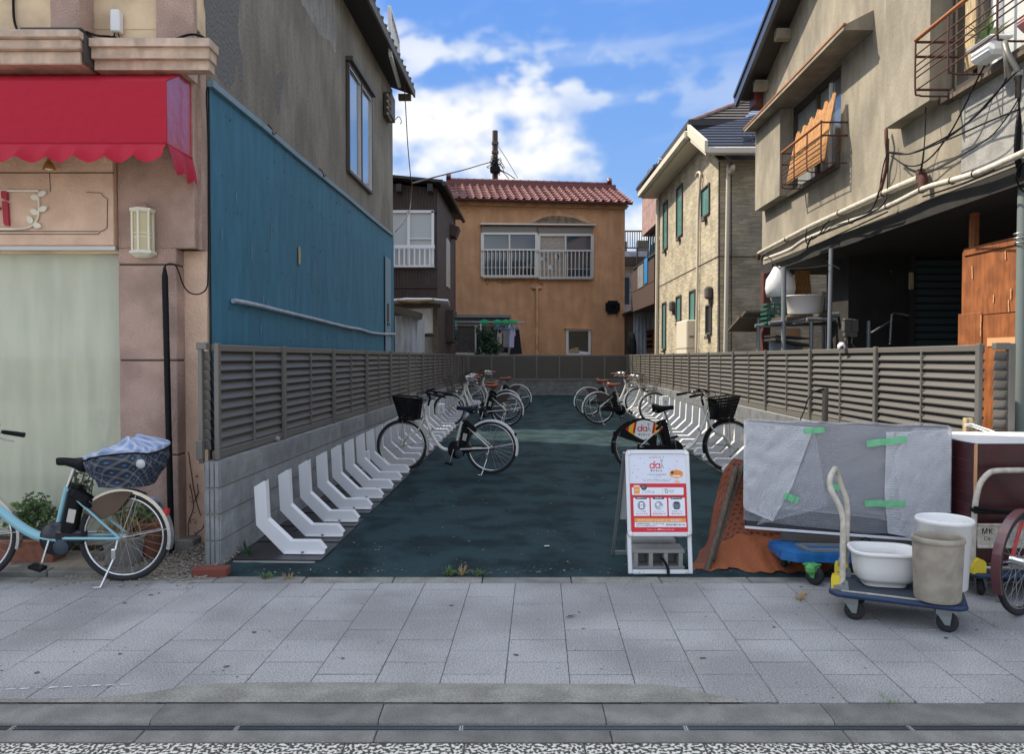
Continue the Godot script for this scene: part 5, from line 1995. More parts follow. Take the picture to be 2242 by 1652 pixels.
func make_right_house() -> void:
	var o:=thing("carport_house","taupe rendered house on the right with a dark open carport below","house",Vector3(3.8,0,-9))
	var s:=S()
	var xf:=Transform3D(Basis(Vector3(0.0173,0,-1),Vector3.UP,Vector3.RIGHT),Vector3(3.70,0,0))
	for pl in [[[4.2,2.95],[12.2,2.95],[12.2,3.77],[4.2,3.77]],[[10.9,3.77],[12.2,3.77],[12.2,4.97],[10.9,4.97]],[[6.87,3.77],[9.19,3.77],[9.19,4.97],[6.87,4.97]],[[4.2,3.77],[4.6,3.77],[4.6,5.6],[4.2,5.6]],[[6.87,4.97],[12.2,4.97],[12.2,5.72],[7.5,7.42],[6.87,7.2]],[[4.2,5.6],[6.87,5.6],[6.87,7.2],[4.2,6.3]]]:
		var p:=PackedVector2Array()
		for e in pl:
			p.append(Vector2(e[0],e[1]))
		prism(s,p,xf,0.0,0.22)
	slab(s,3.95,10.0,2.95,5.6,11.98,12.195)
	done("wall",s,M.taupe,o)
	s=S()
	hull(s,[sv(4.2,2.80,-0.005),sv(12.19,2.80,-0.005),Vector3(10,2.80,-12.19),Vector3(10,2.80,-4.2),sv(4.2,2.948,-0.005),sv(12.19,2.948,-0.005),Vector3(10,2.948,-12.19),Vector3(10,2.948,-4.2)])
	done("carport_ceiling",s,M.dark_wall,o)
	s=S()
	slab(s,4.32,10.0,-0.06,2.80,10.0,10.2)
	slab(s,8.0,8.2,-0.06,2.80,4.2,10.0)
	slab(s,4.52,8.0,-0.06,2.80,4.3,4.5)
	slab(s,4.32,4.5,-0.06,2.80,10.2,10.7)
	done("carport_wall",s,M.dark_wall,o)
	s=S()
	sheet(s,3.62,8.0,4.5,12.2,0.16)
	done("carport_floor",s,M.grey_dark,o)
	s=S()
	side_box(s,4.25,6.62,2.98,3.70,0.0,0.012)
	done("concrete_panel",s,M.concrete_panel,o)
	var roof:=branch("roof",o)
	s=S()
	for p in [[12.55,5.62,7.5,7.44],[7.5,7.44,3.9,6.15]]:
		hull(s,[Vector3(3.62,p[1],-p[0]),Vector3(10.2,p[1],-p[0]),Vector3(10.2,p[3],-p[2]),Vector3(3.56,p[3],-p[2]),Vector3(3.62,p[1]+0.12,-p[0]),Vector3(10.2,p[1]+0.12,-p[0]),Vector3(10.2,p[3]+0.12,-p[2]),Vector3(3.56,p[3]+0.12,-p[2])])
	done("roof_slab",s,M.dark_trim,roof)
	s=S()
	span(s,Vector3(3.60,5.60,-12.6),Vector3(3.545,7.50,-7.5),0.05,0.16)
	span(s,Vector3(3.60,5.70,-12.6),Vector3(3.545,7.60,-7.5),0.09,0.05)
	done("verge",s,M.slate,roof)
	for d in [12.0,11.0,9.9]:
		s=S()
		var y: float=5.56+(12.55-d)*0.36
		side_box(s,d-0.065,d+0.065,y-0.16,y-0.02,0.001,0.2)
		done("purlin_end",s,M.taupe,roof)
	s=S()
	box(s,at(1663,213,12.4),Vector3(0.25,0.35,0.3),0.02)
	done("ridge_end_tile",s,M.tile1,roof)
	var w:=branch("window",o)
	s=S()
	side_box(s,9.19,10.9,3.74,3.79,-0.10,0.06)
	for d in [9.21,10.05,10.88]:
		side_box(s,d-0.03,d+0.03,3.77,4.97,-0.10,-0.03)
	side_box(s,9.19,10.9,4.88,4.97,-0.10,-0.03)
	done("frame",s,M.bronze,w)
	s=S()
	side_box(s,9.62,9.66,3.79,4.88,-0.09,-0.04)
	done("sash",s,M.white_paint,w)
	s=S()
	quad(s,sv(9.64,3.77,-0.075),sv(10.9,3.77,-0.075),sv(10.9,4.97,-0.075),sv(9.64,4.97,-0.075))
	done("pane",s,M.grey_curtain,w)
	s=S()
	quad(s,sv(9.19,3.77,-0.07),sv(9.64,3.77,-0.07),sv(9.64,4.97,-0.07),sv(9.19,4.97,-0.07))
	done("pane",s,M.mirror_glass,w)
	s=S()
	hull(s,[sv(8.35,4.99,0.32),sv(12.1,4.99,0.32),sv(12.1,4.99,0.001),sv(8.35,4.99,0.001),sv(8.35,5.04,0.32),sv(12.1,5.04,0.32),sv(12.1,5.20,0.001),sv(8.35,5.20,0.001)])
	done("window_hood",s,M.taupe,o)
	s=S()
	side_box(s,8.33,12.12,5.035,5.055,0.30,0.33)
	done("hood_edge",s,M.rust_orange,o)
	s=S()
	side_box(s,10.92,12.08,3.77,4.98,0.001,0.15)
	done("shutter_box",s,M.taupe,o)
	s=S()
	side_box(s,6.87,7.72,3.76,5.9,0.001,0.16)
	done("shutter_box",s,M.taupe,o)
	var w2:=branch("window",o)
	s=S()
	side_box(s,4.6,6.87,3.72,3.78,-0.12,0.08)
	for d in [6.80,6.42]:
		side_box(s,d-0.035,d+0.035,3.78,5.6,-0.12,-0.02)
	done("frame",s,M.bronze,w2)
	s=S()
	side_box(s,6.22,6.27,3.78,5.6,-0.10,-0.04)
	side_box(s,5.36,5.41,3.78,5.6,-0.10,-0.04)
	done("sash",s,M.white,w2)
	s=S()
	quad(s,sv(5.38,3.77,-0.08),sv(6.4,3.77,-0.08),sv(6.4,5.6,-0.08),sv(5.38,5.6,-0.08))
	done("pane",s,M.frosted,w2)
	s=S()
	quad(s,sv(4.6,3.77,-0.07),sv(5.36,3.77,-0.07),sv(5.36,5.6,-0.07),sv(4.6,5.6,-0.07))
	done("pane",s,M.green_glass,w2)
	s=S()
	side_box(s,6.47,6.70,3.95,4.55,-0.11,-0.05)
	done("yellow_board",s,M.pale_wood,w2)
	s=S()
	side_box(s,4.4,6.65,3.70,3.735,0.0,0.10)
	done("sill",s,M.old_wood,o)
	for k in 2:
		var g:=thing("window_guard",["rusty iron window guard holding a leaning reed screen","rusty iron balcony guard at the top right, with a flower pot behind it"][k],"railing",sv([9.7,5.6][k],3.75,0.2))
		var d0: float=[9.0,4.3][k]
		var d1: float=[10.37,6.72][k]
		var off: float=[0.30,0.36][k]
		s=S()
		tube(s,[sv(d0,4.22,off),sv(d1,4.22,off)],0.017,8)
		done("handrail",s,M.rust_orange,g)
		var ys: Array=[[4.06,3.98,3.92,3.86,3.78],[4.09,4.00,3.945,3.895,3.79]][k]
		for y in ys:
			s=S()
			tube(s,smooth_path([sv(d0,y,off),sv(lerpf(d0,d1,0.5),y+0.008,off),sv(d1,y,off)],3),0.006,6)
			done("bar",s,M.rust,g)
		var ds: Array=[[9.0,9.45,9.9,10.37],[4.3,5.02,5.56,6.2,6.72]][k]
		for d in ds:
			s=S()
			tube(s,smooth_path([sv(d,4.22,off),sv(d,3.80,off),sv(d,3.755,off-0.03),sv(d,3.745,off-0.10),sv(d,3.745,0.0)],3),0.008,6)
			done("upright",s,M.rust,g)
		s=S()
		for e in ([[d1,4.21],[d1,4.06],[d1,3.80],[d0,4.21],[d0,4.06]] if k==0 else [[d1,4.205],[d1,4.08],[d1,3.80]]):
			span(s,sv(e[0],e[1],off),sv(e[0],e[1],0.0),0.03,0.012)
		done("bracket",s,M.rust,g)
	var rs:=thing("reed_screen","orange reed screen leaning inside the rusty window guard","screen",sv(9.6,3.75,0.2))
	s=S()
	var n:=70
	for i in n:
		var d:=lerpf(9.03,10.34,i/float(n))
		var top:=lerpf(4.55,4.43,i/float(n))+0.03*sin(i*0.5)+rng.randf_range(-0.015,0.015)
		tube(s,[sv(d,3.79,0.25),sv(d-0.02,lerpf(3.79,top,0.5),0.20),sv(d+0.01,top,0.12)],0.0085,4)
	done("reeds",s,M.reed,rs)
	s=S()
	for y in [0.2,0.45,0.7]:
		tube(s,[sv(9.02,lerpf(3.79,4.5,y),0.262-0.13*y),sv(10.2,lerpf(3.79,4.3,y),0.262-0.13*y)],0.004,4)
	done("binding",s,M.old_wood,rs)
	var pot:=thing("potted_plant","white planter with a spiky green plant on the rusty balcony","plant",sv(5.5,3.76,0.2))
	s=S()
	var c:=r1(1965,430,0.18)
	box(s,Vector3(c.x,3.82,c.z),Vector3(0.15,0.11,0.28),0.03)
	box(s,Vector3(c.x,3.885,c.z),Vector3(0.18,0.025,0.32),0.01)
	done("planter",s,M.white_paint,pot)
	s=S()
	for i in 34:
		var a:=rng.randf()*TAU
		var t:=rng.randf_range(0.15,1.2)
		var dir:=Vector3(cos(a)*sin(t),cos(t),sin(a)*sin(t))
		var base:=Vector3(c.x,3.89,c.z-0.03)
		var tip:=base+dir*rng.randf_range(0.18,0.30)-Vector3(0,0.05*t,0)
		var side:=dir.cross(Vector3(0.3,1,0.2)).normalized()*0.012
		var mid:=base.lerp(tip,0.5)+Vector3(0,0.03,0)
		quad(s,base-side*0.6,base+side*0.6,mid+side,mid-side)
		tri(s,mid-side,mid+side,tip)
	done("leaves",s,M.leaf,pot)
	s=S()
	tube(s,[Vector3(c.x+0.03,3.93,c.z-0.2),Vector3(c.x+0.03,4.6,c.z-0.2)],0.018,6)
	done("stem",s,M.old_wood,pot)
	s=S()
	var wb:=r1(2215,330,0.25)
	var rb:=thing("red_cushion","faded red and white bundle at the right end of the balcony","bundle",Vector3(wb.x,3.76,wb.z))
	s=S()
	box(s,Vector3(wb.x+0.05,3.83,wb.z+0.06),Vector3(0.14,0.12,0.26),0.05)
	done("cloth",s,mat("faded_red",Color(0.50,0.24,0.24),0.9),rb)
	var pi:=thing("drain_pipe","upper beige drain pipe along the foot of the taupe wall, with a rusty end","pipe",sv(9,3.1,0.06))
	s=S()
	tube(s,[r2(140,680,0.05),r2(560,460,0.05),r2(1140,195,0.05),r2(1405,82,0.05)],0.030,10)
	done("tube",s,M.pipe,pi)
	s=S()
	var e1:=r2(1425,80,0.07)
	tube(s,[e1+Vector3(0,0.06,-0.02),e1+Vector3(0,0.0,0.03),e1+Vector3(0,-0.13,0.04)],0.042,8)
	tube(s,[r2(142,672,0.05),r2(136,730,0.05)],0.03,8)
	for q in [[360,570],[780,360],[1130,205]]:
		tube(s,ring_pts(r2(q[0],q[1],0.05),Vector3.UP,Vector3.RIGHT,0.034,8),0.008,5,true)
	done("fittings",s,M.rust,pi)
	pi=thing("drain_pipe","lower beige drain pipe running along the edge of the carport opening","pipe",sv(8,2.98,0.08))
	s=S()
	var lower:=[]
	for q in [[190,725],[290,690],[390,650],[450,608],[520,565],[700,490],[900,410],[1200,290],[1440,170],[1640,110],[1850,50],[2000,-10],[2242,-120],[2500,-250]]:
		lower.append(r2(q[0],q[1],0.09))
	tube(s,smooth_path(lower,3),0.026,10)
	done("tube",s,M.pipe,pi)
	s=S()
	for q in [[870,423],[1160,305],[1430,176],[1670,104],[1850,50]]:
		tube(s,ring_pts(r2(q[0],q[1],0.09),Vector3.UP,Vector3.RIGHT,0.030,8),0.006,5,true)
	done("clip",s,M.rust,pi)
	var cb:=thing("cable_bundle","black cables strung loosely across the taupe wall and pale panel","cables",sv(7,3.3,0.1))
	wires(cb,[[[1165,1205],[1250,1212],[1330,1220],[1460,1170],[1700,1040],[1900,880],[2060,690],[2105,600],[2100,480]],[[1190,1235],[1290,1305],[1400,1312],[1520,1230],[1650,1060],[1760,860],[1880,610],[2000,390]],[[1330,1222],[1500,1160],[1700,1080],[1900,990],[2190,870]],[[1165,1212],[1300,1225],[1460,1180],[1640,1090],[1850,920],[2110,640],[2220,540]]],0.13,0.007,M.black,"cable")
	wires(cb,[[[1190,1240],[1290,1310],[1400,1368],[1550,1342],[1800,1200],[2000,1060],[2150,860],[2195,780]],[[1462,850],[1458,1000],[1452,1130],[1430,1300],[1405,1385]],[[1450,1180],[1440,1280],[1420,1390]]],0.10,0.005,M.black,"cable")
	wires(cb,[[[1148,1030],[1150,1120],[1158,1220],[1150,1330],[1112,1480],[1085,1560]]],0.05,0.018,M.rust,"conduit")
	wires(cb,[[[1160,1210],[1130,1300],[1108,1420],[1095,1510]],[[1168,1100],[1165,1300],[1158,1500]]],0.08,0.006,M.black,"cable")
	wires(cb,[[[1110,150],[1090,200],[1060,290],[1020,345],[960,370],[880,395],[760,440],[690,470],[640,520]],[[1150,205],[1140,270],[1080,330],[960,390],[820,450],[700,495],[560,560],[530,600],[520,640],[540,590]],[[700,420],[660,455],[640,500],[600,545],[560,570]],[[520,490],[512,540],[520,600],[545,580],[560,545]],[[170,770],[165,720],[190,690],[230,720],[300,795],[480,800],[700,775]],[[1160,350],[900,470],[640,590],[520,640]],[[2000,20],[1800,110],[1600,180],[1440,230]]],0.14,0.008,M.black,"cable",false)
	org=Vector3.ZERO
	s=S()
	var cp:=at(1676,700,12.0)
	slab(s,cp.x-0.06,cp.x+0.055,0.1,2.80,11.93,12.07,0.006)
	single("steel_post",s,M.red_steel,"dark red steel post at the rear corner of the carport","post")
	var sh:=thing("roller_shutter","dark roller shutter on the rear wall of the carport","shutter",Vector3(5.4,0.16,-9.97))
	var x0:=at(1998,600,9.96).x
	var x1:=at(2140,600,9.96).x
	for k in 28:
		s=S()
		box(s,Vector3((x0+x1)*0.5,0.2+0.093*k,-9.965),Vector3(x1-x0,0.085,0.02),0.008,Basis(Vector3.RIGHT,0.25))
		done("slat",s,M.shutter,sh)
	s=S()
	slab(s,x0-0.06,x0,0.16,2.8,9.90,9.99)
	done("guide",s,M.dark_trim,sh)
	var pw:=thing("plywood_hoarding","orange-brown plywood boards screening the carport, behind the right end of the fence","hoarding",Vector3(4.1,0,-6.8))
	var px:=4.10
	var zz:=func(a: float) -> float: return px*1700.0/((2650.0+0.4514*a)/1.6334-1121.0)
	s=S()
	slab(s,px,px+0.02,1.875,2.47,zz.call(2215),zz.call(1737),0.003)
	done("upper_board",s,M.ply,pw)
	s=S()
	slab(s,px-0.014,px-0.001,2.42,2.485,zz.call(2215),zz.call(1760),0.002)
	done("top_batten",s,M.ply,pw)
	s=S()
	slab(s,px-0.006,px+0.015,0.1,1.90,zz.call(1902),zz.call(1717),0.003)
	done("lower_board",s,M.ply,pw)
	s=S()
	slab(s,px+0.004,px+0.024,0.1,1.87,zz.call(2225),zz.call(1906),0.003)
	done("lower_board",s,M.ply,pw)
	s=S()
	slab(s,px+0.025,px+0.075,0.1,2.8,zz.call(1805),zz.call(1765),0.003)
	done("post",s,M.ply,pw)
	s=S()
	for q in [[2085,660,730,8],[1825,780,880,9],[2133,960,1040,8],[2118,1050,1140,8],[1998,1010,1070,8],[1900,1170,1330,7]]:
		for k in 3:
			var d: float=zz.call(q[0]+rng.randf_range(-2,2))
			var ya:=1.5+(784.0-(600.0+0.4514*lerpf(q[1],q[2],k/3.0))/1.6334)*d/1700.0
			var yb:=1.5+(784.0-(600.0+0.4514*lerpf(q[1],q[2],(k+1.1)/3.0))/1.6334)*d/1700.0
			slab(s,px-0.009,px-0.0065+0.0005*k,yb,ya,d-0.006,d+0.006)
	slab(s,px-0.002,px+0.003,1.60,1.67,zz.call(2170),zz.call(1945))
	done("bare_scratch",s,M.ply_bare,pw)
	var sc:=thing("stone_pillar","pale stone-faced corner pillar at the right edge, behind the green pole","pillar",Vector3(4.35,0,-5.7))
	for k in 7:
		s=S()
		slab(s,4.16,4.6,-0.05+0.4*k,0.344+0.4*k,5.2,6.02,0.004)
		done("stone",s,M.stone,sc)
	var up:=thing("service_pole","grey-green steel service pole at the right edge of the picture","pole",Vector3(at(2236,700,5.95).x,0,-5.95))
	s=S()
	tube(s,[Vector3(up.position.x+0.005,0,-5.95),at(2246,190,5.95)],0.045,12)
	done("mast",s,M.pole,up)
	s=S()
	for k in 3:
		tube(s,ring_pts(at(2236,512+10*k,5.95),Vector3.RIGHT,Vector3(0,0,1),0.05,10),0.006,5,true)
	tube(s,[at(2228,524,5.9),at(2218,536,5.8)],0.005,5)
	done("strap",s,M.spoke,up)
	s=S()
	for k in 3:
		lathe(s,Transform3D(Basis(),at(2229+8*k,178,5.85)),[Vector2(0.0,0.05),Vector2(0.028,0.05),Vector2(0.032,0.02),Vector2(0.02,0.0),Vector2(0.022,-0.12),Vector2(0.0,-0.13)],10)
	done("insulator",s,M.bronze,up)
	s=S()
	box(s,at(2234,160,5.85),Vector3(0.1,0.05,0.08),0.01)
	done("cap",s,M.frosted,up)
	s=S()
	for k in 3:
		tube(s,smooth_path([at(2231+4*k,215,5.85),at(2232+3*k,235,5.85),at(2226+3*k,280,5.83),at(2223+3*k,330,5.83),at(2228+3*k,370,5.85),at(2236,410,5.9)],4),0.013,7)
	tube(s,smooth_path([at(2240,355,5.8),at(2226,372,5.8),at(2224,390,5.8),at(2233,412,5.85),at(2240,420,5.9)],4),0.006,6)
	done("cable",s,M.black,up)
	s=S()
	tube(s,smooth_path([r1(2190,560,0.35),r1(2110,420,0.4),r1(2085,330,0.38),r1(2100,450,0.4),r1(2112,610,0.36)],4),0.02,7)
	done("cable_end",s,M.fence,up)
func make_carport_goods() -> void:
	var d:=10.9
	var rk:=thing("pipe_rack","rack of grey scaffold pipes loaded with boards in the carport","rack",Vector3(r2d(560,1400,d).x,0.16,-d))
	var s:=S()
	for q in [[338,790,1460,10.6],[655,985,1440,11.3],[556,1215,1445,10.6],[1010,1215,1430,10.0],[136,1190,1460,11.6]]:
		tube(s,[r2d(q[0],q[2],q[3])+Vector3(0,-1.3,0),r2d(q[0],q[1],q[3])],0.028 if q[0] != 338 else 0.034,8)
	for q in [[110,1255,700,1238,11.2],[520,1202,975,1210,10.4],[220,1235,560,1200,10.6]]:
		tube(s,[r2d(q[0],q[1],q[4]),r2d(q[2],q[3],q[4])],0.026,8)
	tube(s,[r2d(700,1172,10.3),r2d(1055,1158,10.3)],0.04,10)
	done("pipes",s,M.grey_pipe,rk)
	s=S()
	tube(s,[r2d(690,1440,9.3)+Vector3(0,-1.2,0),r2d(712,640,9.3)],0.026,8)
	done("long_prop",s,M.grey_pipe,rk)
	for q in [[300,1205,700,1152,10.7,0.05],[560,1172,1000,1160,10.6,0.04],[560,1150,880,1140,10.9,0.03],[330,1190,640,1145,10.9,0.03]]:
		s=S()
		span(s,r2d(q[0],q[1],q[4]),r2d(q[2],q[3],q[4]+0.2),0.35,q[5])
		done("board",s,M.old_wood,rk)
	var tb:=thing("tub","white plastic tub on the pipe rack in the carport","tub",r2d(505,1165,10.8))
	s=S()
	lathe(s,Transform3D(Basis(),r2d(505,1165,10.8)),[Vector2(0.0,0.0),Vector2(0.225,0.0),Vector2(0.235,0.02),Vector2(0.255,0.245),Vector2(0.27,0.25),Vector2(0.27,0.262),Vector2(0.25,0.262),Vector2(0.23,0.04),Vector2(0.0,0.03)],20,true,0.75)
	done("body",s,M.tub,tb)
	org=Vector3.ZERO
	s=S()
	var a:=r2d(600,990,11.6)
	hull(s,[r2d(410,1025,11.6),r2d(560,1020,11.6),r2d(560,1020,11.65),r2d(410,1025,11.65),r2d(430,800,11.6),r2d(540,800,11.6),r2d(540,800,11.65),r2d(430,800,11.65)])
	single("corrugated_board",s,M.peach,"peach-coloured upright board behind the white tub","board")
	s=S()
	for k in 8:
		span(s,r2d(425+16*k,1020,11.58),r2d(440+14*k,800,11.58),0.02,0.02,Vector3(0,0,1))
	var cbd: Node=get_node("corrugated_board")
	done("rib",s,M.reed,cbd)
	var bag:=thing("white_sack","bulging white sack behind the dark red carport post","sack",r2d(320,1020,11.4))
	s=S()
	lathe(s,Transform3D(Basis(),r2d(310,1025,11.4)),[Vector2(0.0,0.0),Vector2(0.20,0.0),Vector2(0.225,0.12),Vector2(0.21,0.25),Vector2(0.14,0.36),Vector2(0.10,0.44),Vector2(0.0,0.44)],12,true,0.8)
	done("body",s,M.white_paint,bag)
	var cr:=thing("crate","dark green plastic crate on the pipe rack, beside the red post","crate",r2d(280,1200,11.2))
	s=S()
	var c0:=r2d(282,1160,11.2)
	for k in 5:
		box(s,c0+Vector3(0,-0.13+0.065*k,0.14),Vector3(0.36,0.03,0.02))
		box(s,c0+Vector3(-0.18,-0.13+0.065*k,0),Vector3(0.02,0.03,0.28))
		box(s,c0+Vector3(-0.16+0.08*k,0,0.137),Vector3(0.022,0.28,0.014))
	box(s,c0+Vector3(0,-0.14,0),Vector3(0.36,0.012,0.28))
	done("slats",s,M.crate_green,cr)
	var pp:=thing("pipe_elbow","grey plastic pipe elbow standing beside the white sack","pipe",r2d(285,1090,11.5))
	s=S()
	tube(s,smooth_path([r2d(280,1100,11.5),r2d(280,1050,11.5),r2d(265,1030,11.5),r2d(240,1028,11.5)],3),0.05,10)
	lathe(s,Transform3D(Basis(),r2d(280,1045,11.5)),[Vector2(0.055,-0.03),Vector2(0.065,-0.03),Vector2(0.065,0.03),Vector2(0.055,0.03)],10)
	done("tube",s,M.grey_tin,pp)
	for q in [[160,1190,11.9,"tilted grey board sticking out past the dark red post"],[110,1235,12.0,"lower tilted board sticking out past the dark red post"]]:
		org=Vector3.ZERO
		s=S()
		span(s,r2d(q[0]-100,q[1]+60,q[2]),r2d(q[0],q[1]-50,q[2]-0.4),0.5,0.03)
		single("loose_board",s,M.old_wood,q[3],"board")
	var bn:=thing("storage_box","pale grey storage box below the pipe rack","box",r2d(350,1460,11.0))
	s=S()
	hull(s,[r2d(220,1500,10.9),r2d(480,1500,10.9),r2d(480,1500,11.4),r2d(220,1500,11.4),r2d(220,1372,10.9),r2d(490,1408,10.9),r2d(490,1408,11.4),r2d(220,1372,11.4)])
	done("body",s,M.grey_tin,bn)
	s=S()
	span(s,r2d(225,1365,10.85),r2d(515,1415,10.85),0.5,0.03)
	span(s,r2d(225,1335,10.9),r2d(490,1358,10.9),0.5,0.02)
	done("lid",s,M.dark_trim,bn)
	org=Vector3.ZERO
	s=S()
	hull(s,[r2d(355,1360,11.5),r2d(475,1360,11.5),r2d(475,1360,11.55),r2d(355,1360,11.55),r2d(360,1275,11.5),r2d(465,1275,11.5),r2d(465,1275,11.55),r2d(360,1275,11.55)])
	single("peach_panel",s,M.peach,"peach panel standing below the pipe rack","panel")
	for q in [[838,1250,"left grey meter box hanging below the rack boards"],[890,1255,"right grey meter box hanging below the rack boards"]]:
		s=S()
		box(s,r2d(q[0],q[1],10.0),Vector3(0.11,0.17,0.08),0.01)
		box(s,r2d(q[0],q[1]+55,10.0),Vector3(0.09,0.12,0.06),0.01)
		tube(s,smooth_path([r2d(q[0],q[1]+70,10.0),r2d(q[0]-15,q[1]+130,9.98),r2d(q[0]+10,q[1]+170,9.98)],3),0.01,5)
		single("meter_box",s,M.fence,q[2],"box")
	s=S()
	box(s,r2d(1346,898,9.9),Vector3(0.06,0.22,0.04),0.01)
	single("switch_box",s,M.pale_wood,"slim pale switch box on the dark carport wall","box")
	s=S()
	tube(s,smooth_path([r2d(1030,1310,9.7),r2d(1080,1280,9.7),r2d(1160,1230,9.8),r2d(1200,1205,9.9)],4),0.013,6)
	tube(s,smooth_path([r2d(1180,1400,9.8),r2d(1190,1200,9.8),r2d(1200,1160,9.8),r2d(1240,1155,9.9),r2d(1360,1180,9.95)],4),0.015,6)
	single("conduit",s,M.grey_pipe,"bent grey conduits on the dark carport wall, left of the shutter","pipe")
	s=S()
	tube(s,smooth_path([r2d(640,710,10.5),r2d(760,790,10.3),r2d(960,860,10.2),r2d(1090,850,10.1),r2d(1190,825,10.0)],4),0.01,5)
	single("sagging_cable",s,M.grey_pipe,"cable sagging below the dark carport ceiling","cable")
const ORDER:=["first","second","third","fourth","fifth","sixth","seventh","eighth","ninth","tenth","eleventh","twelfth","thirteenth","fourteenth","fifteenth","sixteenth","seventeenth","eighteenth","nineteenth","twentieth","twenty-first","twenty-second","twenty-third","twenty-fourth","twenty-fifth","twenty-sixth","twenty-seventh","twenty-eighth","twenty-ninth","thirtieth"]
func make_racks() -> void:
	var out:=[Vector2(0,0.50),Vector2(0.015,0.21),Vector2(0.22,0.0),Vector2(0.535,0.0),Vector2(0.535,0.03),Vector2(0.485,0.092),Vector2(0.275,0.092),Vector2(0.102,0.255),Vector2(0.088,0.545),Vector2(0.075,0.545)]
	var proto:=[null,null]
	for side in 2:
		var o:=thing("rack_arm","","bicycle rack",Vector3.ZERO,["white rack arms along the left wall","white rack arms along the right wall"][side])
		var m:=1.0 if side==0 else -1.0
		var s:=S()
		var poly:=PackedVector2Array()
		for p in out:
			poly.append(Vector2(p.x*m,p.y+0.012))
		prism(s,poly,Transform3D.IDENTITY,-0.003,0.003)
		done("arm_plate",s,M.white_paint,o)
		s=S()
		for i in range(4,9):
			var a: Vector2=out[i]
			var b: Vector2=out[mini(i+1,9)] if i<8 else Vector2(0.088,0.50)
			if i==8:
				continue
			quad(s,Vector3(a.x*m,a.y+0.012,0.003),Vector3(b.x*m,b.y+0.012,0.003),Vector3((b.x+0.008)*m,b.y+0.02,-0.042),Vector3((a.x+0.008)*m,a.y+0.02,-0.042))
		box(s,Vector3(0.38*m,0.016,0.014),Vector3(0.30,0.008,0.03),0.002)
		done("flange",s,M.white_paint,o)
		s=S()
		lathe(s,Transform3D(Basis(),Vector3(0.37*m,0.02,0.02)),[Vector2(0.0,0.012),Vector2(0.011,0.01),Vector2(0.012,0.0)],8)
		done("bolt",s,M.steel,o)
		s=S()
		box(s,Vector3(0.22*m,0.004,-0.10),Vector3(0.66,0.008,0.536),0.001)
		done("base_plate",s,M.deck_plate,o)
		proto[side]=o
	for side in 2:
		for i in 30:
			var d:=(5.81 if side==0 else 6.35)+0.54*i
			var x:=left_x(d)+0.22 if side==0 else right_x(d)-0.42
			var w:=Vector3(x,lot_y(d)+0.012,-d)
			var tilt:=deg_to_rad(-2.0 if side==0 else -1.0)
			var text:="%s white rack arm from the street, along the %s block wall" % [ORDER[i],["left","right"][side]]
			var r: Node3D=proto[side]
			if i==0:
				r.position=w
				r.rotation.y=tilt
				r.set_meta("label",text)
			else:
				r=copy_of(proto[side],w,tilt,text)
			if i % 7==3:
				r.rotation.y+=0.004
	var s:=S()
	org=Vector3.ZERO
	var w:=Vector3(left_x(5.68)+0.44,lot_y(5.64)+0.02,-5.66)
	box(s,Vector3(0,0,0),Vector3(0.60,0.012,0.006))
	var e:=done("rack_edge_strip",s,M.aluminium,get_node("rack_arm"))
	e.position=w-get_node("rack_arm").position+Vector3(0.0,-0.006,0.05)
	for q in [[797,1067,988,9.25,"slim white post with a control box, left rack, in front of the near bicycle"],[965,945,885,14.3,"slim white post with a control box behind the left rear bicycles' wheels"],[1453,945,868,13.6,"slim white post with a control box in the sunlit right rack"]]:
		var b: Vector3=at(q[0],q[1],q[3])
		var t: Vector3=at(q[0]+1,q[2],q[3])
		var p:=thing("lock_post",q[4],"post",b)
		s=S()
		span(s,b,t,0.03,0.03,Vector3(0,0,1))
		done("post",s,M.white_paint,p)
		s=S()
		box(s,t+Vector3(0.01,-0.09,0.03),Vector3(0.12,0.19,0.05),0.008)
		done("control_box",s,M.white_paint,p)
		s=S()
		box(s,t+Vector3(0.015,-0.09,0.062),Vector3(0.035,0.05,0.02),0.004)
		done("keyhole_plate",s,M.aluminium,p)
func wheel(parent: Node,called: String,c: Vector3,r: float,spokes: int) -> Node3D:
	var w:=branch(called,parent)
	w.position=c
	var s:=S()
	tube(s,ring_pts(Vector3.ZERO,Vector3.RIGHT,Vector3.UP,r-0.018,44),0.019,8,true)
	done("tyre",s,M.rubber,w)
	s=S()
	tube(s,ring_pts(Vector3.ZERO,Vector3.RIGHT,Vector3.UP,r-0.041,44),0.010,6,true)
	done("rim",s,M.chrome,w)
	s=S()
	for k in spokes:
		var a:=TAU*k/spokes
		var z:=0.03 if k % 2==0 else -0.03
		var off:=0.5 if k % 4<2 else -0.5
		tube(s,[Vector3(cos(a+off)*0.03,sin(a+off)*0.03,z),Vector3(cos(a),sin(a),0)*(r-0.045)],0.0014,3,false,false)
	done("spokes",s,M.spoke,w)
	s=S()
	tube(s,[Vector3(0,0,-0.055),Vector3(0,0,-0.036),Vector3(0,0,-0.034),Vector3(0,0,0.034),Vector3(0,0,0.036),Vector3(0,0,0.055)],[0.008,0.008,0.022,0.022,0.008,0.008],10)
	done("hub",s,M.aluminium,w)
	return w
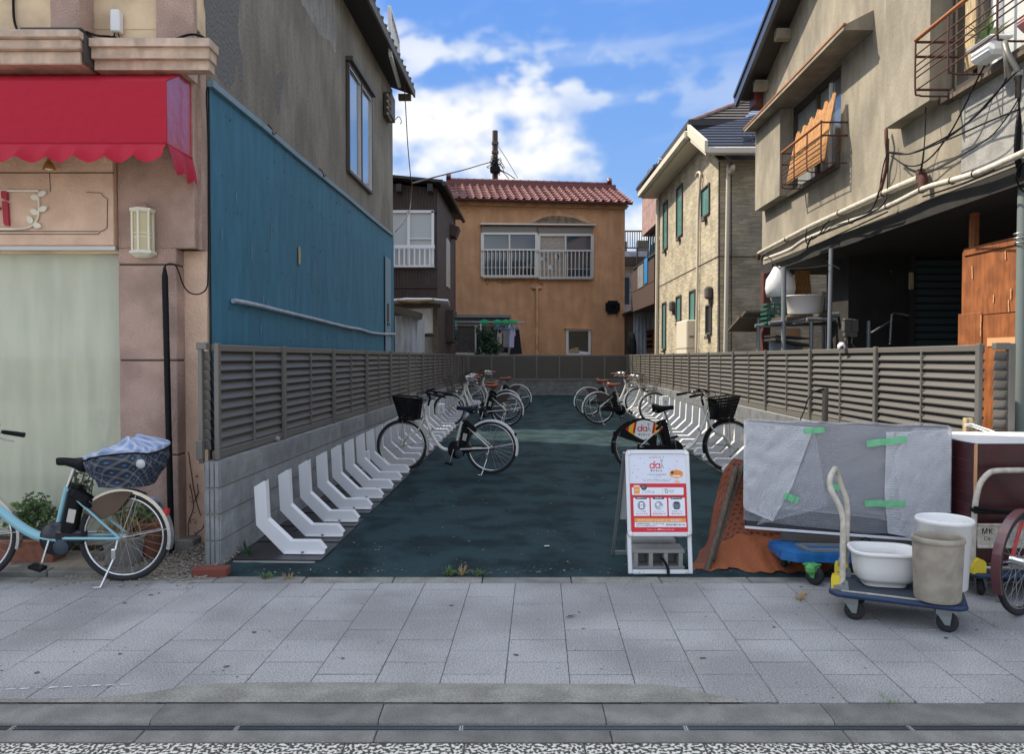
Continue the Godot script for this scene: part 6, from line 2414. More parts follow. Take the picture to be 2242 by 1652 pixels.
func bicycle(label: String,where: Vector3,turn: float,o: Dictionary) -> Node3D:
	var b:=thing("bicycle",label,"bicycle",Vector3.ZERO,o.get("group",""))
	org=Vector3.ZERO
	var r: float=o.get("r",0.325)
	var wb: float=o.get("wb",1.15)
	var bb_y:=0.29
	var xr:=-wb*0.5
	var xf:=wb*0.5
	var frame: Material=M[o.get("frame","off_white")]
	var fen: Material=M[o.get("fender","off_white")]
	wheel(b,"rear_wheel",Vector3(xr,r,0),r,28)
	var s:=S()
	var hb: float=o.get("head",0.0)
	var head0:=Vector3(xf-0.285+hb,0.69,0)
	var head1:=Vector3(xf-0.335+hb,0.83,0)
	var crank:=Vector3(xr+0.46,bb_y,0)
	tube(s,[head0,head1],0.021,10)
	tube(s,smooth_path([Vector3(xf-0.295+hb,0.715,0),Vector3(xf-0.35+hb*0.8,0.56,0),Vector3(xf-0.42+hb*0.5,0.41,0),Vector3(xf-0.50+hb*0.25,0.315,0),Vector3(xf-0.58,0.282,0),crank],4),o.get("tube",0.022),10)
	tube(s,[crank,Vector3(xr+0.375,0.64,0)],0.017,9)
	for z in [-1.0,1.0]:
		tube(s,[Vector3(xr,r,0.062*z),Vector3(xr+0.35,bb_y+0.01,0.045*z),crank],0.010,7)
		tube(s,[Vector3(xr,r,0.062*z),Vector3(xr+0.27,r+0.235,0.04*z),Vector3(xr+0.365,0.62,0.012*z)],0.009,7)
	done("frame",s,frame,b)
	if o.get("letters","") != "":
		for z in [-1.0,1.0]:
			var tm:=TextMesh.new()
			tm.text=o.letters
			var f:=SystemFont.new()
			f.font_names=PackedStringArray(["Droid Sans"])
			tm.font=f
			tm.font_size=16
			tm.pixel_size=0.0016
			tm.depth=0.001
			var bas:=Basis(Vector3(0.46,-0.89,0),Vector3(0.89,0.46,0),Vector3(0,0,1)) if z>0 else Basis(Vector3(0.46,-0.89,0),Vector3(-0.89,-0.46,0),Vector3(0,0,-1))
			place("lettering",tm,M.black,b,Transform3D(bas,Vector3(xf-0.375,0.50,0.0225*z)))
	s=S()
	tube(s,[Vector3(xr+0.375,0.62,0),Vector3(xr+0.315,0.79,0)],0.0125,8)
	done("seat_post",s,M.chrome,b)
	saddle(b,Vector3(xr+0.295,0.815,0),M[o.get("saddle","black")])
	s=S()
	lathe(s,Transform3D(Basis(Vector3.RIGHT,PI/2),crank+Vector3(-0.02,0.0,-0.03)),[Vector2(0.0,0.0),Vector2(0.105,0.0),Vector2(0.115,0.015),Vector2(0.115,0.05),Vector2(0.10,0.065),Vector2(0.0,0.065)],18)
	box(s,crank+Vector3(-0.11,0.015,0),Vector3(0.20,0.10,0.075),0.02)
	done("motor_case",s,M.black_gloss,b)
	s=S()
	lathe(s,Transform3D(Basis(Vector3.RIGHT,-PI/2),crank+Vector3(-0.06,-0.05,-0.04)),[Vector2(0.0,0.012),Vector2(0.045,0.011),Vector2(0.052,0.0)],16)
	done("motor_cover",s,M.deck_grey,b)
	s=S()
	box(s,Vector3(xr+0.335,0.475,0),Vector3(0.095,0.31,0.085),0.015,Basis(Vector3(0,0,1),0.21))
	box(s,Vector3(xr+0.31,0.64,0),Vector3(0.07,0.035,0.05),0.01,Basis(Vector3(0,0,1),0.21))
	done("battery",s,M.black,b)
	s=S()
	box(s,Vector3(xr+0.325,0.45,-0.0435),Vector3(0.05,0.09,0.002),0.0,Basis(Vector3(0,0,1),0.21))
	done("battery_label",s,M.aluminium,b)
	for z in [-1.0,1.0]:
		s=S()
		var dir: Vector3=Vector3(0.25,-0.97,0)*-z
		var c0:=crank+Vector3(0,0,0.065*z)
		span(s,c0,c0+dir*0.165+Vector3(0,0,0.02*z),0.014,0.022,Vector3(0,0,1),0.003)
		done("crank_arm",s,M.chrome,b)
		s=S()
		box(s,c0+dir*0.165+Vector3(0,0,0.065*z),Vector3(0.09,0.025,0.08),0.006,Basis(Vector3(0,0,1),0.3))
		done("pedal",s,M.black,b)
	s=S()
	if o.get("chain_case",true):
		box(s,Vector3(xr+0.22,bb_y+0.015,0.058),Vector3(0.50,0.075,0.022),0.01,Basis(Vector3(0,0,1),-0.06))
		lathe(s,Transform3D(Basis(Vector3.RIGHT,PI/2),crank+Vector3(0,0,0.047)),[Vector2(0.0,0.0),Vector2(0.085,0.0),Vector2(0.09,0.012),Vector2(0.0,0.022)],18)
		done("chain_case",s,M.black,b)
	s=S()
	disc_arc(s,Vector3(xr,r,0),Vector3.RIGHT,Vector3.UP,r-0.004,r+0.019,deg_to_rad(52),deg_to_rad(196),0.027,26)
	done("rear_mudguard",s,fen,b)
	s=S()
	for z in [-1.0,1.0]:
		tube(s,[Vector3(xr,r,0.05*z),Vector3(xr-(r+0.015)*cos(0.18),r+(r+0.015)*sin(0.18),0.025*z)],0.003,4)
		tube(s,[Vector3(xr,r,0.05*z),Vector3(xr-(r+0.015)*cos(1.25),r+(r+0.015)*sin(1.25),0.025*z)],0.003,4)
	done("mudguard_stay",s,M.chrome,b)
	s=S()
	box(s,Vector3(xr-r*0.93,r+0.165,0),Vector3(0.035,0.045,0.05),0.008)
	done("reflector",s,M[o.get("reflector","black")],b)
	s=S()
	tube(s,ring_pts(Vector3(xr+0.24,r+0.245,0),Vector3(-0.7,-0.7,0),Vector3(0,0,1),0.058,14),0.018,6,true)
	box(s,Vector3(xr+0.26,r+0.275,-0.05),Vector3(0.12,0.06,0.035),0.01,Basis(Vector3(0,0,1),0.6))
	done("ring_lock",s,M.black,b)
	s=S()
	var sx:=xr+0.06
	tube(s,[Vector3(xr+0.01,r-0.01,-0.07),Vector3(xr+0.03,r-0.13,-0.085),Vector3(sx+0.02,0.005,-0.16),Vector3(sx+0.06,0.004,-0.17)],0.008,6)
	if o.get("double_stand",false):
		tube(s,[Vector3(xr+0.01,r-0.01,0.07),Vector3(xr+0.03,r-0.13,0.085),Vector3(sx+0.02,0.005,0.13),Vector3(sx+0.06,0.004,0.14)],0.008,6)
		tube(s,[Vector3(sx+0.03,0.006,-0.17),Vector3(sx+0.03,0.006,0.14)],0.007,6)
	box(s,Vector3(xr+0.03,r-0.10,-0.085),Vector3(0.03,0.07,0.02),0.005)
	done("kickstand",s,M.chrome,b)
	if o.get("guard","")=="brown":
		for z in [-1.0,1.0]:
			s=S()
			var pl:=PackedVector2Array()
			for k in 13:
				var a:=deg_to_rad(lerpf(34,104,k/12.0))
				pl.append(Vector2(xr+cos(a)*(r+0.004),r+sin(a)*(r+0.004)))
			pl.append(Vector2(xr+0.03,r+0.17))
			pl.append(Vector2(xr+0.15,r+0.11))
			prism(s,pl,Transform3D(Basis(),Vector3(0,0,0.034*z)),-0.002,0.002)
			done("coat_guard",s,M[o.get("guard_mat","brown_guard")],b)
	elif o.get("guard","")=="logo":
		for z in [-1.0,1.0]:
			s=S()
			var pl:=[Vector2(-0.315,0.435),Vector2(-0.28,0.49),Vector2(-0.18,0.60),Vector2(-0.05,0.655),Vector2(0.07,0.645),Vector2(0.18,0.585),Vector2(0.25,0.52),Vector2(0.13,0.44),Vector2(0.04,0.375),Vector2(-0.02,0.345),Vector2(-0.17,0.385)]
			var poly:=PackedVector2Array()
			for p in pl:
				poly.append(p+Vector2(xr+0.05,0.02))
			prism(s,poly,Transform3D(Basis(),Vector3(0,0,0.045*z)),-0.003,0.003)
			var tail:=PackedVector2Array([Vector2(xr+0.09,0.395),Vector2(xr+0.22,0.47),Vector2(xr+0.215,0.345),Vector2(xr+0.18,0.31)])
			prism(s,tail,Transform3D(Basis(),Vector3(0,0,0.045*z)),-0.003,0.003)
			done("coat_guard",s,M.black,b)
			var g: Node=b.get_child(b.get_child_count()-1)
			s=S()
			var c:=Vector3(xr+0.055,0.535,0.0495*z)
			var eye:=PackedVector2Array()
			for k in 40:
				var u: float=-1.0+2.0*(k if k <= 20 else 40-k)/20.0
				eye.append(Vector2(u*0.235,0.118*(1.0-pow(absf(u),1.9))+0.008 if k <= 20 else -0.135*(1.0-pow(absf(u),1.25))+0.008))
			var ix:=Geometry2D.triangulate_polygon(eye)
			for k in ix:
				var q: Vector2=eye[k]
				s.set_uv(Vector2(0.5+q.x*z/0.48,0.5-q.y/0.29))
				s.add_vertex(c+Vector3(q.x,q.y,0))
			done("guard_print",s,M.guard_print,g)
	var st:=branch("steering",b)
	var piv:=Vector3(xf-0.31+hb,0.0,0)
	st.position=piv
	st.rotation.y=o.get("steer",0.0)
	s=S()
	var ax:=Vector3(xf,r,0)-piv
	var h0:=head0-piv
	for z in [-1.0,1.0]:
		tube(s,smooth_path([h0+Vector3(0.005,-0.03,0.035*z),h0+Vector3(0.07,-0.17,0.042*z),Vector3(ax.x-0.06,ax.y+0.11,0.046*z),ax+Vector3(0,0,0.05*z)],3),0.0115,8)
	tube(s,[h0+Vector3(0.005,-0.03,-0.035),h0+Vector3(0.002,-0.015,0),h0+Vector3(0.005,-0.03,0.035)],0.014,8)
	done("fork",s,M[o.get("fork",o.get("frame","off_white"))],st)
	var fw:=wheel(b,"front_wheel",Vector3(xf,r,0),r,28)
	if o.get("steer",0.0) != 0.0:
		fw.position=piv+Basis(Vector3.UP,o.steer)*ax
		fw.rotation.y=o.steer
	s=S()
	disc_arc(s,ax,Vector3.RIGHT,Vector3.UP,r-0.002,r+0.017,deg_to_rad(80),deg_to_rad(196),0.026,22)
	done("front_mudguard",s,M[o.get("front_fender",o.get("fender","off_white"))],st)
	s=S()
	for z in [-1.0,1.0]:
		tube(s,[ax+Vector3(0,0,0.05*z),ax+Vector3(-(r+0.014)*cos(0.1),(r+0.014)*sin(0.1),0.024*z)],0.003,4)
		tube(s,[ax+Vector3(0,0,0.05*z),ax+Vector3(-0.03,0.43,0.05*z)],0.0035,4)
	done("stay",s,M.chrome,st)
	var bar_back: float=o.get("bar_back",0.0)
	var sp:=head1-piv+Vector3(-0.03,0.10,0)
	s=S()
	tube(s,[head1-piv,sp],0.014,8)
	tube(s,smooth_path([sp,sp+Vector3(0.03,0.05,0),sp+Vector3(0.05,0.06,0)],3),0.013,8)
	tube(s,smooth_path([sp+Vector3(-0.22-bar_back,0.03,-0.27),sp+Vector3(-0.08-bar_back,0.055,-0.26),sp+Vector3(0.02,0.075,-0.15),sp+Vector3(0.05,0.06,0),sp+Vector3(0.02,0.075,0.15),sp+Vector3(-0.08-bar_back,0.055,0.26),sp+Vector3(-0.22-bar_back,0.03,0.27)],4),0.011,8)
	done("handlebar",s,M[o.get("bar","chrome")],st)
	for z in [-1.0,1.0]:
		s=S()
		tube(s,[sp+Vector3(-0.10-bar_back,0.05,0.262*z),sp+Vector3(-0.235-bar_back,0.026,0.271*z)],[0.015,0.018],10)
		done("grip",s,M[o.get("grip","black")],st)
		s=S()
		tube(s,smooth_path([sp+Vector3(0.0,0.06,0.20*z),sp+Vector3(-0.02-bar_back*0.5,0.02,0.25*z),sp+Vector3(-0.10-bar_back,-0.005,0.275*z),sp+Vector3(-0.16-bar_back,-0.02,0.285*z)],3),0.005,6)
		box(s,sp+Vector3(-0.03-bar_back*0.5,0.055,0.235*z),Vector3(0.05,0.035,0.04),0.008)
		done("brake_lever",s,M[o.get("lever","chrome")],st)
	s=S()
	lathe(s,Transform3D(Basis(),sp+Vector3(0.0,0.085,-0.12)),[Vector2(0.0,0.03),Vector2(0.02,0.025),Vector2(0.03,0.0),Vector2(0.0,0.0)],10)
	box(s,sp+Vector3(0.0,0.10,0.13),Vector3(0.07,0.02,0.06),0.006,Basis(Vector3(0,0,1),-0.3))
	done("display_and_bell",s,M.black,st)
	s=S()
	for z in [-1.0,1.0]:
		tube(s,smooth_path([sp+Vector3(0.0,0.06,0.20*z),sp+Vector3(0.14,0.06,0.12*z),sp+Vector3(0.10,-0.10,0.04*z),sp+Vector3(0.06,-0.25,0.02*z)],4),0.0035,4)
	done("brake_cable",s,M.black,st)
	var basket: String=o.get("basket","black")
	if basket != "none":
		front_basket(st,Vector3(xf-0.09,0.0,0)-piv,basket)
	if basket != "none" or o.get("light",true):
		s=S()
		lathe(s,Transform3D(Basis(Vector3(0,0,1),-PI/2),ax+Vector3(-0.16,0.36,0.0)),[Vector2(0.0,-0.03),Vector2(0.02,-0.02),Vector2(0.03,0.03),Vector2(0.0,0.032)],10)
		done("headlight",s,M.chrome,st)
	b.position=where
	b.rotation.y=turn
	return b
func saddle(parent: Node,c: Vector3,m: Material) -> void:
	var s:=S()
	s.set_smooth_group(0)
	var rows:=[[-0.125,0.03,0.01,0.03],[-0.115,0.085,0.028,0.02],[-0.075,0.098,0.032,0.0],[-0.03,0.082,0.022,-0.012],[0.03,0.045,0.016,-0.012],[0.09,0.027,0.018,-0.008],[0.13,0.022,0.018,-0.008],[0.145,0.010,0.010,0.0]]
	var rings:=[]
	for q in rows:
		var ring:=[]
		for k in 12:
			var a:=TAU*k/12.0
			var y: float=sin(a)
			var yy: float=(q[2]+0.006) if y>0 else (0.075 if q[0]<-0.02 else (0.045 if q[0]<0.06 else 0.03))
			ring.append(c+Vector3(q[0],y*yy+q[3]*0.6,cos(a)*q[1]))
		rings.append(ring)
	for i in rings.size()-1:
		for k in 12:
			var l:=(k+1) % 12
			quad(s,rings[i][k],rings[i+1][k],rings[i+1][l],rings[i][l])
	for k in range(1,11):
		tri(s,rings[0][0],rings[0][k+1],rings[0][k])
		tri(s,rings[7][0],rings[7][k],rings[7][k+1])
	var sd:=done("saddle",s,m,parent)
	s=S()
	for z in [-1.0,1.0]:
		tube(s,smooth_path([c+Vector3(0.09,-0.02,0.012*z),c+Vector3(0.0,-0.06,0.02*z),c+Vector3(-0.08,-0.03,0.035*z)],3),0.0035,5)
	for z in [-0.05,0.05]:
		tube(s,ring_pts(c+Vector3(-0.09,-0.045,z),Vector3.RIGHT,Vector3(0,0,1),0.018,8),0.005,5,true)
	done("saddle_rails",s,M.chrome,sd)
func front_basket(parent: Node,at0: Vector3,kind: String) -> void:
	var s:=S()
	var c:=at0+Vector3(0,0.66,0)
	var bot:=Vector2(0.115,0.125)
	var top:=Vector2(0.175,0.175)
	var h:=0.285
	var pt:=func(u: float,v: float) -> Vector3:
		var a:=TAU*u
		var e:=0.42
		var x: float=signf(cos(a))*pow(absf(cos(a)),e)
		var z: float=signf(sin(a))*pow(absf(sin(a)),e)
		var r:=bot.lerp(top,v)
		return c+Vector3(x*r.x+0.03*(v-0.5),h*v+0.02*x*v,z*r.y)
	var m: Material=M.black
	var loops:=8
	var ribs:=28
	var rr:=0.0105
	var rv:=0.0065
	if kind=="wire":
		m=M.bronze
		loops=5
		ribs=30
		rr=0.0028
		rv=0.0024
	for k in loops:
		var l:=[]
		var v:=(k+0.2)/(loops-0.6)
		for i in 28:
			l.append(pt.call(i/28.0,clampf(v,0.02,1.0)))
		if kind=="black" and k>0 and k<loops-1:
			s.set_smooth_group(0)
			for i in 28:
				var a: Vector3=l[i]
				var b: Vector3=l[(i+1) % 28]
				var up:=Vector3(0,0.013,0)
				quad(s,a-up,b-up,b+up,a+up)
			s.set_smooth_group(-1)
		else:
			tube(s,l,rr if k>0 else rr*0.8,6,true)
	for i in ribs:
		tube(s,[pt.call(i/float(ribs),0.0),pt.call(i/float(ribs),0.5),pt.call(i/float(ribs),1.0)],rv,4,false,false)
	for i in 7:
		var t:=-1.0+2.0*i/6.0
		span(s,c+Vector3(-bot.x,0.004,bot.y*t),c+Vector3(bot.x,0.004,bot.y*t),rv*2.4,rv*1.6)
		span(s,c+Vector3(bot.x*t,0.006,-bot.y),c+Vector3(bot.x*t,0.006,bot.y),rv*2.4,rv*1.6)
	if kind=="black":
		box(s,c+Vector3(0,0.0,0),Vector3(bot.x*1.9,0.02,bot.y*1.9),0.006)
	done("basket",s,m,parent)
	s=S()
	tube(s,[c+Vector3(-0.10,0.02,0),c+Vector3(-0.16,0.0,0),c+Vector3(-0.20,0.04,0)],0.010,6)
	tube(s,[c+Vector3(-0.165,h*0.8,0.03),c+Vector3(-0.22,h*0.86,0.0),c+Vector3(-0.165,h*0.8,-0.03)],0.007,6)
	done("basket_bracket",s,M.black,parent)
func make_bicycles() -> void:
	guard_picture()
	var p:=func(x: float,y: float) -> Vector3:
		var d:=2662.6/(y-784.0+21.25)
		return Vector3((x-1121.0)/1700.0*d,lot_y(d)+0.015,-d)
	var near: Vector3=p.call(977,1038)
	bicycle("white electric bicycle with dark blue saddle and black basket, nearest in left rack",near,PI-0.22,{saddle="navy_seat",bar="black",lever="black",letters="DAICHARI",fender="white",front_fender="aluminium",steer=0.12})
	var nr: Vector3=p.call(1499,1037)
	bicycle("white electric bicycle with a red and yellow wheel guard, in the right rack",nr,0.03,{saddle="black",bar="black",guard="logo",fender="black",front_fender="black",steer=0.05,letters="DAICHARI"})
	var opt:={saddle="brown_seat",grip="brown_seat",basket="wire",guard="brown",double_stand=true,group="white bicycles with brown saddles",letters="",fender="white"}
	var first: Vector3=p.call(1046,936)
	var b:=bicycle("white bicycle with a brown saddle and wire basket, nearest of three at the left rear",first,PI-0.10,opt)
	copy_of(b,p.call(1050,923)+Vector3(0,0,0),PI-0.12,"white bicycle with a brown saddle, middle one of the three at the left rear")
	copy_of(b,p.call(1082,903),PI-0.06,"white bicycle with a brown saddle, furthest of the three at the left rear")
	copy_of(b,p.call(1372,931),0.05,"white bicycle with a brown saddle, nearer of the two at the right rear")
	copy_of(b,p.call(1344,913),0.04,"white bicycle with a brown saddle, farther of the two at the right rear")
	var lb:=bicycle("light blue electric bicycle with a plaid covered rear basket, before the shop window",Vector3(-3.11,0,-5.17),PI+0.02,{r=0.303,wb=1.02,frame="light_blue",fender="chrome",saddle="black",basket="none",chain_case=false,guard="brown",guard_mat="coat_guard",reflector="red",tube=0.032,bar_back=-0.10,head=0.27,lever="chrome",steer=0.12})
	plaid_cover(lb)
	maroon_bicycle()
func plaid_cover(b: Node3D) -> void:
	var n:=128
	var img:=Image.create(n,n,false,Image.FORMAT_RGB8)
	img.fill(Color(0.10,0.12,0.17))
	var pale:=Image.create(n,n,false,Image.FORMAT_RGB8)
	pale.fill(Color(0.55,0.62,0.74))
	for j in n:
		for i in n:
			var hu:=(i % 64)/64.0
			var hv:=(j % 64)/64.0
			var du:=absf(hu-0.5)
			var dv:=absf(hv-0.5)
			if du<0.20 and dv<0.20:
				img.set_pixel(i,j,Color(0.13,0.20,0.32))
				pale.set_pixel(i,j,Color(0.47,0.55,0.68))
			if du<0.09 and dv<0.09:
				img.set_pixel(i,j,Color(0.25,0.45,0.66))
				pale.set_pixel(i,j,Color(0.42,0.52,0.68))
			if (i % 64) in [2,3,8,9,60,61] or (j % 64) in [2,3,8,9,60,61]:
				img.set_pixel(i,j,Color(0.52,0.54,0.58))
				pale.set_pixel(i,j,Color(0.86,0.88,0.92))
	picture("plaid",img,0.55)
	picture("plaid_pale",pale,0.5)
	for k in ["plaid","plaid_pale"]:
		M[k].uv1_scale=Vector3(1.0,1.0,1.0)
	org=Vector3.ZERO
	var xr:=-0.51
	var c:=Vector3(xr-0.03,0.785,0)
	var fn:=FastNoiseLite.new()
	fn.frequency=3.0
	fn.seed=8
	var shape:=func(u: float,v: float) -> Vector3:
		var a:=TAU*u
		var e:=0.55
		var x: float=signf(cos(a))*pow(absf(cos(a)),e)
		var z: float=signf(sin(a))*pow(absf(sin(a)),e)
		var w:=lerpf(0.16,0.235,smoothstep(0.0,0.55,v))
		if v>0.75:
			w*=lerpf(1.0,0.25,smoothstep(0.78,1.0,v))
		var y:=lerpf(-0.135,0.165,v)-0.035*x*v
		var k:=1.0+0.16*fn.get_noise_3d(x*0.8,v*1.2,z*0.8)
		return c+Vector3(x*w*k,y+0.015*sin(a*3.0)*v,z*w*0.80*k)
	for part in 2:
		var s:=S()
		s.set_smooth_group(0)
		var v0: float=[0.0,0.70][part]
		var v1: float=[0.72,1.0][part]
		var uu:=40
		var vv:=12
		for j in vv:
			for i in uu:
				var q:=[]
				for e in [[0,0],[1,0],[1,1],[0,0],[1,1],[0,1]]:
					var u:=float(i+e[0])/uu
					var v:=lerpf(v0,v1,float(j+e[1])/vv)
					s.set_uv(Vector2(u*10.0+v*2.0,v*2.4-u*6.0))
					var bump:=1.0+(0.012 if part==1 else 0.0)
					var pp: Vector3=shape.call(u,v)
					s.add_vertex(c+(pp-c)*bump)
		done(["basket_cover","cover_lid"][part],s,[M.plaid,M.plaid_pale][part],b)
	var s2:=S()
	var l:=[]
	for i in 40:
		l.append(c+(shape.call(i/40.0,0.71)-c)*1.02)
	tube(s2,l,0.006,5,true)
	done("cover_piping",s2,M.black,b)
	s2=S()
	lathe(s2,Transform3D(Basis(Vector3.RIGHT,-PI/2),c+Vector3(-0.17,0.03,-0.185)),[Vector2(0.0,0.0),Vector2(0.03,0.0),Vector2(0.03,0.004),Vector2(0.0,0.006)],14)
	done("cover_badge",s2,M.frosted,b)
func maroon_bicycle() -> void:
	var o:=thing("bicycle","old maroon bicycle cut by the right edge of the picture, beside the trolley","bicycle",Vector3(2.975,0,-4.50))
	org=Vector3.ZERO
	var r:=0.30
	var yaw:=deg_to_rad(33)
	var b:=branch("wheel_and_guard",o)
	b.rotation.y=yaw
	wheel(b,"wheel",Vector3(0,r,0),r,32)
	var s:=S()
	disc_arc(s,Vector3(0,r,0),Vector3.RIGHT,Vector3.UP,r+0.008,r+0.018,deg_to_rad(60),deg_to_rad(205),0.025,24)
	done("mudguard",s,M.maroon,b)
	for z in [-1.0,1.0]:
		s=S()
		tube(s,[Vector3(0,r,0.05*z),Vector3(-(r+0.015)*cos(0.12),r+0.036,0.036*z)],0.0035,5)
		done("mudguard_stay",s,M.chrome,b)
	s=S()
	tube(s,[Vector3(0,r,-0.06),Vector3(0,r,0.06)],0.038,14)
	done("drum_brake",s,M.chrome,b)
	for z in [-1.0,1.0]:
		s=S()
		tube(s,smooth_path([Vector3(0,r,0.06*z),Vector3(0.10,0.50,0.055*z),Vector3(0.22,0.70,0.03*z)],3),0.011,7)
		done("fork_blade",s,M.red,b)
	s=S()
	tube(s,[Vector3(0.20,0.66,-0.1),Vector3(0.24,0.86,-0.13)],0.02,9)
	tube(s,smooth_path([Vector3(0.21,0.72,-0.1),Vector3(0.40,0.5,-0.25),Vector3(0.62,0.33,-0.45)],3),0.022,8)
	done("frame",s,M.maroon,o)
	s=S()
	tube(s,[Vector3(0.24,0.86,-0.13),Vector3(0.25,0.97,-0.14)],0.013,8)
	tube(s,smooth_path([Vector3(0.45,0.985,-0.40),Vector3(0.38,1.0,-0.28),Vector3(0.25,0.975,-0.14),Vector3(0.16,1.0,-0.02),Vector3(0.08,0.985,0.06)],4),0.011,8)
	done("handlebar",s,M.chrome,o)
	s=S()
	tube(s,[Vector3(0.095,0.99,0.045),Vector3(-0.035,0.975,0.14)],[0.016,0.019],10)
	done("grip",s,M.black,o)
	s=S()
	tube(s,smooth_path([Vector3(0.13,0.985,0.03),Vector3(0.06,0.945,0.11),Vector3(-0.03,0.925,0.17),Vector3(-0.055,0.905,0.18)],3),0.006,6)
	done("brake_lever",s,M.black,o)
	s=S()
	var loop:=[]
	for i in 24:
		var a:=TAU*i/24.0
		loop.append(Vector3(0.11+0.09*cos(a)-0.02*sin(a),0.76+0.05*sin(a)-0.045*cos(a),0.05))
	tube(s,loop,0.007,6,true)
	tube(s,[Vector3(0.13,0.60,0.05),Vector3(0.14,0.70,0.05)],0.018,8)
	done("coil_lock",s,M.white,o)
const GLYPH:={
	"ダ": "4013 418165291 3466 8192 9 7081","イ": "713415 5459","チ": "7122 0494 5259 29","ャ": "258475 3649","リ": "2125 717629","シ": "1233 1435 198593","ェ": "2585 5558 1898","ア": "119154 535629","サ": "0494 3137 71757529","ク": "4013 41816529","ル": "313519 61588695","ス": "11816518 6489","テ": "2181 0494 545729","ー": "0595","ョ": "248488 2686 2888","ン": "1233 198593","オ": "0393 6169 6318","ナ": "0494 515719","コ": "118188 1888","ド": "3139 3475 7182 9091","プ": "11716429 8191","レ": "21288593","ゼ": "049366 313888 8192","ポ": "0393 5159 2517 7597 8191","ピ": "212888 2482 8191","ウ": "5052 1512828549","ロ": "1181881811","ッ": "2536 4557 854829","ラ": "2181 13838529","キ": "0393 0696 4159","エ": "2181 5158 0898","を": "1282 52154548 85375989","く": "612468","ら": "4152 232755857849","し": "31376886","つ": "1362848648","な": "1252 4127 7182 6467475878","ぐ": "612468 8192","い": "222748 7286","で": "1282454879 8192","も": "4147588775 2363 2565","ど": "3144 7225378888 8191","こ": "2282 252888","に": "2128 5282 565888","え": "4151 238328555889","か": "13637558 4129 7294","ん": "511835465894","た": "1252 4119 5484 565888","り": "2225 727648","よ": "51583748 5484","る": "2181275586585747","は": "2128 4292 7277486788","す": "0393 6166464458","ま": "1282 1484 5158374868","せ": "0494 717565 313888","の": "5238162372938759","べ": "2583 3494 7192","ご": "2272 252888 8191","お": "1262 41472665858849 8293","っ": "2565 5759","気": "311425 2282 2474 44679 97 2868","自": "2181892921 2484 2686 5041","車": "1181 2282862622 5059 2484 0797","日": "2181892921 2585","本": "0393 5059 5317 5397 3676","中": "1282861612 5059","予": "2181545359 0494","店": "5051 114191 1119 5356 5489 4989 4689","先": "3116 2383 5056 0696 4529 658889","便": "2114 2229 4191 4384 8745 5059 4989","利": "5013 0353 3039 7177 9099","使": "2114 2229 4191 4383 5059 6599","ヶ": "2114 1484 5459","P": "1911616515","o": "3434747838","w": "041927497994","e": "1666642428 69","r": "2428 2555","d": "6169 642429 69","b": "2129 246469","y": "1459 8429","H": "1119 8189 1585","E": "8111 1989 1575","L": "111989","O": "2171868978292613","C": "82312128397987","Y": "115591 5559","I": "5159","N": "19118981","G": "8231212839798756","Q": "2171868978292613 6799","R": "19117175158959","!": "5156 5859","、": "6879","?": "22418365 5859"," ": "",
}
const ROUGH:=["2181 2484 5059 0696 1989","1131 2129 5191 5489 9459 7179","0393 2181862621 5059 2797","1115 3139 5151 4191915599 4989","0191 2373762623 5059 1889","1141 3139 6199 9159 5585"]
class Board:
	var img: Image
	func dot(x: float,y: float,t: float,c: Color) -> void:
		var a:=maxi(1,int(round(t)))
		img.fill_rect(Rect2i(int(x-t*0.5),int(y-t*0.5),a,a),c)
	func line(a: Vector2,b: Vector2,t: float,c: Color) -> void:
		var n:=maxi(1,int(a.distance_to(b)/maxf(0.5,t*0.3)))
		for i in n+1:
			var p:=a.lerp(b,float(i)/n)
			dot(p.x,p.y,t,c)
	func poly(pts: Array,t: float,c: Color) -> void:
		for i in pts.size()-1:
			line(pts[i],pts[i+1],t,c)
	func ellipse(p: Vector2,rx: float,ry: float,c: Color) -> void:
		for j in range(int(-ry),int(ry)+1):
			var w:=rx*sqrt(maxf(0.0,1.0-pow(j/ry,2.0)))
			img.fill_rect(Rect2i(int(p.x-w),int(p.y+j),int(w*2.0)+1,1),c)
	func ring(p: Vector2,r: float,t: float,c: Color) -> void:
		for i in 64:
			var a:=TAU*i/64.0
			line(p+Vector2(cos(a),sin(a))*r,p+Vector2(cos(a+0.1),sin(a+0.1))*r,t,c)
	func rounded(x: float,y: float,w: float,h: float,r: float,c: Color) -> void:
		img.fill_rect(Rect2i(int(x+r),int(y),int(w-2*r),int(h)),c)
		img.fill_rect(Rect2i(int(x),int(y+r),int(w),int(h-2*r)),c)
		for q in [Vector2(x+r,y+r),Vector2(x+w-r-1,y+r),Vector2(x+r,y+h-r-1),Vector2(x+w-r-1,y+h-r-1)]:
			ellipse(q,r,r,c)
	func text(s: String,cx: float,cy: float,size: float,c: Color,t:=0.0,glyphs:={},rough:=[]) -> void:
		var n:=s.length()
		var x0:=cx-size*n*0.5
		var wt:=t if t>0.0 else maxf(1.0,size*0.085)
		for i in n:
			var ch:=s[i]
			var src: String=glyphs[ch] if glyphs.has(ch) else rough[ch.unicode_at(0) % rough.size()]
			for st in src.split(" ",false):
				var prev:=Vector2.INF
				for k in range(0,st.length()-1,2):
					var p:=Vector2(x0+i*size+(float(st[k])/9.0*0.86+0.07)*size,cy+(float(st[k+1])/9.0-0.5)*size*0.9)
					if prev != Vector2.INF:
						line(prev,p,wt,c)
					prev=p
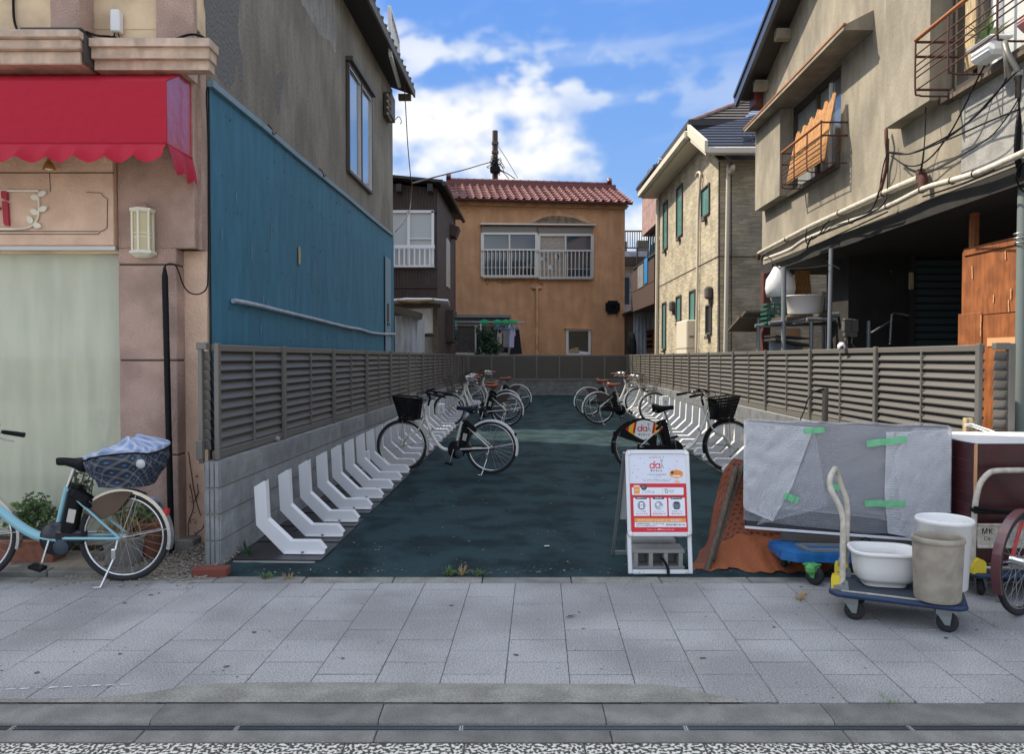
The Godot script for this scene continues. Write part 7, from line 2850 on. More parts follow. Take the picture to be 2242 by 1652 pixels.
func dai_logo(b: Board,x: float,y: float,k: float,red: Color,grey: Color) -> void:
	var t:=k*0.42
	b.ring(Vector2(x,y),k,t,red)
	b.poly([Vector2(x+k*1.15,y+k),Vector2(x+k*1.05,y-k*0.2),Vector2(x+k*1.0,y-k*1.9),Vector2(x+k*1.5,y-k*2.0)],t,red)
	b.poly([Vector2(x+k*1.0,y-k*0.5),Vector2(x+k*1.9,y-k*0.9)],t*0.8,red)
	b.ring(Vector2(x+k*2.75,y),k*0.98,t,red)
	b.line(Vector2(x+k*3.75,y-k),Vector2(x+k*3.75,y+k*1.0),t,red)
	b.ring(Vector2(x+k*4.7,y-k*2.5),k*0.42,t*0.75,grey)
	b.poly([Vector2(x+k*4.75,y-k*1.5),Vector2(x+k*4.55,y-k*0.1),Vector2(x+k*4.3,y+k*1.05)],t*0.9,grey)
	b.poly([Vector2(x+k*4.75,y-k*0.6),Vector2(x+k*5.2,y+k*0.4),Vector2(x+k*5.7,y+k*1.0)],t*0.8,grey)
func guard_picture() -> void:
	var b:=Board.new()
	b.img=Image.create(384,232,false,Image.FORMAT_RGB8)
	var black:=Color(0.05,0.05,0.06)
	var red:=Color(0.80,0.08,0.14)
	var yellow:=Color(0.98,0.78,0.20)
	b.img.fill(black)
	for y in 232:
		var top:=0.0
		for x in 384:
			var u:=(x-192.0)/192.0
			var upper:=20.0+150.0*pow(absf(u),1.9)*0.62
			var lower:=226.0-150.0*pow(absf(u),1.25)*0.80
			if y<upper or y>lower:
				continue
			var e:=absf(u)+0.10*(y-116.0)/116.0*signf(u)
			var c:=Color(0.96,0.96,0.95)
			if e>0.80:
				c=red
			elif e>0.56:
				c=yellow
			elif e>0.44:
				c=red if y<150 else yellow
			b.img.set_pixel(x,y,c)
	dai_logo(b,150,110,19,red,Color(0.62,0.63,0.65))
	b.text("ダイチャリ",194,166,24,Color(0.12,0.12,0.13),3.0,GLYPH,ROUGH)
	picture("guard_print",b.img,0.4)
func poster_picture() -> void:
	var b:=Board.new()
	var w:=656
	var h:=872
	b.img=Image.create(w,h,false,Image.FORMAT_RGB8)
	var white:=Color(0.93,0.94,0.96)
	var red:=Color(0.85,0.11,0.18)
	var ink:=Color(0.20,0.20,0.22)
	var grey:=Color(0.62,0.64,0.66)
	var orange:=Color(0.95,0.63,0.25)
	b.img.fill(Color(0.89,0.90,0.94))
	for q in [[132,48,5,red],[175,105,5,grey],[65,130,5,grey],[105,172,5,red],[40,210,5,red],[85,262,5,red],[555,85,6,red],[535,135,4,red],[470,168,5,grey],[160,220,4,grey]]:
		b.ellipse(Vector2(q[0],q[1]),q[2],q[2],q[3])
	b.text("くらしを",262,40,18,ink,1.6,GLYPH,ROUGH)
	b.text("つなぐ",326,40,18,red,1.8,GLYPH,ROUGH)
	b.text("ピース",382,40,18,ink,1.6,GLYPH,ROUGH)
	b.poly([Vector2(300,26),Vector2(312,22),Vector2(325,26)],3,red)
	dai_logo(b,266,136,24,red,grey)
	b.text("ダイチャリ",315,189,29,ink,4.0,GLYPH,ROUGH)
	b.text("いつでもどこでも気軽に使える",318,232,16,ink,1.5,GLYPH,ROUGH)
	b.text("シェアサイクル",322,255,14,ink,1.4,GLYPH,ROUGH)
	b.text("ダイチャリは電動アシスト自転車をシェアして使えるサービス",315,287,12,ink,1.0,GLYPH,ROUGH)
	b.text("自宅、お店、ステーションのどこでも借りて返せます。",313,305,12,ink,1.0,GLYPH,ROUGH)
	b.ellipse(Vector2(544,223),80,47,orange)
	b.poly([Vector2(544,262),Vector2(546,282)],8,orange)
	b.ellipse(Vector2(497,209),18,18,ink)
	b.text("無料クーポン",562,205,15,red,2.0,GLYPH,ROUGH)
	b.text("プレゼント!",562,222,15,red,2.0,GLYPH,ROUGH)
	b.rounded(500,240,90,15,7,white)
	b.ring(Vector2(530,318),14,4,orange)
	b.ring(Vector2(566,318),14,4,orange)
	b.poly([Vector2(530,318),Vector2(540,300),Vector2(560,300),Vector2(566,318),Vector2(548,318),Vector2(540,300)],4,orange)
	b.img.fill_rect(Rect2i(0,330,w,h-330),red)
	b.rounded(24,374,596,84,8,white)
	b.rounded(46,352,70,98,8,white)
	b.img.fill_rect(Rect2i(48,366,66,80),orange)
	b.poly([Vector2(64,412),Vector2(72,402),Vector2(82,410),Vector2(96,400)],4,white)
	b.ellipse(Vector2(164,371),34,34,ink)
	for k in 3:
		b.text(["無料で","かんたん","予約!"][k],164,358+13*k,12,white,1.4,GLYPH,ROUGH)
	b.text("コードを読み取って",205,416,13,ink,1.4,GLYPH,ROUGH)
	b.text("アプリをダウンロード!",210,433,13,ink,1.4,GLYPH,ROUGH)
	b.poly([Vector2(272,420),Vector2(280,426),Vector2(272,432)],4,ink)
	b.img.fill_rect(Rect2i(376,380,2,70),grey)
	b.line(Vector2(392,398),Vector2(430,386),4,red)
	b.rounded(406,400,36,36,7,Color(0.10,0.60,0.33))
	b.ellipse(Vector2(424,417),13,10,white)
	for k in 3:
		b.text(["らくらく友","アカウント","はこちら"][k],478,405+13*k,11,ink,1.1,GLYPH,ROUGH)
	for k in 3:
		var x: float=[38,238,442][k]
		b.rounded(x,490,[184,186,188][k],200,5,white)
		b.rounded(x+24,478,132,28,12,ink)
		b.text(["自転車を借りる","自転車を返す","おトクにステーション"][k],x+90,492,[15,15,11][k],white,1.8,GLYPH,ROUGH)
		b.ellipse(Vector2(x+91,573),47,47,Color(0.66,0.67,0.69))
		b.text(["アプリで自転車を","ステーションなら","日本全国どこでも"][k],x+92,640,14,ink,1.4,GLYPH,ROUGH)
		b.text(["かんたん予約","返却場所が選べる","便利に使える"][k],x+92,667,[22,19,20][k],red,2.4,GLYPH,ROUGH)
	b.rounded(103,530,54,88,8,ink)
	b.img.fill_rect(Rect2i(109,540,42,68),white)
	b.line(Vector2(118,572),Vector2(142,570),5,red)
	b.line(Vector2(120,584),Vector2(140,583),3,red)
	b.rounded(302,546,34,32,6,white)
	b.line(Vector2(318,578),Vector2(318,612),6,white)
	b.ring(Vector2(346,598),12,5,white)
	b.ring(Vector2(366,596),12,5,white)
	b.poly([Vector2(346,598),Vector2(352,578),Vector2(366,596)],5,white)
	b.rounded(502,534,66,82,8,ink)
	for k in 5:
		b.img.fill_rect(Rect2i(508+k*11,552+(k % 2)*6,8,52),Color(0.45,0.52,0.56))
	b.img.fill_rect(Rect2i(44,714,590,44),orange)
	b.text("ダイチャリステーションオーナー随時募集中!",340,737,25,white,3.4,GLYPH,ROUGH)
	b.img.fill_rect(Rect2i(44,760,594,54),white)
	b.text("ご自宅やお店の軒先に、シェアサイクルの",222,776,17,ink,1.7,GLYPH,ROUGH)
	b.text("ステーションを置きませんか?",180,797,17,ink,1.7,GLYPH,ROUGH)
	b.img.fill_rect(Rect2i(402,772,140,28),Color(0.80,0.81,0.83))
	b.text("ダイチャリ 設置",462,786,14,ink,1.8,GLYPH,ROUGH)
	b.rounded(548,776,26,20,3,grey)
	b.text("で検索",602,787,15,ink,1.8,GLYPH,ROUGH)
	b.text("Powered by",238,840,10,white,1.6,GLYPH,ROUGH)
	b.poly([Vector2(306,846),Vector2(314,834),Vector2(322,842),Vector2(330,834),Vector2(338,842),Vector2(348,832)],5,white)
	b.text("HELLO CYCLING",424,841,11,white,2.4,GLYPH,ROUGH)
	picture("poster",b.img,0.35)
func make_sign() -> void:
	poster_picture()
	var base:=Vector3(1.026,0.004,-5.315)
	var o:=thing("sidewalk_sign","white framed A-board with a red and white poster for rental bicycles, at the lot entrance","sign",base)
	var u:=Vector3(-0.012,0.85,-0.115).normalized()
	var r:=Vector3.RIGHT
	var n:=r.cross(u).normalized()
	var pt:=func(x: float,v: float,f: float) -> Vector3: return base+r*x+u*v+n*f
	var hw:=0.224
	var bas:=Basis(r,u,n)
	var s:=S()
	for x in [-1.0,1.0]:
		s=S()
		box(s,pt.call((hw-0.015)*x,0.15,-0.016),Vector3(0.029,0.29,0.018),0.004,bas)
		done("leg",s,M.aluminium_white,o)
	s=S()
	box(s,pt.call(0,0.018,-0.016),Vector3(hw*2-0.06,0.03,0.016),0.004,bas)
	box(s,pt.call(0.03,0.02,-0.004),Vector3(0.30,0.028,0.012),0.003,bas)
	done("foot_rail",s,M.aluminium_white,o)
	var poly:=PackedVector2Array()
	for q in [[hw,0.86,0.0],[-hw,0.86,0.25],[-hw,0.258,0.5],[hw,0.258,0.75]]:
		for k in 7:
			var a: float=TAU*(q[2]+0.25*k/6.0)
			poly.append(Vector2(q[0]-0.034*signf(q[0]),q[1]-0.034*(1.0 if q[1]>0.5 else -1.0))+Vector2(cos(a),sin(a))*0.034)
	s=S()
	prism(s,poly,Transform3D(bas,base),-0.012,0.003)
	done("panel",s,M.black,o)
	s=S()
	for e in [[0,0.843,hw*2-0.066,0.03],[0,0.275,hw*2-0.066,0.03],[-hw+0.014,0.559,0.028,0.536],[hw-0.014,0.559,0.028,0.536]]:
		box(s,pt.call(e[0],e[1],0.007),Vector3(e[2],e[3],0.014),0.005,bas)
	done("frame",s,M.aluminium_white,o)
	for q in [[-1,1],[1,1],[-1,-1],[1,-1]]:
		s=S()
		var c: Vector3=pt.call((hw-0.034)*q[0],0.559+(0.301-0.034)*q[1],0.002)
		for k in 6:
			var a:=TAU*0.25*(k+0.5)/6.0
			var dir:=Vector2(cos(a)*q[0],sin(a)*q[1])
			box(s,c+r*dir.x*0.018+u*dir.y*0.018+n*0.006,Vector3(0.034,0.0085,0.013),0.003,Basis(r*dir.x+u*dir.y,-r*dir.y+u*dir.x,n))
		done("corner_cap",s,M.chrome,o)
	s=S()
	quv(s,pt.call(-hw+0.026,0.830,0.0055),pt.call(hw-0.026,0.830,0.0055),pt.call(hw-0.026,0.288,0.0055),pt.call(-hw+0.026,0.288,0.0055))
	done("poster",s,M.poster,o)
	s=S()
	for x in [-1.0,1.0]:
		span(s,pt.call(hw*x*0.99,0.84,-0.03),base+Vector3((hw+0.01)*x-0.035,0.01,-0.50),0.028,0.02,Vector3.RIGHT)
	span(s,base+Vector3(-hw-0.03,0.03,-0.49),base+Vector3(hw-0.03,0.03,-0.49),0.02,0.03)
	done("rear_leg",s,M.hinge_grey,o)
	s=S()
	var rear:=Basis(Vector3.RIGHT,Vector3(0.04,0.85,0.40).normalized(),Vector3(0,-0.4,0.85).normalized())
	box(s,base+Vector3(-0.02,0.56,-0.265),Vector3(hw*2-0.03,0.56,0.012),0.003,Basis(Vector3.RIGHT,deg_to_rad(25.0)))
	done("rear_panel",s,M.aluminium_white,o)
	for k in 2:
		var c:=Vector3(1.026,[0.082,0.10][k],[-5.50,-5.72][k])
		var bl:=thing("concrete_block",["front hollow concrete block standing in the foot of the signboard","rear hollow concrete block under the signboard"][k],"concrete block",Vector3(c.x,0.01,c.z))
		s=S()
		var wd:=0.37-0.03*k
		var hh:=0.145
		box(s,c+Vector3(0,hh*0.5-0.0125,0),Vector3(wd,0.025,0.18),0.003)
		box(s,c+Vector3(0,-hh*0.5+0.0125,0),Vector3(wd,0.025,0.18),0.003)
		for i in 4:
			box(s,c+Vector3((i-1.5)*0.105,0,0),Vector3(0.028,hh-0.05,0.179),0.0)
		box(s,c+Vector3(0,0,-0.07),Vector3(wd-0.07,hh-0.05,0.01))
		done("block",s,M.cinder,bl)
	org=Vector3.ZERO
	s=S()
	var strap:=smooth_path([base+Vector3(0.015,0.10,-0.09),base+Vector3(0.03,0.085,-0.06),base+Vector3(0.045,0.05,0.0),base+Vector3(0.048,0.012,0.02)],4)
	for i in strap.size()-1:
		quad(s,strap[i]+Vector3(-0.011,0,0),strap[i]+Vector3(0.011,0,0),strap[i+1]+Vector3(0.011,0,0),strap[i+1]+Vector3(-0.011,0,0))
	single("strap",s,M.black,"black strap tying the signboard foot to the front concrete block","strap")
func bubble_picture() -> void:
	var n:=256
	var img:=Image.create(n,n,false,Image.FORMAT_RGB8)
	for j in n:
		for i in n:
			var v:=0.0
			for q in [Vector2(0,0),Vector2(32,0),Vector2(16,28),Vector2(0,56),Vector2(32,56),Vector2(-16,28),Vector2(48,28)]:
				var d:=Vector2(i % 32,j % 56 if j % 56<56 else 0).distance_to(q)/14.0
				v=maxf(v,1.0-d*d*d)
			img.set_pixel(i,j,Color(v,v,v))
	img.resize(256,256)
	img.bump_map_to_normal_map(6.0)
	T["bubbles"]=ImageTexture.create_from_image(img)
func superloop(c: Vector3,rx: float,rz: float,n: int,e: float) -> Array:
	var l:=[]
	for i in n:
		var a:=TAU*i/n
		l.append(c+Vector3(signf(cos(a))*pow(absf(cos(a)),e)*rx,0,signf(sin(a))*pow(absf(sin(a)),e)*rz))
	return l
func loft(s: SurfaceTool,rings: Array,close_first:=true,close_last:=false) -> void:
	s.set_smooth_group(0)
	var n: int=rings[0].size()
	for i in rings.size()-1:
		for k in n:
			var l:=(k+1) % n
			quad(s,rings[i][k],rings[i+1][k],rings[i+1][l],rings[i][l])
	s.set_smooth_group(-1)
	for e in [[close_first,0],[close_last,rings.size()-1]]:
		if e[0]:
			for k in range(1,n-1):
				tri(s,rings[e[1]][0],rings[e[1]][k+1],rings[e[1]][k])
func caster(parent: Node,top: Vector3,r: float,fork_mat: Material,turn: float,called:="caster") -> void:
	var w:=branch(called,parent)
	var s:=S()
	var f:=Basis(Vector3.UP,turn)
	var c:=Vector3(top.x,r,top.z)+f*Vector3(0.03,0,0)
	lathe(s,Transform3D(f*Basis(Vector3.RIGHT,PI/2),c),[Vector2(0.0,-0.016),Vector2(r*0.55,-0.016),Vector2(r*0.8,-0.018),Vector2(r,-0.010),Vector2(r,0.010),Vector2(r*0.8,0.018),Vector2(r*0.55,0.016),Vector2(0.0,0.016)],18)
	done("wheel",s,M.rubber,w)
	s=S()
	for z in [-0.026,0.026]:
		hull(s,[c+f*Vector3(-0.055,r*0.75,z-0.003),c+f*Vector3(0.02,r*0.75,z-0.003),c+f*Vector3(0.02,r*0.75,z+0.003),c+f*Vector3(-0.055,r*0.75,z+0.003),Vector3(0,top.y-c.y,0)+c+f*Vector3(-0.06,0,z-0.003),Vector3(0,top.y-c.y,0)+c+f*Vector3(0.02,0,z-0.003),Vector3(0,top.y-c.y,0)+c+f*Vector3(0.02,0,z+0.003),Vector3(0,top.y-c.y,0)+c+f*Vector3(-0.06,0,z+0.003)])
		hull(s,[c+f*Vector3(-0.012,-0.012,z-0.003),c+f*Vector3(0.012,-0.012,z-0.003),c+f*Vector3(0.012,-0.012,z+0.003),c+f*Vector3(-0.012,-0.012,z+0.003),c+f*Vector3(-0.05,r*0.8,z-0.003),c+f*Vector3(0.02,r*0.8,z-0.003),c+f*Vector3(0.02,r*0.8,z+0.003),c+f*Vector3(-0.05,r*0.8,z+0.003)])
	box(s,Vector3(top.x,top.y-0.003,top.z)+f*Vector3(0.01,0,0),Vector3(0.09,0.006,0.08),0.0,f)
	tube(s,[c+f*Vector3(0,0,-0.032),c+f*Vector3(0,0,0.032)],0.007,7)
	done("fork",s,fork_mat,w)
func make_right_goods() -> void:
	bubble_picture()
	for k in ["bubble","bubble_dense"]:
		M[k].normal_enabled=true
		M[k].normal_texture=T.bubbles
		M[k].normal_scale=1.0
		M[k].uv1_triplanar=true
		M[k].uv1_world_triplanar=true
		M[k].uv1_scale=Vector3(6.5,6.5,6.5)
	var a:=Vector3(1.677,0.262,-5.60)
	var b:=Vector3(2.905,0.262,-5.14)
	var f:=(b-a).normalized()
	var wide:=(b-a).length()
	var n:=Vector3(-f.z,0,f.x)
	if n.z<0:
		n=-n
	var bas:=Basis(f,Vector3.UP,n)
	var hh:=0.785
	var o:=thing("wrapped_screen","large dark flat screen wrapped in bubble wrap with green tape, standing on a blue dolly","screen",(a+b)*0.5)
	var pt:=func(x: float,y: float,z: float) -> Vector3: return a+f*(x*wide)+Vector3(0,y*hh,0)+n*z
	var s:=S()
	box(s,pt.call(0.5,0.5,-0.03),Vector3(wide-0.02,hh-0.01,0.05),0.008,bas)
	done("screen",s,M.screen,o)
	s=S()
	box(s,pt.call(0.5,0.012,-0.028),Vector3(wide-0.016,0.02,0.058),0.004,bas)
	done("lower_bezel",s,M.white_paint,o)
	var fn:=FastNoiseLite.new()
	fn.frequency=2.6
	fn.fractal_octaves=3
	fn.seed=21
	var film:=func(called: String,m: Material,outline: Array,z0: float,wav: float,par: Node) -> void:
		var st:=S()
		var poly:=PackedVector2Array(outline)
		var lo:=Vector2(9,9)
		var hi:=Vector2(-9,-9)
		for p in outline:
			lo=lo.min(p)
			hi=hi.max(p)
		st.set_smooth_group(0)
		var nx:=34
		var ny:=22
		var g:=[]
		for j in ny+1:
			var row:=[]
			var y:=lerpf(lo.y,hi.y,float(j)/ny)
			var xs:=[]
			for i in poly.size():
				var p:=poly[i]
				var q:=poly[(i+1) % poly.size()]
				if (p.y <= y and q.y >= y) or (q.y <= y and p.y >= y):
					if absf(q.y-p.y)<1e-6:
						xs.append(p.x)
						xs.append(q.x)
					else:
						xs.append(lerpf(p.x,q.x,(y-p.y)/(q.y-p.y)))
			var x0: float=xs.min()
			var x1: float=xs.max()
			for i in nx+1:
				var x:=lerpf(x0,x1,float(i)/nx)
				var w:=absf(fn.get_noise_2d(x*1.5+z0*70.0,y*1.1))*wav+0.5*wav*absf(fn.get_noise_2d(x*3.0+y*2.0,y*3.0-x*4.0+z0*31.0))
				row.append(pt.call(x,y,z0+w))
			g.append(row)
		for j in ny:
			for i in nx:
				quad(st,g[j][i],g[j+1][i],g[j+1][i+1],g[j][i+1])
		done(called,st,m,par)
	film.call("bubble_wrap",M.bubble,[Vector2(0.0,0.06),Vector2(0.07,0.16),Vector2(0.30,0.10),Vector2(0.62,0.04),Vector2(1.0,0.05),Vector2(1.0,1.0),Vector2(0.0,1.01)],0.004,0.018,o)
	film.call("middle_wrap",M.bubble,[Vector2(0.20,0.20),Vector2(0.66,0.19),Vector2(0.80,0.12),Vector2(1.0,0.10),Vector2(1.0,1.0),Vector2(0.0,1.0),Vector2(0.0,0.22)],0.016,0.02,o)
	film.call("left_flap",M.bubble_dense,[Vector2(0.0,0.19),Vector2(0.155,0.10),Vector2(0.25,0.42),Vector2(0.36,0.97),Vector2(0.0,1.0)],0.036,0.03,o)
	film.call("left_underflap",M.bubble,[Vector2(0.07,0.05),Vector2(0.43,0.25),Vector2(0.36,0.96),Vector2(0.30,0.6)],0.024,0.02,o)
	film.call("right_flap",M.bubble_dense,[Vector2(0.72,0.03),Vector2(0.90,0.02),Vector2(1.0,0.10),Vector2(1.0,0.98),Vector2(0.705,0.95),Vector2(0.70,0.40)],0.034,0.026,o)
	film.call("right_overflap",M.bubble,[Vector2(0.78,0.16),Vector2(1.0,0.15),Vector2(1.0,0.99),Vector2(0.83,0.99),Vector2(0.74,0.75)],0.060,0.02,o)
	s=S()
	for i in 30:
		var x0:=i/30.0
		var x1:=(i+1)/30.0
		var u:=func(x: float) -> float: return 1.0+0.008*sin(x*23.0)
		quad(s,pt.call(x0,u.call(x0),0.02),pt.call(x1,u.call(x1),0.02),pt.call(x1,u.call(x1)+0.006,-0.07),pt.call(x0,u.call(x0)+0.006,-0.07))
	quad(s,pt.call(1.003,0.05,0.05),pt.call(1.003,0.99,0.05),pt.call(1.006,0.99,-0.07),pt.call(1.006,0.05,-0.07))
	done("folded_edge",s,M.bubble_dense,o)
	for q in [[0.357,0.935,0.105,0.045,0.10,0.062],[0.705,0.86,0.19,0.052,0.16,0.074],[0.455,0.44,0.062,0.05,-0.08,0.05],[0.247,0.325,0.075,0.055,-0.32,0.074],[0.70,0.325,0.19,0.05,0.05,0.074]]:
		s=S()
		var rot:=Basis(n,q[4])
		var c: Vector3=pt.call(q[0],q[1],q[5])
		var e: Vector3=f*(q[2]*wide*0.5)
		var v:=Vector3(0,q[3]*hh*0.5*1.1,0)
		var pr:=[]
		for i in 7:
			var t:=-1.0+i/3.0
			pr.append([c+rot*(e*t-v)+n*0.006*sin(i*2.1),c+rot*(e*t+v)+n*0.006*sin(i*2.1+0.7)])
		for i in 6:
			quad(s,pr[i][0],pr[i+1][0],pr[i+1][1],pr[i][1])
		done("green_tape",s,M.tape,o)
	var d:=thing("dolly","flat blue plastic dolly with green casters under the wrapped screen","dolly",Vector3(2.2,0,-5.36))
	s=S()
	var pl:=PackedVector2Array([Vector2(1.90,5.15),Vector2(2.72,5.12),Vector2(2.78,5.2),Vector2(2.80,5.5),Vector2(2.72,5.57),Vector2(1.90,5.58),Vector2(1.83,5.52),Vector2(1.82,5.22)])
	prism(s,pl,Transform3D(Basis(Vector3.RIGHT,Vector3(0,0,-1),Vector3.UP),Vector3.ZERO),0.135,0.185)
	var pl2:=PackedVector2Array()
	for p in pl:
		pl2.append((p-Vector2(2.3,5.36))*Vector2(0.98,0.96)+Vector2(2.3,5.36))
	prism(s,pl2,Transform3D(Basis(Vector3.RIGHT,Vector3(0,0,-1),Vector3.UP),Vector3.ZERO),0.185,0.192)
	done("deck",s,M.dolly_blue,d)
	for q in [[1.98,5.12,0.9],[1.95,5.48,2.2],[2.66,5.2,0.4],[2.66,5.5,1.2]]:
		caster(d,Vector3(q[0],0.135,-q[1]),0.062,M.wheel_green,-q[2],"caster")
	s=S()
	box(s,Vector3(1.985,0.105,-5.10),Vector3(0.10,0.075,0.075),0.025,Basis(Vector3.UP,0.5))
	done("caster_housing",s,M.wheel_green,d)
	var fr:=thing("picture_frame","empty grey metal frame lying on the blue dolly","frame",Vector3(2.2,0.195,-5.27))
	s=S()
	var fc:=[Vector3(1.98,0.203,-5.36),Vector3(2.42,0.203,-5.33),Vector3(2.42,0.203,-5.19),Vector3(2.00,0.203,-5.20)]
	rect_tube(s,fc,0.03,0.018,Vector3.UP)
	done("frame",s,M.hinge_grey,fr)
	org=Vector3.ZERO
	s=S()
	tube(s,smooth_path([Vector3(2.35,0.215,-5.2),Vector3(2.33,0.25,-5.2),Vector3(2.37,0.285,-5.2),Vector3(2.41,0.27,-5.2),Vector3(2.43,0.22,-5.2)],4),0.006,5)
	box(s,Vector3(2.42,0.225,-5.19),Vector3(0.07,0.035,0.05),0.012)
	single("cable_plug",s,M.black,"small black cable with a plug lying on the grey frame on the dolly","cable")
	org=Vector3.ZERO
	s=S()
	box(s,Vector3(2.35,0.224,-5.38),Vector3(0.9,0.06,0.06),0.003,Basis(f,Vector3.UP,n))
	single("wood_spacer",s,M.bronze,"timber strip between the wrapped screen and the blue dolly","timber")
	make_net_heap()
	make_trolleys()
func make_net_heap() -> void:
	var o:=thing("net_heap","heap of orange netting spilling out left of and below the wrapped screen","net",Vector3(1.7,0,-5.75))
	var fn:=FastNoiseLite.new()
	fn.frequency=2.2
	fn.fractal_octaves=4
	fn.seed=4
	var s:=S()
	s.set_smooth_group(0)
	var nu:=60
	var nv:=26
	var g:=[]
	for j in nv+1:
		var v:=float(j)/nv
		var row:=[]
		for i in nu+1:
			var u:=float(i)/nu
			var x:=lerpf(1.27,2.25,u)
			var top:=lerpf(0.06,0.70,smoothstep(0.0,0.40,u))
			var y:=0.01+top*pow(v,1.25)
			var z:=5.38+0.10*absf(u-0.6)+0.62*pow(v,0.8)*(0.45+0.55*smoothstep(0.0,0.3,u))
			x+=0.12*v*(1.0-u)
			var k:=fn.get_noise_3d(x*1.4,y*1.8,z)
			var fold:=0.020*sin(u*46.0+v*7.0+4.0*k)*(1.0-0.5*v)
			row.append(Vector3(x+0.02*k,maxf(0.004,y+0.03*k+0.5*fold*v),-(z+0.05*k+fold)))
		g.append(row)
	for j in nv:
		for i in nu:
			for e in [[0,0],[0,1],[1,1],[0,0],[1,1],[1,0]]:
				s.set_uv(Vector2((i+e[0])/3.0+(j+e[1])/9.0,(j+e[1])/2.2))
				s.add_vertex(g[j+e[1]][i+e[0]]-org)
	var img:=Image.create(96,64,false,Image.FORMAT_RGB8)
	img.fill(Color(0.53,0.27,0.15))
	for y in 64:
		for x in 96:
			var hx:=absf(fposmod(x+(48.0 if y>32 else 0.0),96.0)-48.0)/30.0
			var hy:=absf(fposmod(y,32.0)-16.0)/7.0
			if hx*hx+hy*hy<1.0:
				img.set_pixel(x,y,Color(0.29,0.17,0.11))
			elif (x+y*3) % 7==0:
				img.set_pixel(x,y,Color(0.46,0.22,0.12))
	done("netting",s,picture("netting",img,0.7),o)
	s=S()
	s.set_smooth_group(0)
	for j in 9:
		for i in nu:
			var up:=Vector3(0,0.006,0.010)
			quad(s,g[j][i]+up,g[j+1][i]+up*(0.2 if j==8 else 1.0),g[j+1][i+1]+up*(0.2 if j==8 else 1.0),g[j][i+1]+up)
	done("gathered_hem",s,M.net,o)
	for q in [[1546,1254,5.42,1612,1024,5.9,"lower leaning wooden stake tied to the orange netting, left of the wrapped screen",0.022],[1560,1228,5.52,1626,1018,5.95,"second wooden stake, tucked against the orange netting beside the wrapped screen",0.018]]:
		var st:=thing("wooden_stake",q[6],"stake",at(q[0],q[1],q[2]))
		s=S()
		tube(s,[at(q[0],q[1],q[2]),at(q[3],q[4],q[5])],q[7],7)
		done("stake",s,M.old_wood,st)
		s=S()
		var c:=at(q[3],q[4],q[5])
		for k in 3:
			tube(s,ring_pts(c-Vector3(0,0.035+0.012*k,0),Vector3.RIGHT,Vector3(0,0.25,1).normalized(),q[7]+0.004,10),0.004,4,true)
		done("tie",s,M.straw,st)
	var p:=thing("black_post","short black post with a cable, behind the wrapped screen","post",at(1805,930,6.3))
	s=S()
	tube(s,[at(1804,960,6.3)-Vector3(0,0.5,0),at(1807,850,6.3)],0.024,10)
	done("post",s,M.bronze,p)
	s=S()
	tube(s,smooth_path([at(1802,853,6.28),at(1790,855,6.25),at(1778,862,6.2),at(1768,876,6.2),at(1762,895,6.2),at(1756,910,6.2),at(1750,924,6.2)],4),0.005,5)
	tube(s,[at(1802,853,6.28),at(1790,856,6.25)],0.009,6)
	done("cable",s,M.black,p)
	var w:=thing("wood_peg","pale square wooden peg with white rope behind the red cabinet","peg",at(2119,945,5.85))
	s=S()
	span(s,at(2119,1000,5.7),at(2119,916,5.7),0.055,0.05,Vector3(0,0,1),0.004)
	done("peg",s,M.pale_wood,w)
	s=S()
	tube(s,[at(2112,930,5.66),at(2126,929,5.66),at(2170,944,5.55),at(2212,962,5.3)],0.006,5)
	tube(s,[at(2112,933,5.66),at(2126,934,5.66),at(2165,948,5.55),at(2200,962,5.3)],0.005,5)
	done("rope",s,M.white,w)
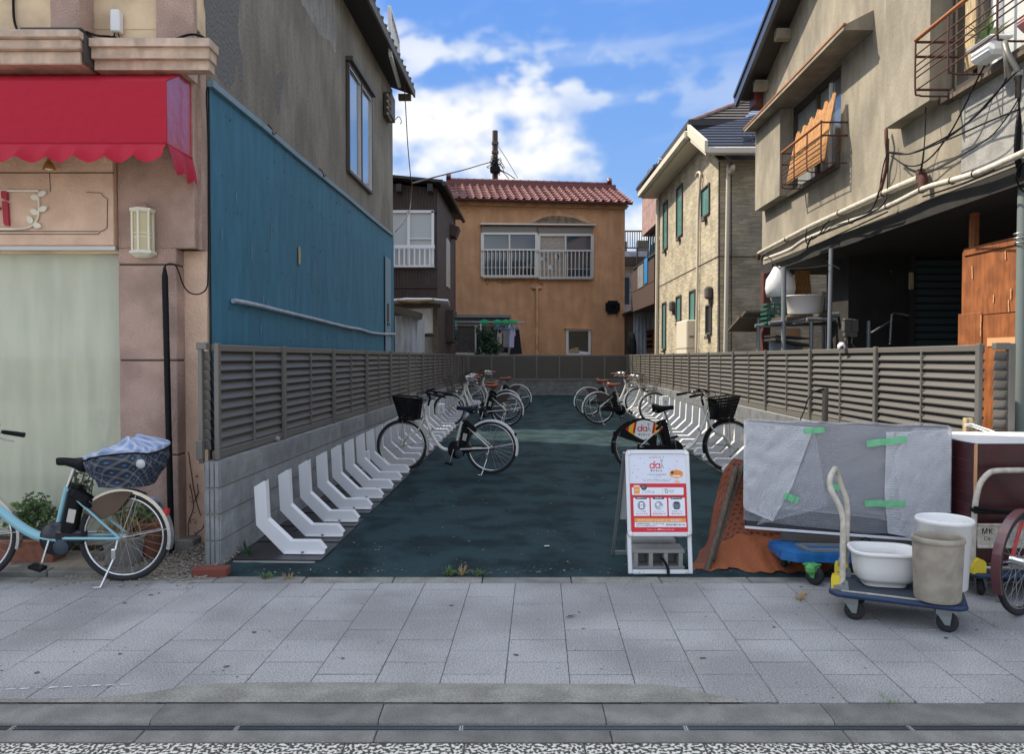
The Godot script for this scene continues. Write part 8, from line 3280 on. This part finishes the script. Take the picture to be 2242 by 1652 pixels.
func make_trolleys() -> void:
	var c0:=Vector3(1.826,0.165,-4.41)
	var u:=Vector3(0.9,0,0.437)
	var v:=Vector3(0.437,0,-0.9)
	var bas:=Basis(u,Vector3.UP,-v)
	var o:=thing("hand_trolley","navy edged hand trolley with a beige folding handle, carrying a white tub and two bins","trolley",c0-Vector3(0,0.165,0))
	var pt:=func(a: float,b: float,y: float) -> Vector3: return c0+u*a+v*b+Vector3(0,y,0)
	var lw:=0.665
	var lv:=0.45
	var s:=S()
	box(s,pt.call(lw*0.5,lv*0.5,-0.008),Vector3(lw-0.02,0.018,lv-0.02),0.0,bas)
	done("deck",s,M.deck_grey,o)
	s=S()
	tube(s,smooth_path([pt.call(0.03,0,-0.012),pt.call(lw-0.03,0,-0.012),pt.call(lw,0.03,-0.012),pt.call(lw,lv-0.03,-0.012),pt.call(lw-0.03,lv,-0.012),pt.call(0.03,lv,-0.012),pt.call(0,lv-0.03,-0.012),pt.call(0,0.03,-0.012)],1),0.017,8,true)
	done("bumper",s,M.navy,o)
	s=S()
	box(s,pt.call(lw*0.5,0.028,0.003),Vector3(lw-0.1,0.006,0.018),0.0,bas)
	box(s,pt.call(lw*0.5,lv-0.028,0.003),Vector3(lw-0.1,0.006,0.018),0.0,bas)
	done("edge_strip",s,M.tube_beige,o)
	for q in [[0.09,0.07],[lw-0.11,0.07],[0.09,lv-0.07],[lw-0.11,lv-0.07]]:
		var cp: Vector3=pt.call(q[0],q[1],-0.022)
		caster(o,cp,0.055,M.hinge_grey,[0.6,-0.5,2.0,1.0][rng.randi_range(0,3)],"caster")
	s=S()
	var hp:=smooth_path([pt.call(0.055,0.05,0.03),pt.call(0.055,0.05,0.25),pt.call(0.05,0.05,0.44),pt.call(-0.01,0.06,0.57),pt.call(-0.02,0.09,0.63),pt.call(-0.005,0.17,0.67),pt.call(0.0,0.26,0.67),pt.call(0.005,0.35,0.635),pt.call(0.02,0.385,0.57),pt.call(0.06,0.40,0.44),pt.call(0.06,0.40,0.25),pt.call(0.06,0.40,0.03)],4)
	tube(s,hp,0.0165,10)
	done("handle",s,M.tube_beige,o)
	s=S()
	hull(s,[pt.call(0.03,0.375,0.12),pt.call(0.055,0.36,0.10),pt.call(0.055,0.355,0.10),pt.call(0.03,0.37,0.12),pt.call(0.03,0.375,0.30),pt.call(0.055,0.36,0.25),pt.call(0.055,0.355,0.25),pt.call(0.03,0.37,0.30)])
	span(s,pt.call(0.035,0.07,0.14),pt.call(0.035,0.38,0.14),0.014,0.02)
	done("brace",s,M.hinge_grey,o)
	for b in [0.07,0.38]:
		s=S()
		var poly:=PackedVector2Array([Vector2(-0.02,0.0),Vector2(0.06,0.0),Vector2(0.05,0.035),Vector2(0.055,0.07),Vector2(0.04,0.085),Vector2(-0.018,0.075)])
		prism(s,poly,Transform3D(bas,pt.call(0.015,b,0.003)),0.019,0.028)
		prism(s,poly,Transform3D(bas,pt.call(0.015,b,0.003)),-0.028,-0.019)
		box(s,pt.call(0.0,b,0.035),Vector3(0.01,0.06,0.05),0.0,bas)
		done("yellow_bracket",s,M.yellow,o)
		s=S()
		var p2:=PackedVector2Array([Vector2(-0.005,-0.002),Vector2(0.075,-0.002),Vector2(0.07,0.05),Vector2(0.055,0.062),Vector2(0.03,0.03),Vector2(-0.005,0.022)])
		prism(s,p2,Transform3D(bas,pt.call(0.015,b,0.004)),0.029,0.036)
		lathe(s,Transform3D(bas*Basis(Vector3.RIGHT,PI/2),pt.call(0.06,b-0.038,0.045)),[Vector2(0.0,0.0),Vector2(0.008,0.0),Vector2(0.0,-0.004)],8)
		done("hinge_plate",s,M.hinge_grey,o)
	written("MK Co",pt.call(0.037,0.372,0.40),Basis(Vector3(0,-1,0),-u*0.2+v*-0.98,u).orthonormalized(),0.0016,o)
	var tc:=Vector3(2.185,0.172,-4.545)
	var t:=thing("tub","white plastic washing tub half full of water on the front trolley","tub",tc)
	s=S()
	var tb:=Basis(Vector3.UP,-0.22)
	var rings:=[]
	for q in [[0.118,0.090,0.0],[0.121,0.093,0.024],[0.140,0.110,0.028],[0.156,0.124,0.05],[0.164,0.132,0.10],[0.170,0.138,0.185],[0.171,0.139,0.188],[0.190,0.157,0.186],[0.192,0.159,0.200],[0.187,0.154,0.209],[0.172,0.140,0.207],[0.164,0.132,0.165],[0.158,0.126,0.10]]:
		var l:=[]
		for p in superloop(Vector3(0,q[2],0),q[0],q[1],40,0.55):
			l.append(tc+tb*p)
		rings.append(l)
	loft(s,rings,true,false)
	done("body",s,M.tub,t)
	s=S()
	var wl:=[]
	for p in superloop(Vector3(0,0.150,0),0.160,0.128,40,0.55):
		wl.append(tc+tb*p)
	for k in range(1,39):
		tri(s,wl[0],wl[k],wl[k+1])
	done("water",s,M.water,t)
	var bc:=Vector3(2.335,0.175,-4.235)
	var bn:=thing("waste_bin","ribbed beige waste bin at the front corner of the trolley","bin",bc)
	s=S()
	rings=[]
	var prof:=[[0.0,0.110],[0.006,0.114],[0.02,0.1145],[0.30,0.124],[0.318,0.125]]
	for q in prof:
		var l:=[]
		for k in 120:
			var an:=TAU*k/120.0
			var rr: float=q[1]+(0.003 if k % 2==0 and q[0]>0.01 and q[0]<0.31 else 0.0)
			l.append(bc+Vector3(cos(an)*rr,q[0],sin(an)*rr))
		rings.append(l)
	loft(s,rings,true,false)
	lathe(s,Transform3D(Basis(),bc),[Vector2(0.125,0.316),Vector2(0.132,0.320),Vector2(0.134,0.330),Vector2(0.132,0.345),Vector2(0.126,0.35),Vector2(0.121,0.345),Vector2(0.120,0.31),Vector2(0.110,0.02),Vector2(0.0,0.02)],40)
	done("body",s,M.bin_beige,bn)
	bc=Vector3(2.50,0.172,-4.47)
	bn=thing("waste_bin","smooth white waste bin behind the beige bin on the trolley","bin",bc)
	s=S()
	lathe(s,Transform3D(Basis(),bc),[Vector2(0.0,0.0),Vector2(0.118,0.0),Vector2(0.124,0.008),Vector2(0.146,0.375),Vector2(0.152,0.378),Vector2(0.156,0.39),Vector2(0.152,0.402),Vector2(0.145,0.405),Vector2(0.138,0.395),Vector2(0.116,0.012),Vector2(0.0,0.012)],40)
	done("body",s,M.tub,bn)
	var o2:=thing("hand_trolley","navy hand trolley with a wide beige handle marked MK Co, carrying the dark red cabinet","trolley",Vector3(3.3,0,-5.0))
	s=S()
	slab(s,2.87,3.75,0.150,0.168,4.76,5.55)
	done("deck",s,M.deck_grey,o2)
	s=S()
	tube(s,[Vector3(2.88,0.155,-4.75),Vector3(3.74,0.155,-4.75),Vector3(3.76,0.155,-4.77),Vector3(3.76,0.155,-5.55),Vector3(2.86,0.155,-5.56),Vector3(2.86,0.155,-4.77)],0.018,8,true)
	done("bumper",s,M.navy,o2)
	for q in [[2.95,4.86],[3.66,4.86],[2.95,5.45],[3.66,5.45]]:
		caster(o2,Vector3(q[0],0.145,-q[1]),0.058,M.hinge_grey,0.8,"caster")
	s=S()
	var hy:=0.80
	tube(s,smooth_path([Vector3(2.862,0.20,-4.80),Vector3(2.868,0.45,-4.80),Vector3(2.876,0.60,-4.80),Vector3(2.90,0.71,-4.80),Vector3(2.95,0.778,-4.80),Vector3(3.02,hy,-4.80),Vector3(3.3,hy+0.002,-4.80),Vector3(3.6,hy,-4.80),Vector3(3.67,0.775,-4.80),Vector3(3.72,0.70,-4.80),Vector3(3.74,0.55,-4.80),Vector3(3.74,0.20,-4.80)],4),0.0175,10)
	done("handle",s,M.tube_beige,o2)
	s=S()
	slab(s,2.885,3.72,0.335,0.455,4.79,4.797)
	slab(s,2.885,3.72,0.455,0.472,4.782,4.80,0.004)
	slab(s,2.885,3.72,0.318,0.335,4.782,4.80,0.004)
	slab(s,2.885,3.72,0.19,0.205,4.785,4.80,0.004)
	done("name_plate",s,M.tube_beige,o2)
	s=S()
	slab(s,3.035,3.16,0.375,0.43,4.7865,4.7895)
	done("maker_label",s,M.frosted,o2)
	s=S()
	slab(s,3.05,3.085,0.405,0.424,4.784,4.7864)
	for k in 4:
		slab(s,3.095,3.15-0.012*(k % 2),0.420-0.011*k,0.4235-0.011*k,4.784,4.7864)
	slab(s,3.05,3.085,0.382,0.40,4.784,4.7864)
	done("label_print",s,M.hinge_grey,o2)
	written("MK",Vector3(2.945,0.423,-4.7885),Basis(),0.0030,o2)
	written("Co",Vector3(2.945,0.378,-4.7885),Basis(),0.0021,o2)
	s=S()
	var py:=PackedVector2Array([Vector2(2.845,0.165),Vector2(2.925,0.165),Vector2(2.925,0.235),Vector2(2.91,0.25),Vector2(2.88,0.262),Vector2(2.86,0.245),Vector2(2.845,0.20)])
	prism(s,py,Transform3D(Basis(),Vector3(0,0,-4.78)),-0.04,0.02)
	done("yellow_bracket",s,M.yellow,o2)
	s=S()
	tube(s,smooth_path([Vector3(2.855,0.55,-4.775),Vector3(3.0,0.545,-4.77),Vector3(3.2,0.54,-4.78),Vector3(3.7,0.56,-4.78)],4),0.012,6)
	tube(s,smooth_path([Vector3(2.855,0.575,-4.775),Vector3(3.0,0.555,-4.765),Vector3(3.2,0.55,-4.775),Vector3(3.7,0.57,-4.775)],4),0.011,6)
	tube(s,ring_pts(Vector3(2.875,0.56,-4.80),Vector3.RIGHT,Vector3(0,0,1),0.022,10),0.014,6,true)
	done("strap",s,M.black,o2)
	var cab:=thing("cabinet","dark red lacquered cabinet with a white top, strapped on the second trolley","cabinet",Vector3(3.4,0.17,-5.3))
	s=S()
	slab(s,2.935,3.80,0.172,0.955,4.90,5.62,0.004)
	done("body",s,M.cabinet,cab)
	s=S()
	slab(s,2.932,3.803,0.957,0.963,4.897,5.623)
	done("top",s,M.white_paint,cab)
	s=S()
	slab(s,2.929,2.9345,0.175,0.95,4.900,4.912)
	slab(s,2.929,2.94,0.175,0.955,4.893,4.899)
	done("edge_strip",s,M.ply_bare,cab)
	s=S()
	for k in 9:
		slab(s,2.9315,2.9345,0.28+0.07*k,0.2815+0.07*k,4.95,5.6)
	done("panel_joint",s,M.maroon,cab)
func written(words: String,where: Vector3,bas: Basis,px: float,parent: Node) -> void:
	var tm:=TextMesh.new()
	tm.text=words
	var f:=SystemFont.new()
	f.font_names=PackedStringArray(["Droid Sans"])
	tm.font=f
	tm.font_size=16
	tm.pixel_size=px
	tm.depth=0.001
	place("lettering",tm,M.black,parent,Transform3D(bas,where))
func blade_tuft(s: SurfaceTool,c: Vector3,n: int,len: float,spread: float) -> void:
	for i in n:
		var a:=rng.randf()*TAU
		var lean:=rng.randf_range(0.1,1.2)
		var dir:=Vector3(cos(a)*sin(lean),cos(lean),sin(a)*sin(lean))
		var b:=c+Vector3(cos(a),0,sin(a))*rng.randf()*spread
		var l:=len*rng.randf_range(0.5,1.1)
		var side:=dir.cross(Vector3.UP).normalized()*l*0.045
		var mid:=b+dir*l*0.55
		var tip:=b+dir*l-Vector3(0,l*0.25*lean,0)
		quad(s,b-side,b+side,mid+side,mid-side)
		tri(s,mid-side,mid+side,tip)
func make_shop_front_plants() -> void:
	var ap:=structure("shop_apron_pavement")
	var s:=S()
	box(s,Vector3.ZERO,Vector3(0.196,0.05,0.096),0.004)
	var tile:=mesh_of(s)
	for r in 5:
		for k in 16:
			var x:=-5.8+0.2*k+(0.1 if r % 2==1 else 0.0)
			if x>-2.85:
				continue
			place("tile",tile,M.apron if (k+r) % 4 else M.kerb1,ap,Transform3D(Basis(Vector3.UP,rng.randf_range(-0.01,0.01)),Vector3(x,-0.006+rng.randf_range(-0.002,0.002),-5.48-0.1*r)))
	s=S()
	box(s,Vector3.ZERO,Vector3(0.592,0.09,0.11),0.008)
	var kb:=mesh_of(s)
	for k in 6:
		place("kerb_stone",kb,M["kerb%d" % (k % 3)],ap,Transform3D(Basis(Vector3.UP,rng.randf_range(-0.005,0.005)),Vector3(-5.9+0.6*k,-0.012,-5.36)))
	s=S()
	slab(s,-40,-2.95,-0.06,-0.008,5.14,5.30)
	slab(s,-40,-6.0,-0.06,-0.006,5.30,5.96)
	done("cement_strip",s,M.mortar,ap)
	var gr:=MultiMeshInstance3D.new()
	gr.name="gravel"
	gr.set_meta("kind","stuff")
	gr.set_meta("label","loose grey-brown gravel between the shop pillar and the block wall end")
	s=S()
	org=Vector3.ZERO
	lathe(s,Transform3D.IDENTITY,[Vector2(0.0,-0.6),Vector2(0.8,-0.35),Vector2(1.0,0.1),Vector2(0.6,0.55),Vector2(0.0,0.65)],6,false)
	var mm:=MultiMesh.new()
	mm.transform_format=MultiMesh.TRANSFORM_3D
	mm.mesh=mesh_of(s)
	mm.instance_count=3200
	for i in 3200:
		var d:=5.15+0.95*pow(rng.randf(),0.8)
		var x:=rng.randf_range(-3.05,-2.06) if d<5.9 else rng.randf_range(-2.56,-2.15)
		if rng.randf()<0.04:
			d-=0.25
		var sc:=rng.randf_range(0.004,0.012)
		var b:=Basis.from_euler(Vector3(rng.randf()*6,rng.randf()*6,rng.randf()*6)).scaled(Vector3(sc*1.3,sc*0.8,sc))
		var up:=0.03*smoothstep(5.2,5.9,d)+0.02*smoothstep(-2.9,-2.2,x)
		mm.set_instance_transform(i,Transform3D(b,Vector3(x,0.004+up*rng.randf(),-d)))
	gr.multimesh=mm
	gr.material_override=M.gravel
	add_child(gr)
	s=S()
	slab(s,-3.06,-2.05,-0.05,0.003,5.28,6.1)
	var gb:=done("gravel_bed_ground",s,M.gravel,self)
	gb.set_meta("kind","structure")
	var pl:=thing("planter","long terracotta planter full of green plants below the shop window","planter",Vector3(-3.75,0.02,-5.68))
	s=S()
	hull(s,[Vector3(-4.55,0.02,-5.59),Vector3(-3.33,0.02,-5.59),Vector3(-3.33,0.02,-5.77),Vector3(-4.55,0.02,-5.77),Vector3(-4.58,0.17,-5.57),Vector3(-3.30,0.17,-5.57),Vector3(-3.30,0.17,-5.79),Vector3(-4.58,0.17,-5.79)])
	slab(s,-4.59,-3.29,0.165,0.185,5.56,5.80,0.004)
	done("box",s,M.terracotta,pl)
	s=S()
	slab(s,-4.56,-3.32,0.184,0.19,5.58,5.78)
	done("soil",s,M.soil,pl)
	var plants:=[
		["bushy plant with pale yellowish leaves at the left end of the terracotta planter",[[40,1130,0.13,130],[55,1160,0.12,90]],"leaf_pale",0.055],
		["dense green bushy plant in the middle of the terracotta planter",[[78,1110,0.13,170],[98,1132,0.12,150],[60,1140,0.10,70]],"leaf",0.045],
		["tall twiggy plant with few leaves behind the bicycle saddle",[[172,1075,0.10,34],[182,1050,0.09,26],[165,1110,0.11,40],[178,1020,0.05,10]],"leaf_dark",0.055],
		["low trailing plant at the foot of the shop window behind the pedals",[[15,1200,0.12,60],[70,1185,0.10,60],[125,1150,0.10,50]],"leaf_pale",0.05],
		["green plant showing through the rear wheel of the light blue bicycle",[[285,1130,0.13,110],[305,1155,0.12,90],[268,1160,0.10,60],[325,1120,0.08,40]],"leaf",0.055],
	]
	for q in plants:
		var e0: Array=q[1][0]
		var base:=at(e0[0],1205,5.72)
		base.y=0.15
		var o:=thing("shrub",q[0],"plant",base)
		s=S()
		for e in q[1]:
			for k in 4:
				var tip:=at(e[0],e[1],5.72)+Vector3(rng.randf_range(-0.08,0.08),rng.randf_range(-0.02,0.08),rng.randf_range(-0.08,0.08))
				tube(s,smooth_path([base+Vector3(rng.randf_range(-0.05,0.05),0,0),base.lerp(tip,0.5)+Vector3(rng.randf_range(-0.04,0.04),0,0),tip],3),0.004,4)
		done("stems",s,M.old_wood,o)
		s=S()
		for e in q[1]:
			leaf_cloud(s,at(e[0],e[1],5.72),Vector3(e[2],e[2]*0.85,e[2]*0.8),e[3],q[3])
		done("leaves",s,M[q[2]],o)
	var pt:=thing("flower_pot","pale round pot of dry straw-coloured grass behind the bicycle's rear wheel","pot",at(272,1245,5.62))
	var c:=at(272,1236,5.60)
	c.y=0.005
	s=S()
	lathe(s,Transform3D(Basis(),c),[Vector2(0.0,0.0),Vector2(0.10,0.0),Vector2(0.115,0.01),Vector2(0.14,0.19),Vector2(0.15,0.195),Vector2(0.15,0.21),Vector2(0.13,0.205),Vector2(0.12,0.18),Vector2(0.0,0.18)],20)
	done("pot",s,M.cinder,pt)
	s=S()
	for i in 90:
		var a:=rng.randf()*TAU
		var r:=rng.randf_range(0.0,0.11)
		var b:=c+Vector3(cos(a)*r,0.18,sin(a)*r)
		var l:=rng.randf_range(0.12,0.26)
		var o2:=Vector3(cos(a),0,sin(a))*rng.randf_range(0.05,0.16)
		tube(s,smooth_path([b,b+Vector3(0,l*0.8,0)+o2*0.4,b+Vector3(0,l*rng.randf_range(-0.2,0.7),0)+o2],2),0.003,3)
	done("dry_grass",s,M.straw,pt)
	var pot2:=thing("flower_pot","terracotta pot half hidden behind the right side of the bicycle's rear wheel","pot",at(325,1190,5.75))
	c=at(326,1215,5.75)
	c.y=0.0
	s=S()
	lathe(s,Transform3D(Basis(),c),[Vector2(0.0,0.0),Vector2(0.08,0.0),Vector2(0.11,0.26),Vector2(0.12,0.265),Vector2(0.12,0.29),Vector2(0.10,0.285),Vector2(0.0,0.26)],18)
	done("pot",s,M.terracotta,pot2)
	var vn:=thing("dry_vine","dry thin vine climbing the recessed wall beside the black tube","vine",at(420,1190,6.08))
	s=S()
	for q in [[[418,1195],[412,1150],[424,1110],[416,1060]],[[440,1130],[428,1090],[420,1040],[413,990]],[[412,1200],[430,1170],[442,1160],[447,1150]],[[425,1100],[434,1080],[432,1060]]]:
		var l:=[]
		for e in q:
			l.append(at(e[0],e[1],6.085))
		tube(s,smooth_path(l,3),0.0035,4)
	done("stems",s,M.rust,vn)
	s=S()
	for i in 22:
		leaf_quad(s,at(rng.randf_range(410,436),rng.randf_range(1030,1195),6.07),0.03)
	done("dry_leaves",s,M.rust_orange,vn)
func make_small_things() -> void:
	org=Vector3.ZERO
	var b:=at(459,1270,5.25)
	var s:=S()
	box(s,Vector3(-2.065,0.032,-5.30),Vector3(0.235,0.062,0.11),0.006,Basis(Vector3.UP,0.05))
	single("brick",s,M.brick,"single red brick lying at the end of the block wall","brick")
	var tufts:=[[585,1271,5.235,26,0.075,"leaf","small bright green weed at the lot edge, left of the dry grass tuft"],[630,1274,5.21,24,0.08,"straw","small dry yellow weed at the lot edge, near the first rack plate"],[985,1262,5.32,30,0.09,"leaf","green weed at the lot edge near the middle of the entrance"],[1012,1262,5.33,30,0.09,"straw","tuft of dry grass at the lot edge near the middle of the entrance"],[1045,1264,5.31,26,0.07,"leaf","low green weed right of the dry grass tuft at the lot edge"],[543,1213,5.83,18,0.15,"leaf_dark","dark green weed at the foot of the block wall behind the first rack arm"],[1752,1318,4.78,40,0.055,"straw","dry straw tuft in a pavement joint left of the trolley"],[1762,1302,4.88,20,0.04,"straw","withered brown tuft in the pavement joint below the green caster"],[1948,1547,3.345,160,0.018,"leaf_pale","mossy green and dry tuft at the kerb, bottom right"],[2178,1378,4.30,16,0.03,"straw","small brown tuft in a pavement joint under the maroon bicycle"],[1866,1340,4.60,14,0.05,"straw","tiny dry tuft in the joint below the front trolley"]]
	for q in tufts:
		var p:=at(q[0],q[1],q[2])
		p.y=maxf(0.0,lot_y(q[2]))
		var o:=thing("weed",q[6],"weed",p)
		s=S()
		blade_tuft(s,p,q[3],q[4],0.03 if q[0] != 1948 else 0.09)
		if q[5] in ["leaf","leaf_dark"]:
			leaf_cloud(s,p+Vector3(0,0.02,0),Vector3(0.05,0.02,0.03),30,0.025)
		done("blades",s,M[q[5]],o)
	var lt:=MultiMeshInstance3D.new()
	lt.name="leaf_litter"
	lt.set_meta("kind","stuff")
	lt.set_meta("label","scattered dry leaves and twigs on the green ground sheet")
	s=S()
	org=Vector3.ZERO
	quad(s,Vector3(-0.5,0,0),Vector3(0,0.12,0.22),Vector3(0.5,0,0),Vector3(0,0.10,-0.22))
	var mm:=MultiMesh.new()
	mm.transform_format=MultiMesh.TRANSFORM_3D
	mm.use_colors=true
	mm.mesh=mesh_of(s)
	var n:=620
	mm.instance_count=n
	var spots:=[Vector2(-0.75,8.3),Vector2(-0.55,7.6),Vector2(0.4,6.4),Vector2(-0.3,6.6),Vector2(-1.0,6.0),Vector2(0.3,5.45),Vector2(1.3,5.8),Vector2(-0.2,5.5)]
	for i in n:
		var x: float
		var d: float
		if i % 3==0:
			d=rng.randf_range(5.35,12.0)
			x=rng.randf_range(left_x(d)+0.7,right_x(d)-0.8)
		elif i % 3==1:
			d=5.30+0.12*rng.randf()
			x=rng.randf_range(-2.0,2.6)
		else:
			var c: Vector2=spots[rng.randi_range(0,spots.size()-1)]
			x=c.x+rng.randfn()*0.22
			d=maxf(5.32,c.y+rng.randfn()*0.18)
		if i<70:
			x=0.62+rng.randfn()*0.14
			d=maxf(3.56,3.60+absf(rng.randfn())*0.05)
		var sc:=rng.randf_range(0.010,0.034)*(0.3 if i<70 else 1.0)
		var thin:=rng.randf_range(0.15,0.9)
		var bb:=Basis(Vector3.UP,rng.randf()*TAU)*Basis(Vector3.RIGHT,rng.randf_range(-0.3,0.3))
		mm.set_instance_transform(i,Transform3D(bb.scaled_local(Vector3(sc*1.2,sc,sc*thin)),Vector3(x,(lot_y(d)+0.018) if d>5.2 else 0.004,-d)))
		var k:=rng.randf()
		mm.set_instance_color(i,Color(0.16,0.08,0.045) if k<0.45 else (Color(0.36,0.29,0.18) if k<0.8 else (Color(0.07,0.10,0.04) if k<0.93 else Color(0.6,0.6,0.57))))
	var lm:=mat("litter",Color(1,1,1),0.9)
	lm.vertex_color_use_as_albedo=true
	lt.multimesh=mm
	lt.material_override=lm
	add_child(lt)
	var sp:=MultiMeshInstance3D.new()
	sp.name="pavement_grit"
	sp.set_meta("kind","stuff")
	sp.set_meta("label","grit, gum spots and dark crumbs on the pavement slabs and kerb")
	s=S()
	lathe(s,Transform3D.IDENTITY,[Vector2(0.0,0.25),Vector2(0.8,0.2),Vector2(1.0,0.0)],7,false)
	mm=MultiMesh.new()
	mm.transform_format=MultiMesh.TRANSFORM_3D
	mm.mesh=mesh_of(s)
	mm.instance_count=520
	for i in 520:
		var d:=rng.randf_range(3.34,5.13)
		var x:=rng.randf_range(-3.6,3.8)
		var sc:=rng.randf_range(0.0015,0.0055)
		if i % 3==0:
			var k:=rng.randi_range(-12,12)
			x=-0.157+0.035*d+0.3*k+rng.randfn()*0.004
			sc=rng.randf_range(0.0015,0.004)
		elif i % 7==0:
			d=3.325+absf(rng.randfn())*0.02
		elif i % 11==0:
			sc=rng.randf_range(0.008,0.014)
		mm.set_instance_transform(i,Transform3D(Basis(Vector3.UP,rng.randf()*6.0).scaled_local(Vector3(sc*1.3,minf(sc,0.004),sc)),Vector3(x,0.0012,-d)))
	sp.multimesh=mm
	sp.material_override=M.speck
	add_child(sp)
	for q in [[762,1138,6.97,0.13,0.09,"sheet of white paper lying on the rack plate by the fifth rack arm"],[805,1030,9.8,0.15,0.10,"sheet of white paper lying on the rack plate by the slim white post"],[1197,1205,6.0,0.04,0.02,"small white scrap on the green ground sheet near the signboard"]]:
		s=S()
		var p:=at(q[0],q[1],q[2])
		p.y=lot_y(q[2])+0.030
		box(s,p,Vector3(q[3],0.002,q[4]),0.0,Basis(Vector3.UP,0.3))
		single("paper_scrap",s,M.white,q[5],"paper")
	s=S()
	var lf:=at(1252,1356,4.45)
	lf.y=0.006
	quad(s,lf+Vector3(-0.04,0,0.01),lf+Vector3(-0.01,0.012,0.012),lf+Vector3(0.035,0.006,-0.01),lf+Vector3(-0.01,0.002,-0.012))
	single("dark_leaf",s,M.soil,"dark curled leaf lying on the pavement in front of the lot","leaf")
	s=S()
	var st:=at(597,962,6.9)
	st.y=0.78
	lathe(s,Transform3D(Basis(),Vector3(left_x(6.9)+0.03,0.775,-6.9)),[Vector2(0.0,-0.02),Vector2(0.022,-0.01),Vector2(0.028,0.006),Vector2(0.015,0.024),Vector2(0.0,0.026)],8)
	single("pebble",s,M.cinder,"pale pebble lying on top of the left block wall","stone")
	var cam:=thing("fence_lamp","small round white fitting on top of the right fence","lamp",at(1842,762,8.2))
	s=S()
	lathe(s,Transform3D(Basis(),at(1842,768,8.2)),[Vector2(0.0,0.0),Vector2(0.025,0.0),Vector2(0.042,0.03),Vector2(0.04,0.06),Vector2(0.02,0.085),Vector2(0.0,0.088)],12)
	done("housing",s,M.white,cam)
	s=S()
	lathe(s,Transform3D(Basis(Vector3.RIGHT,PI/2),at(1843,761,8.16)),[Vector2(0.0,0.002),Vector2(0.018,0.002),Vector2(0.018,-0.01),Vector2(0.0,-0.01)],10)
	done("lens",s,M.bronze,cam)
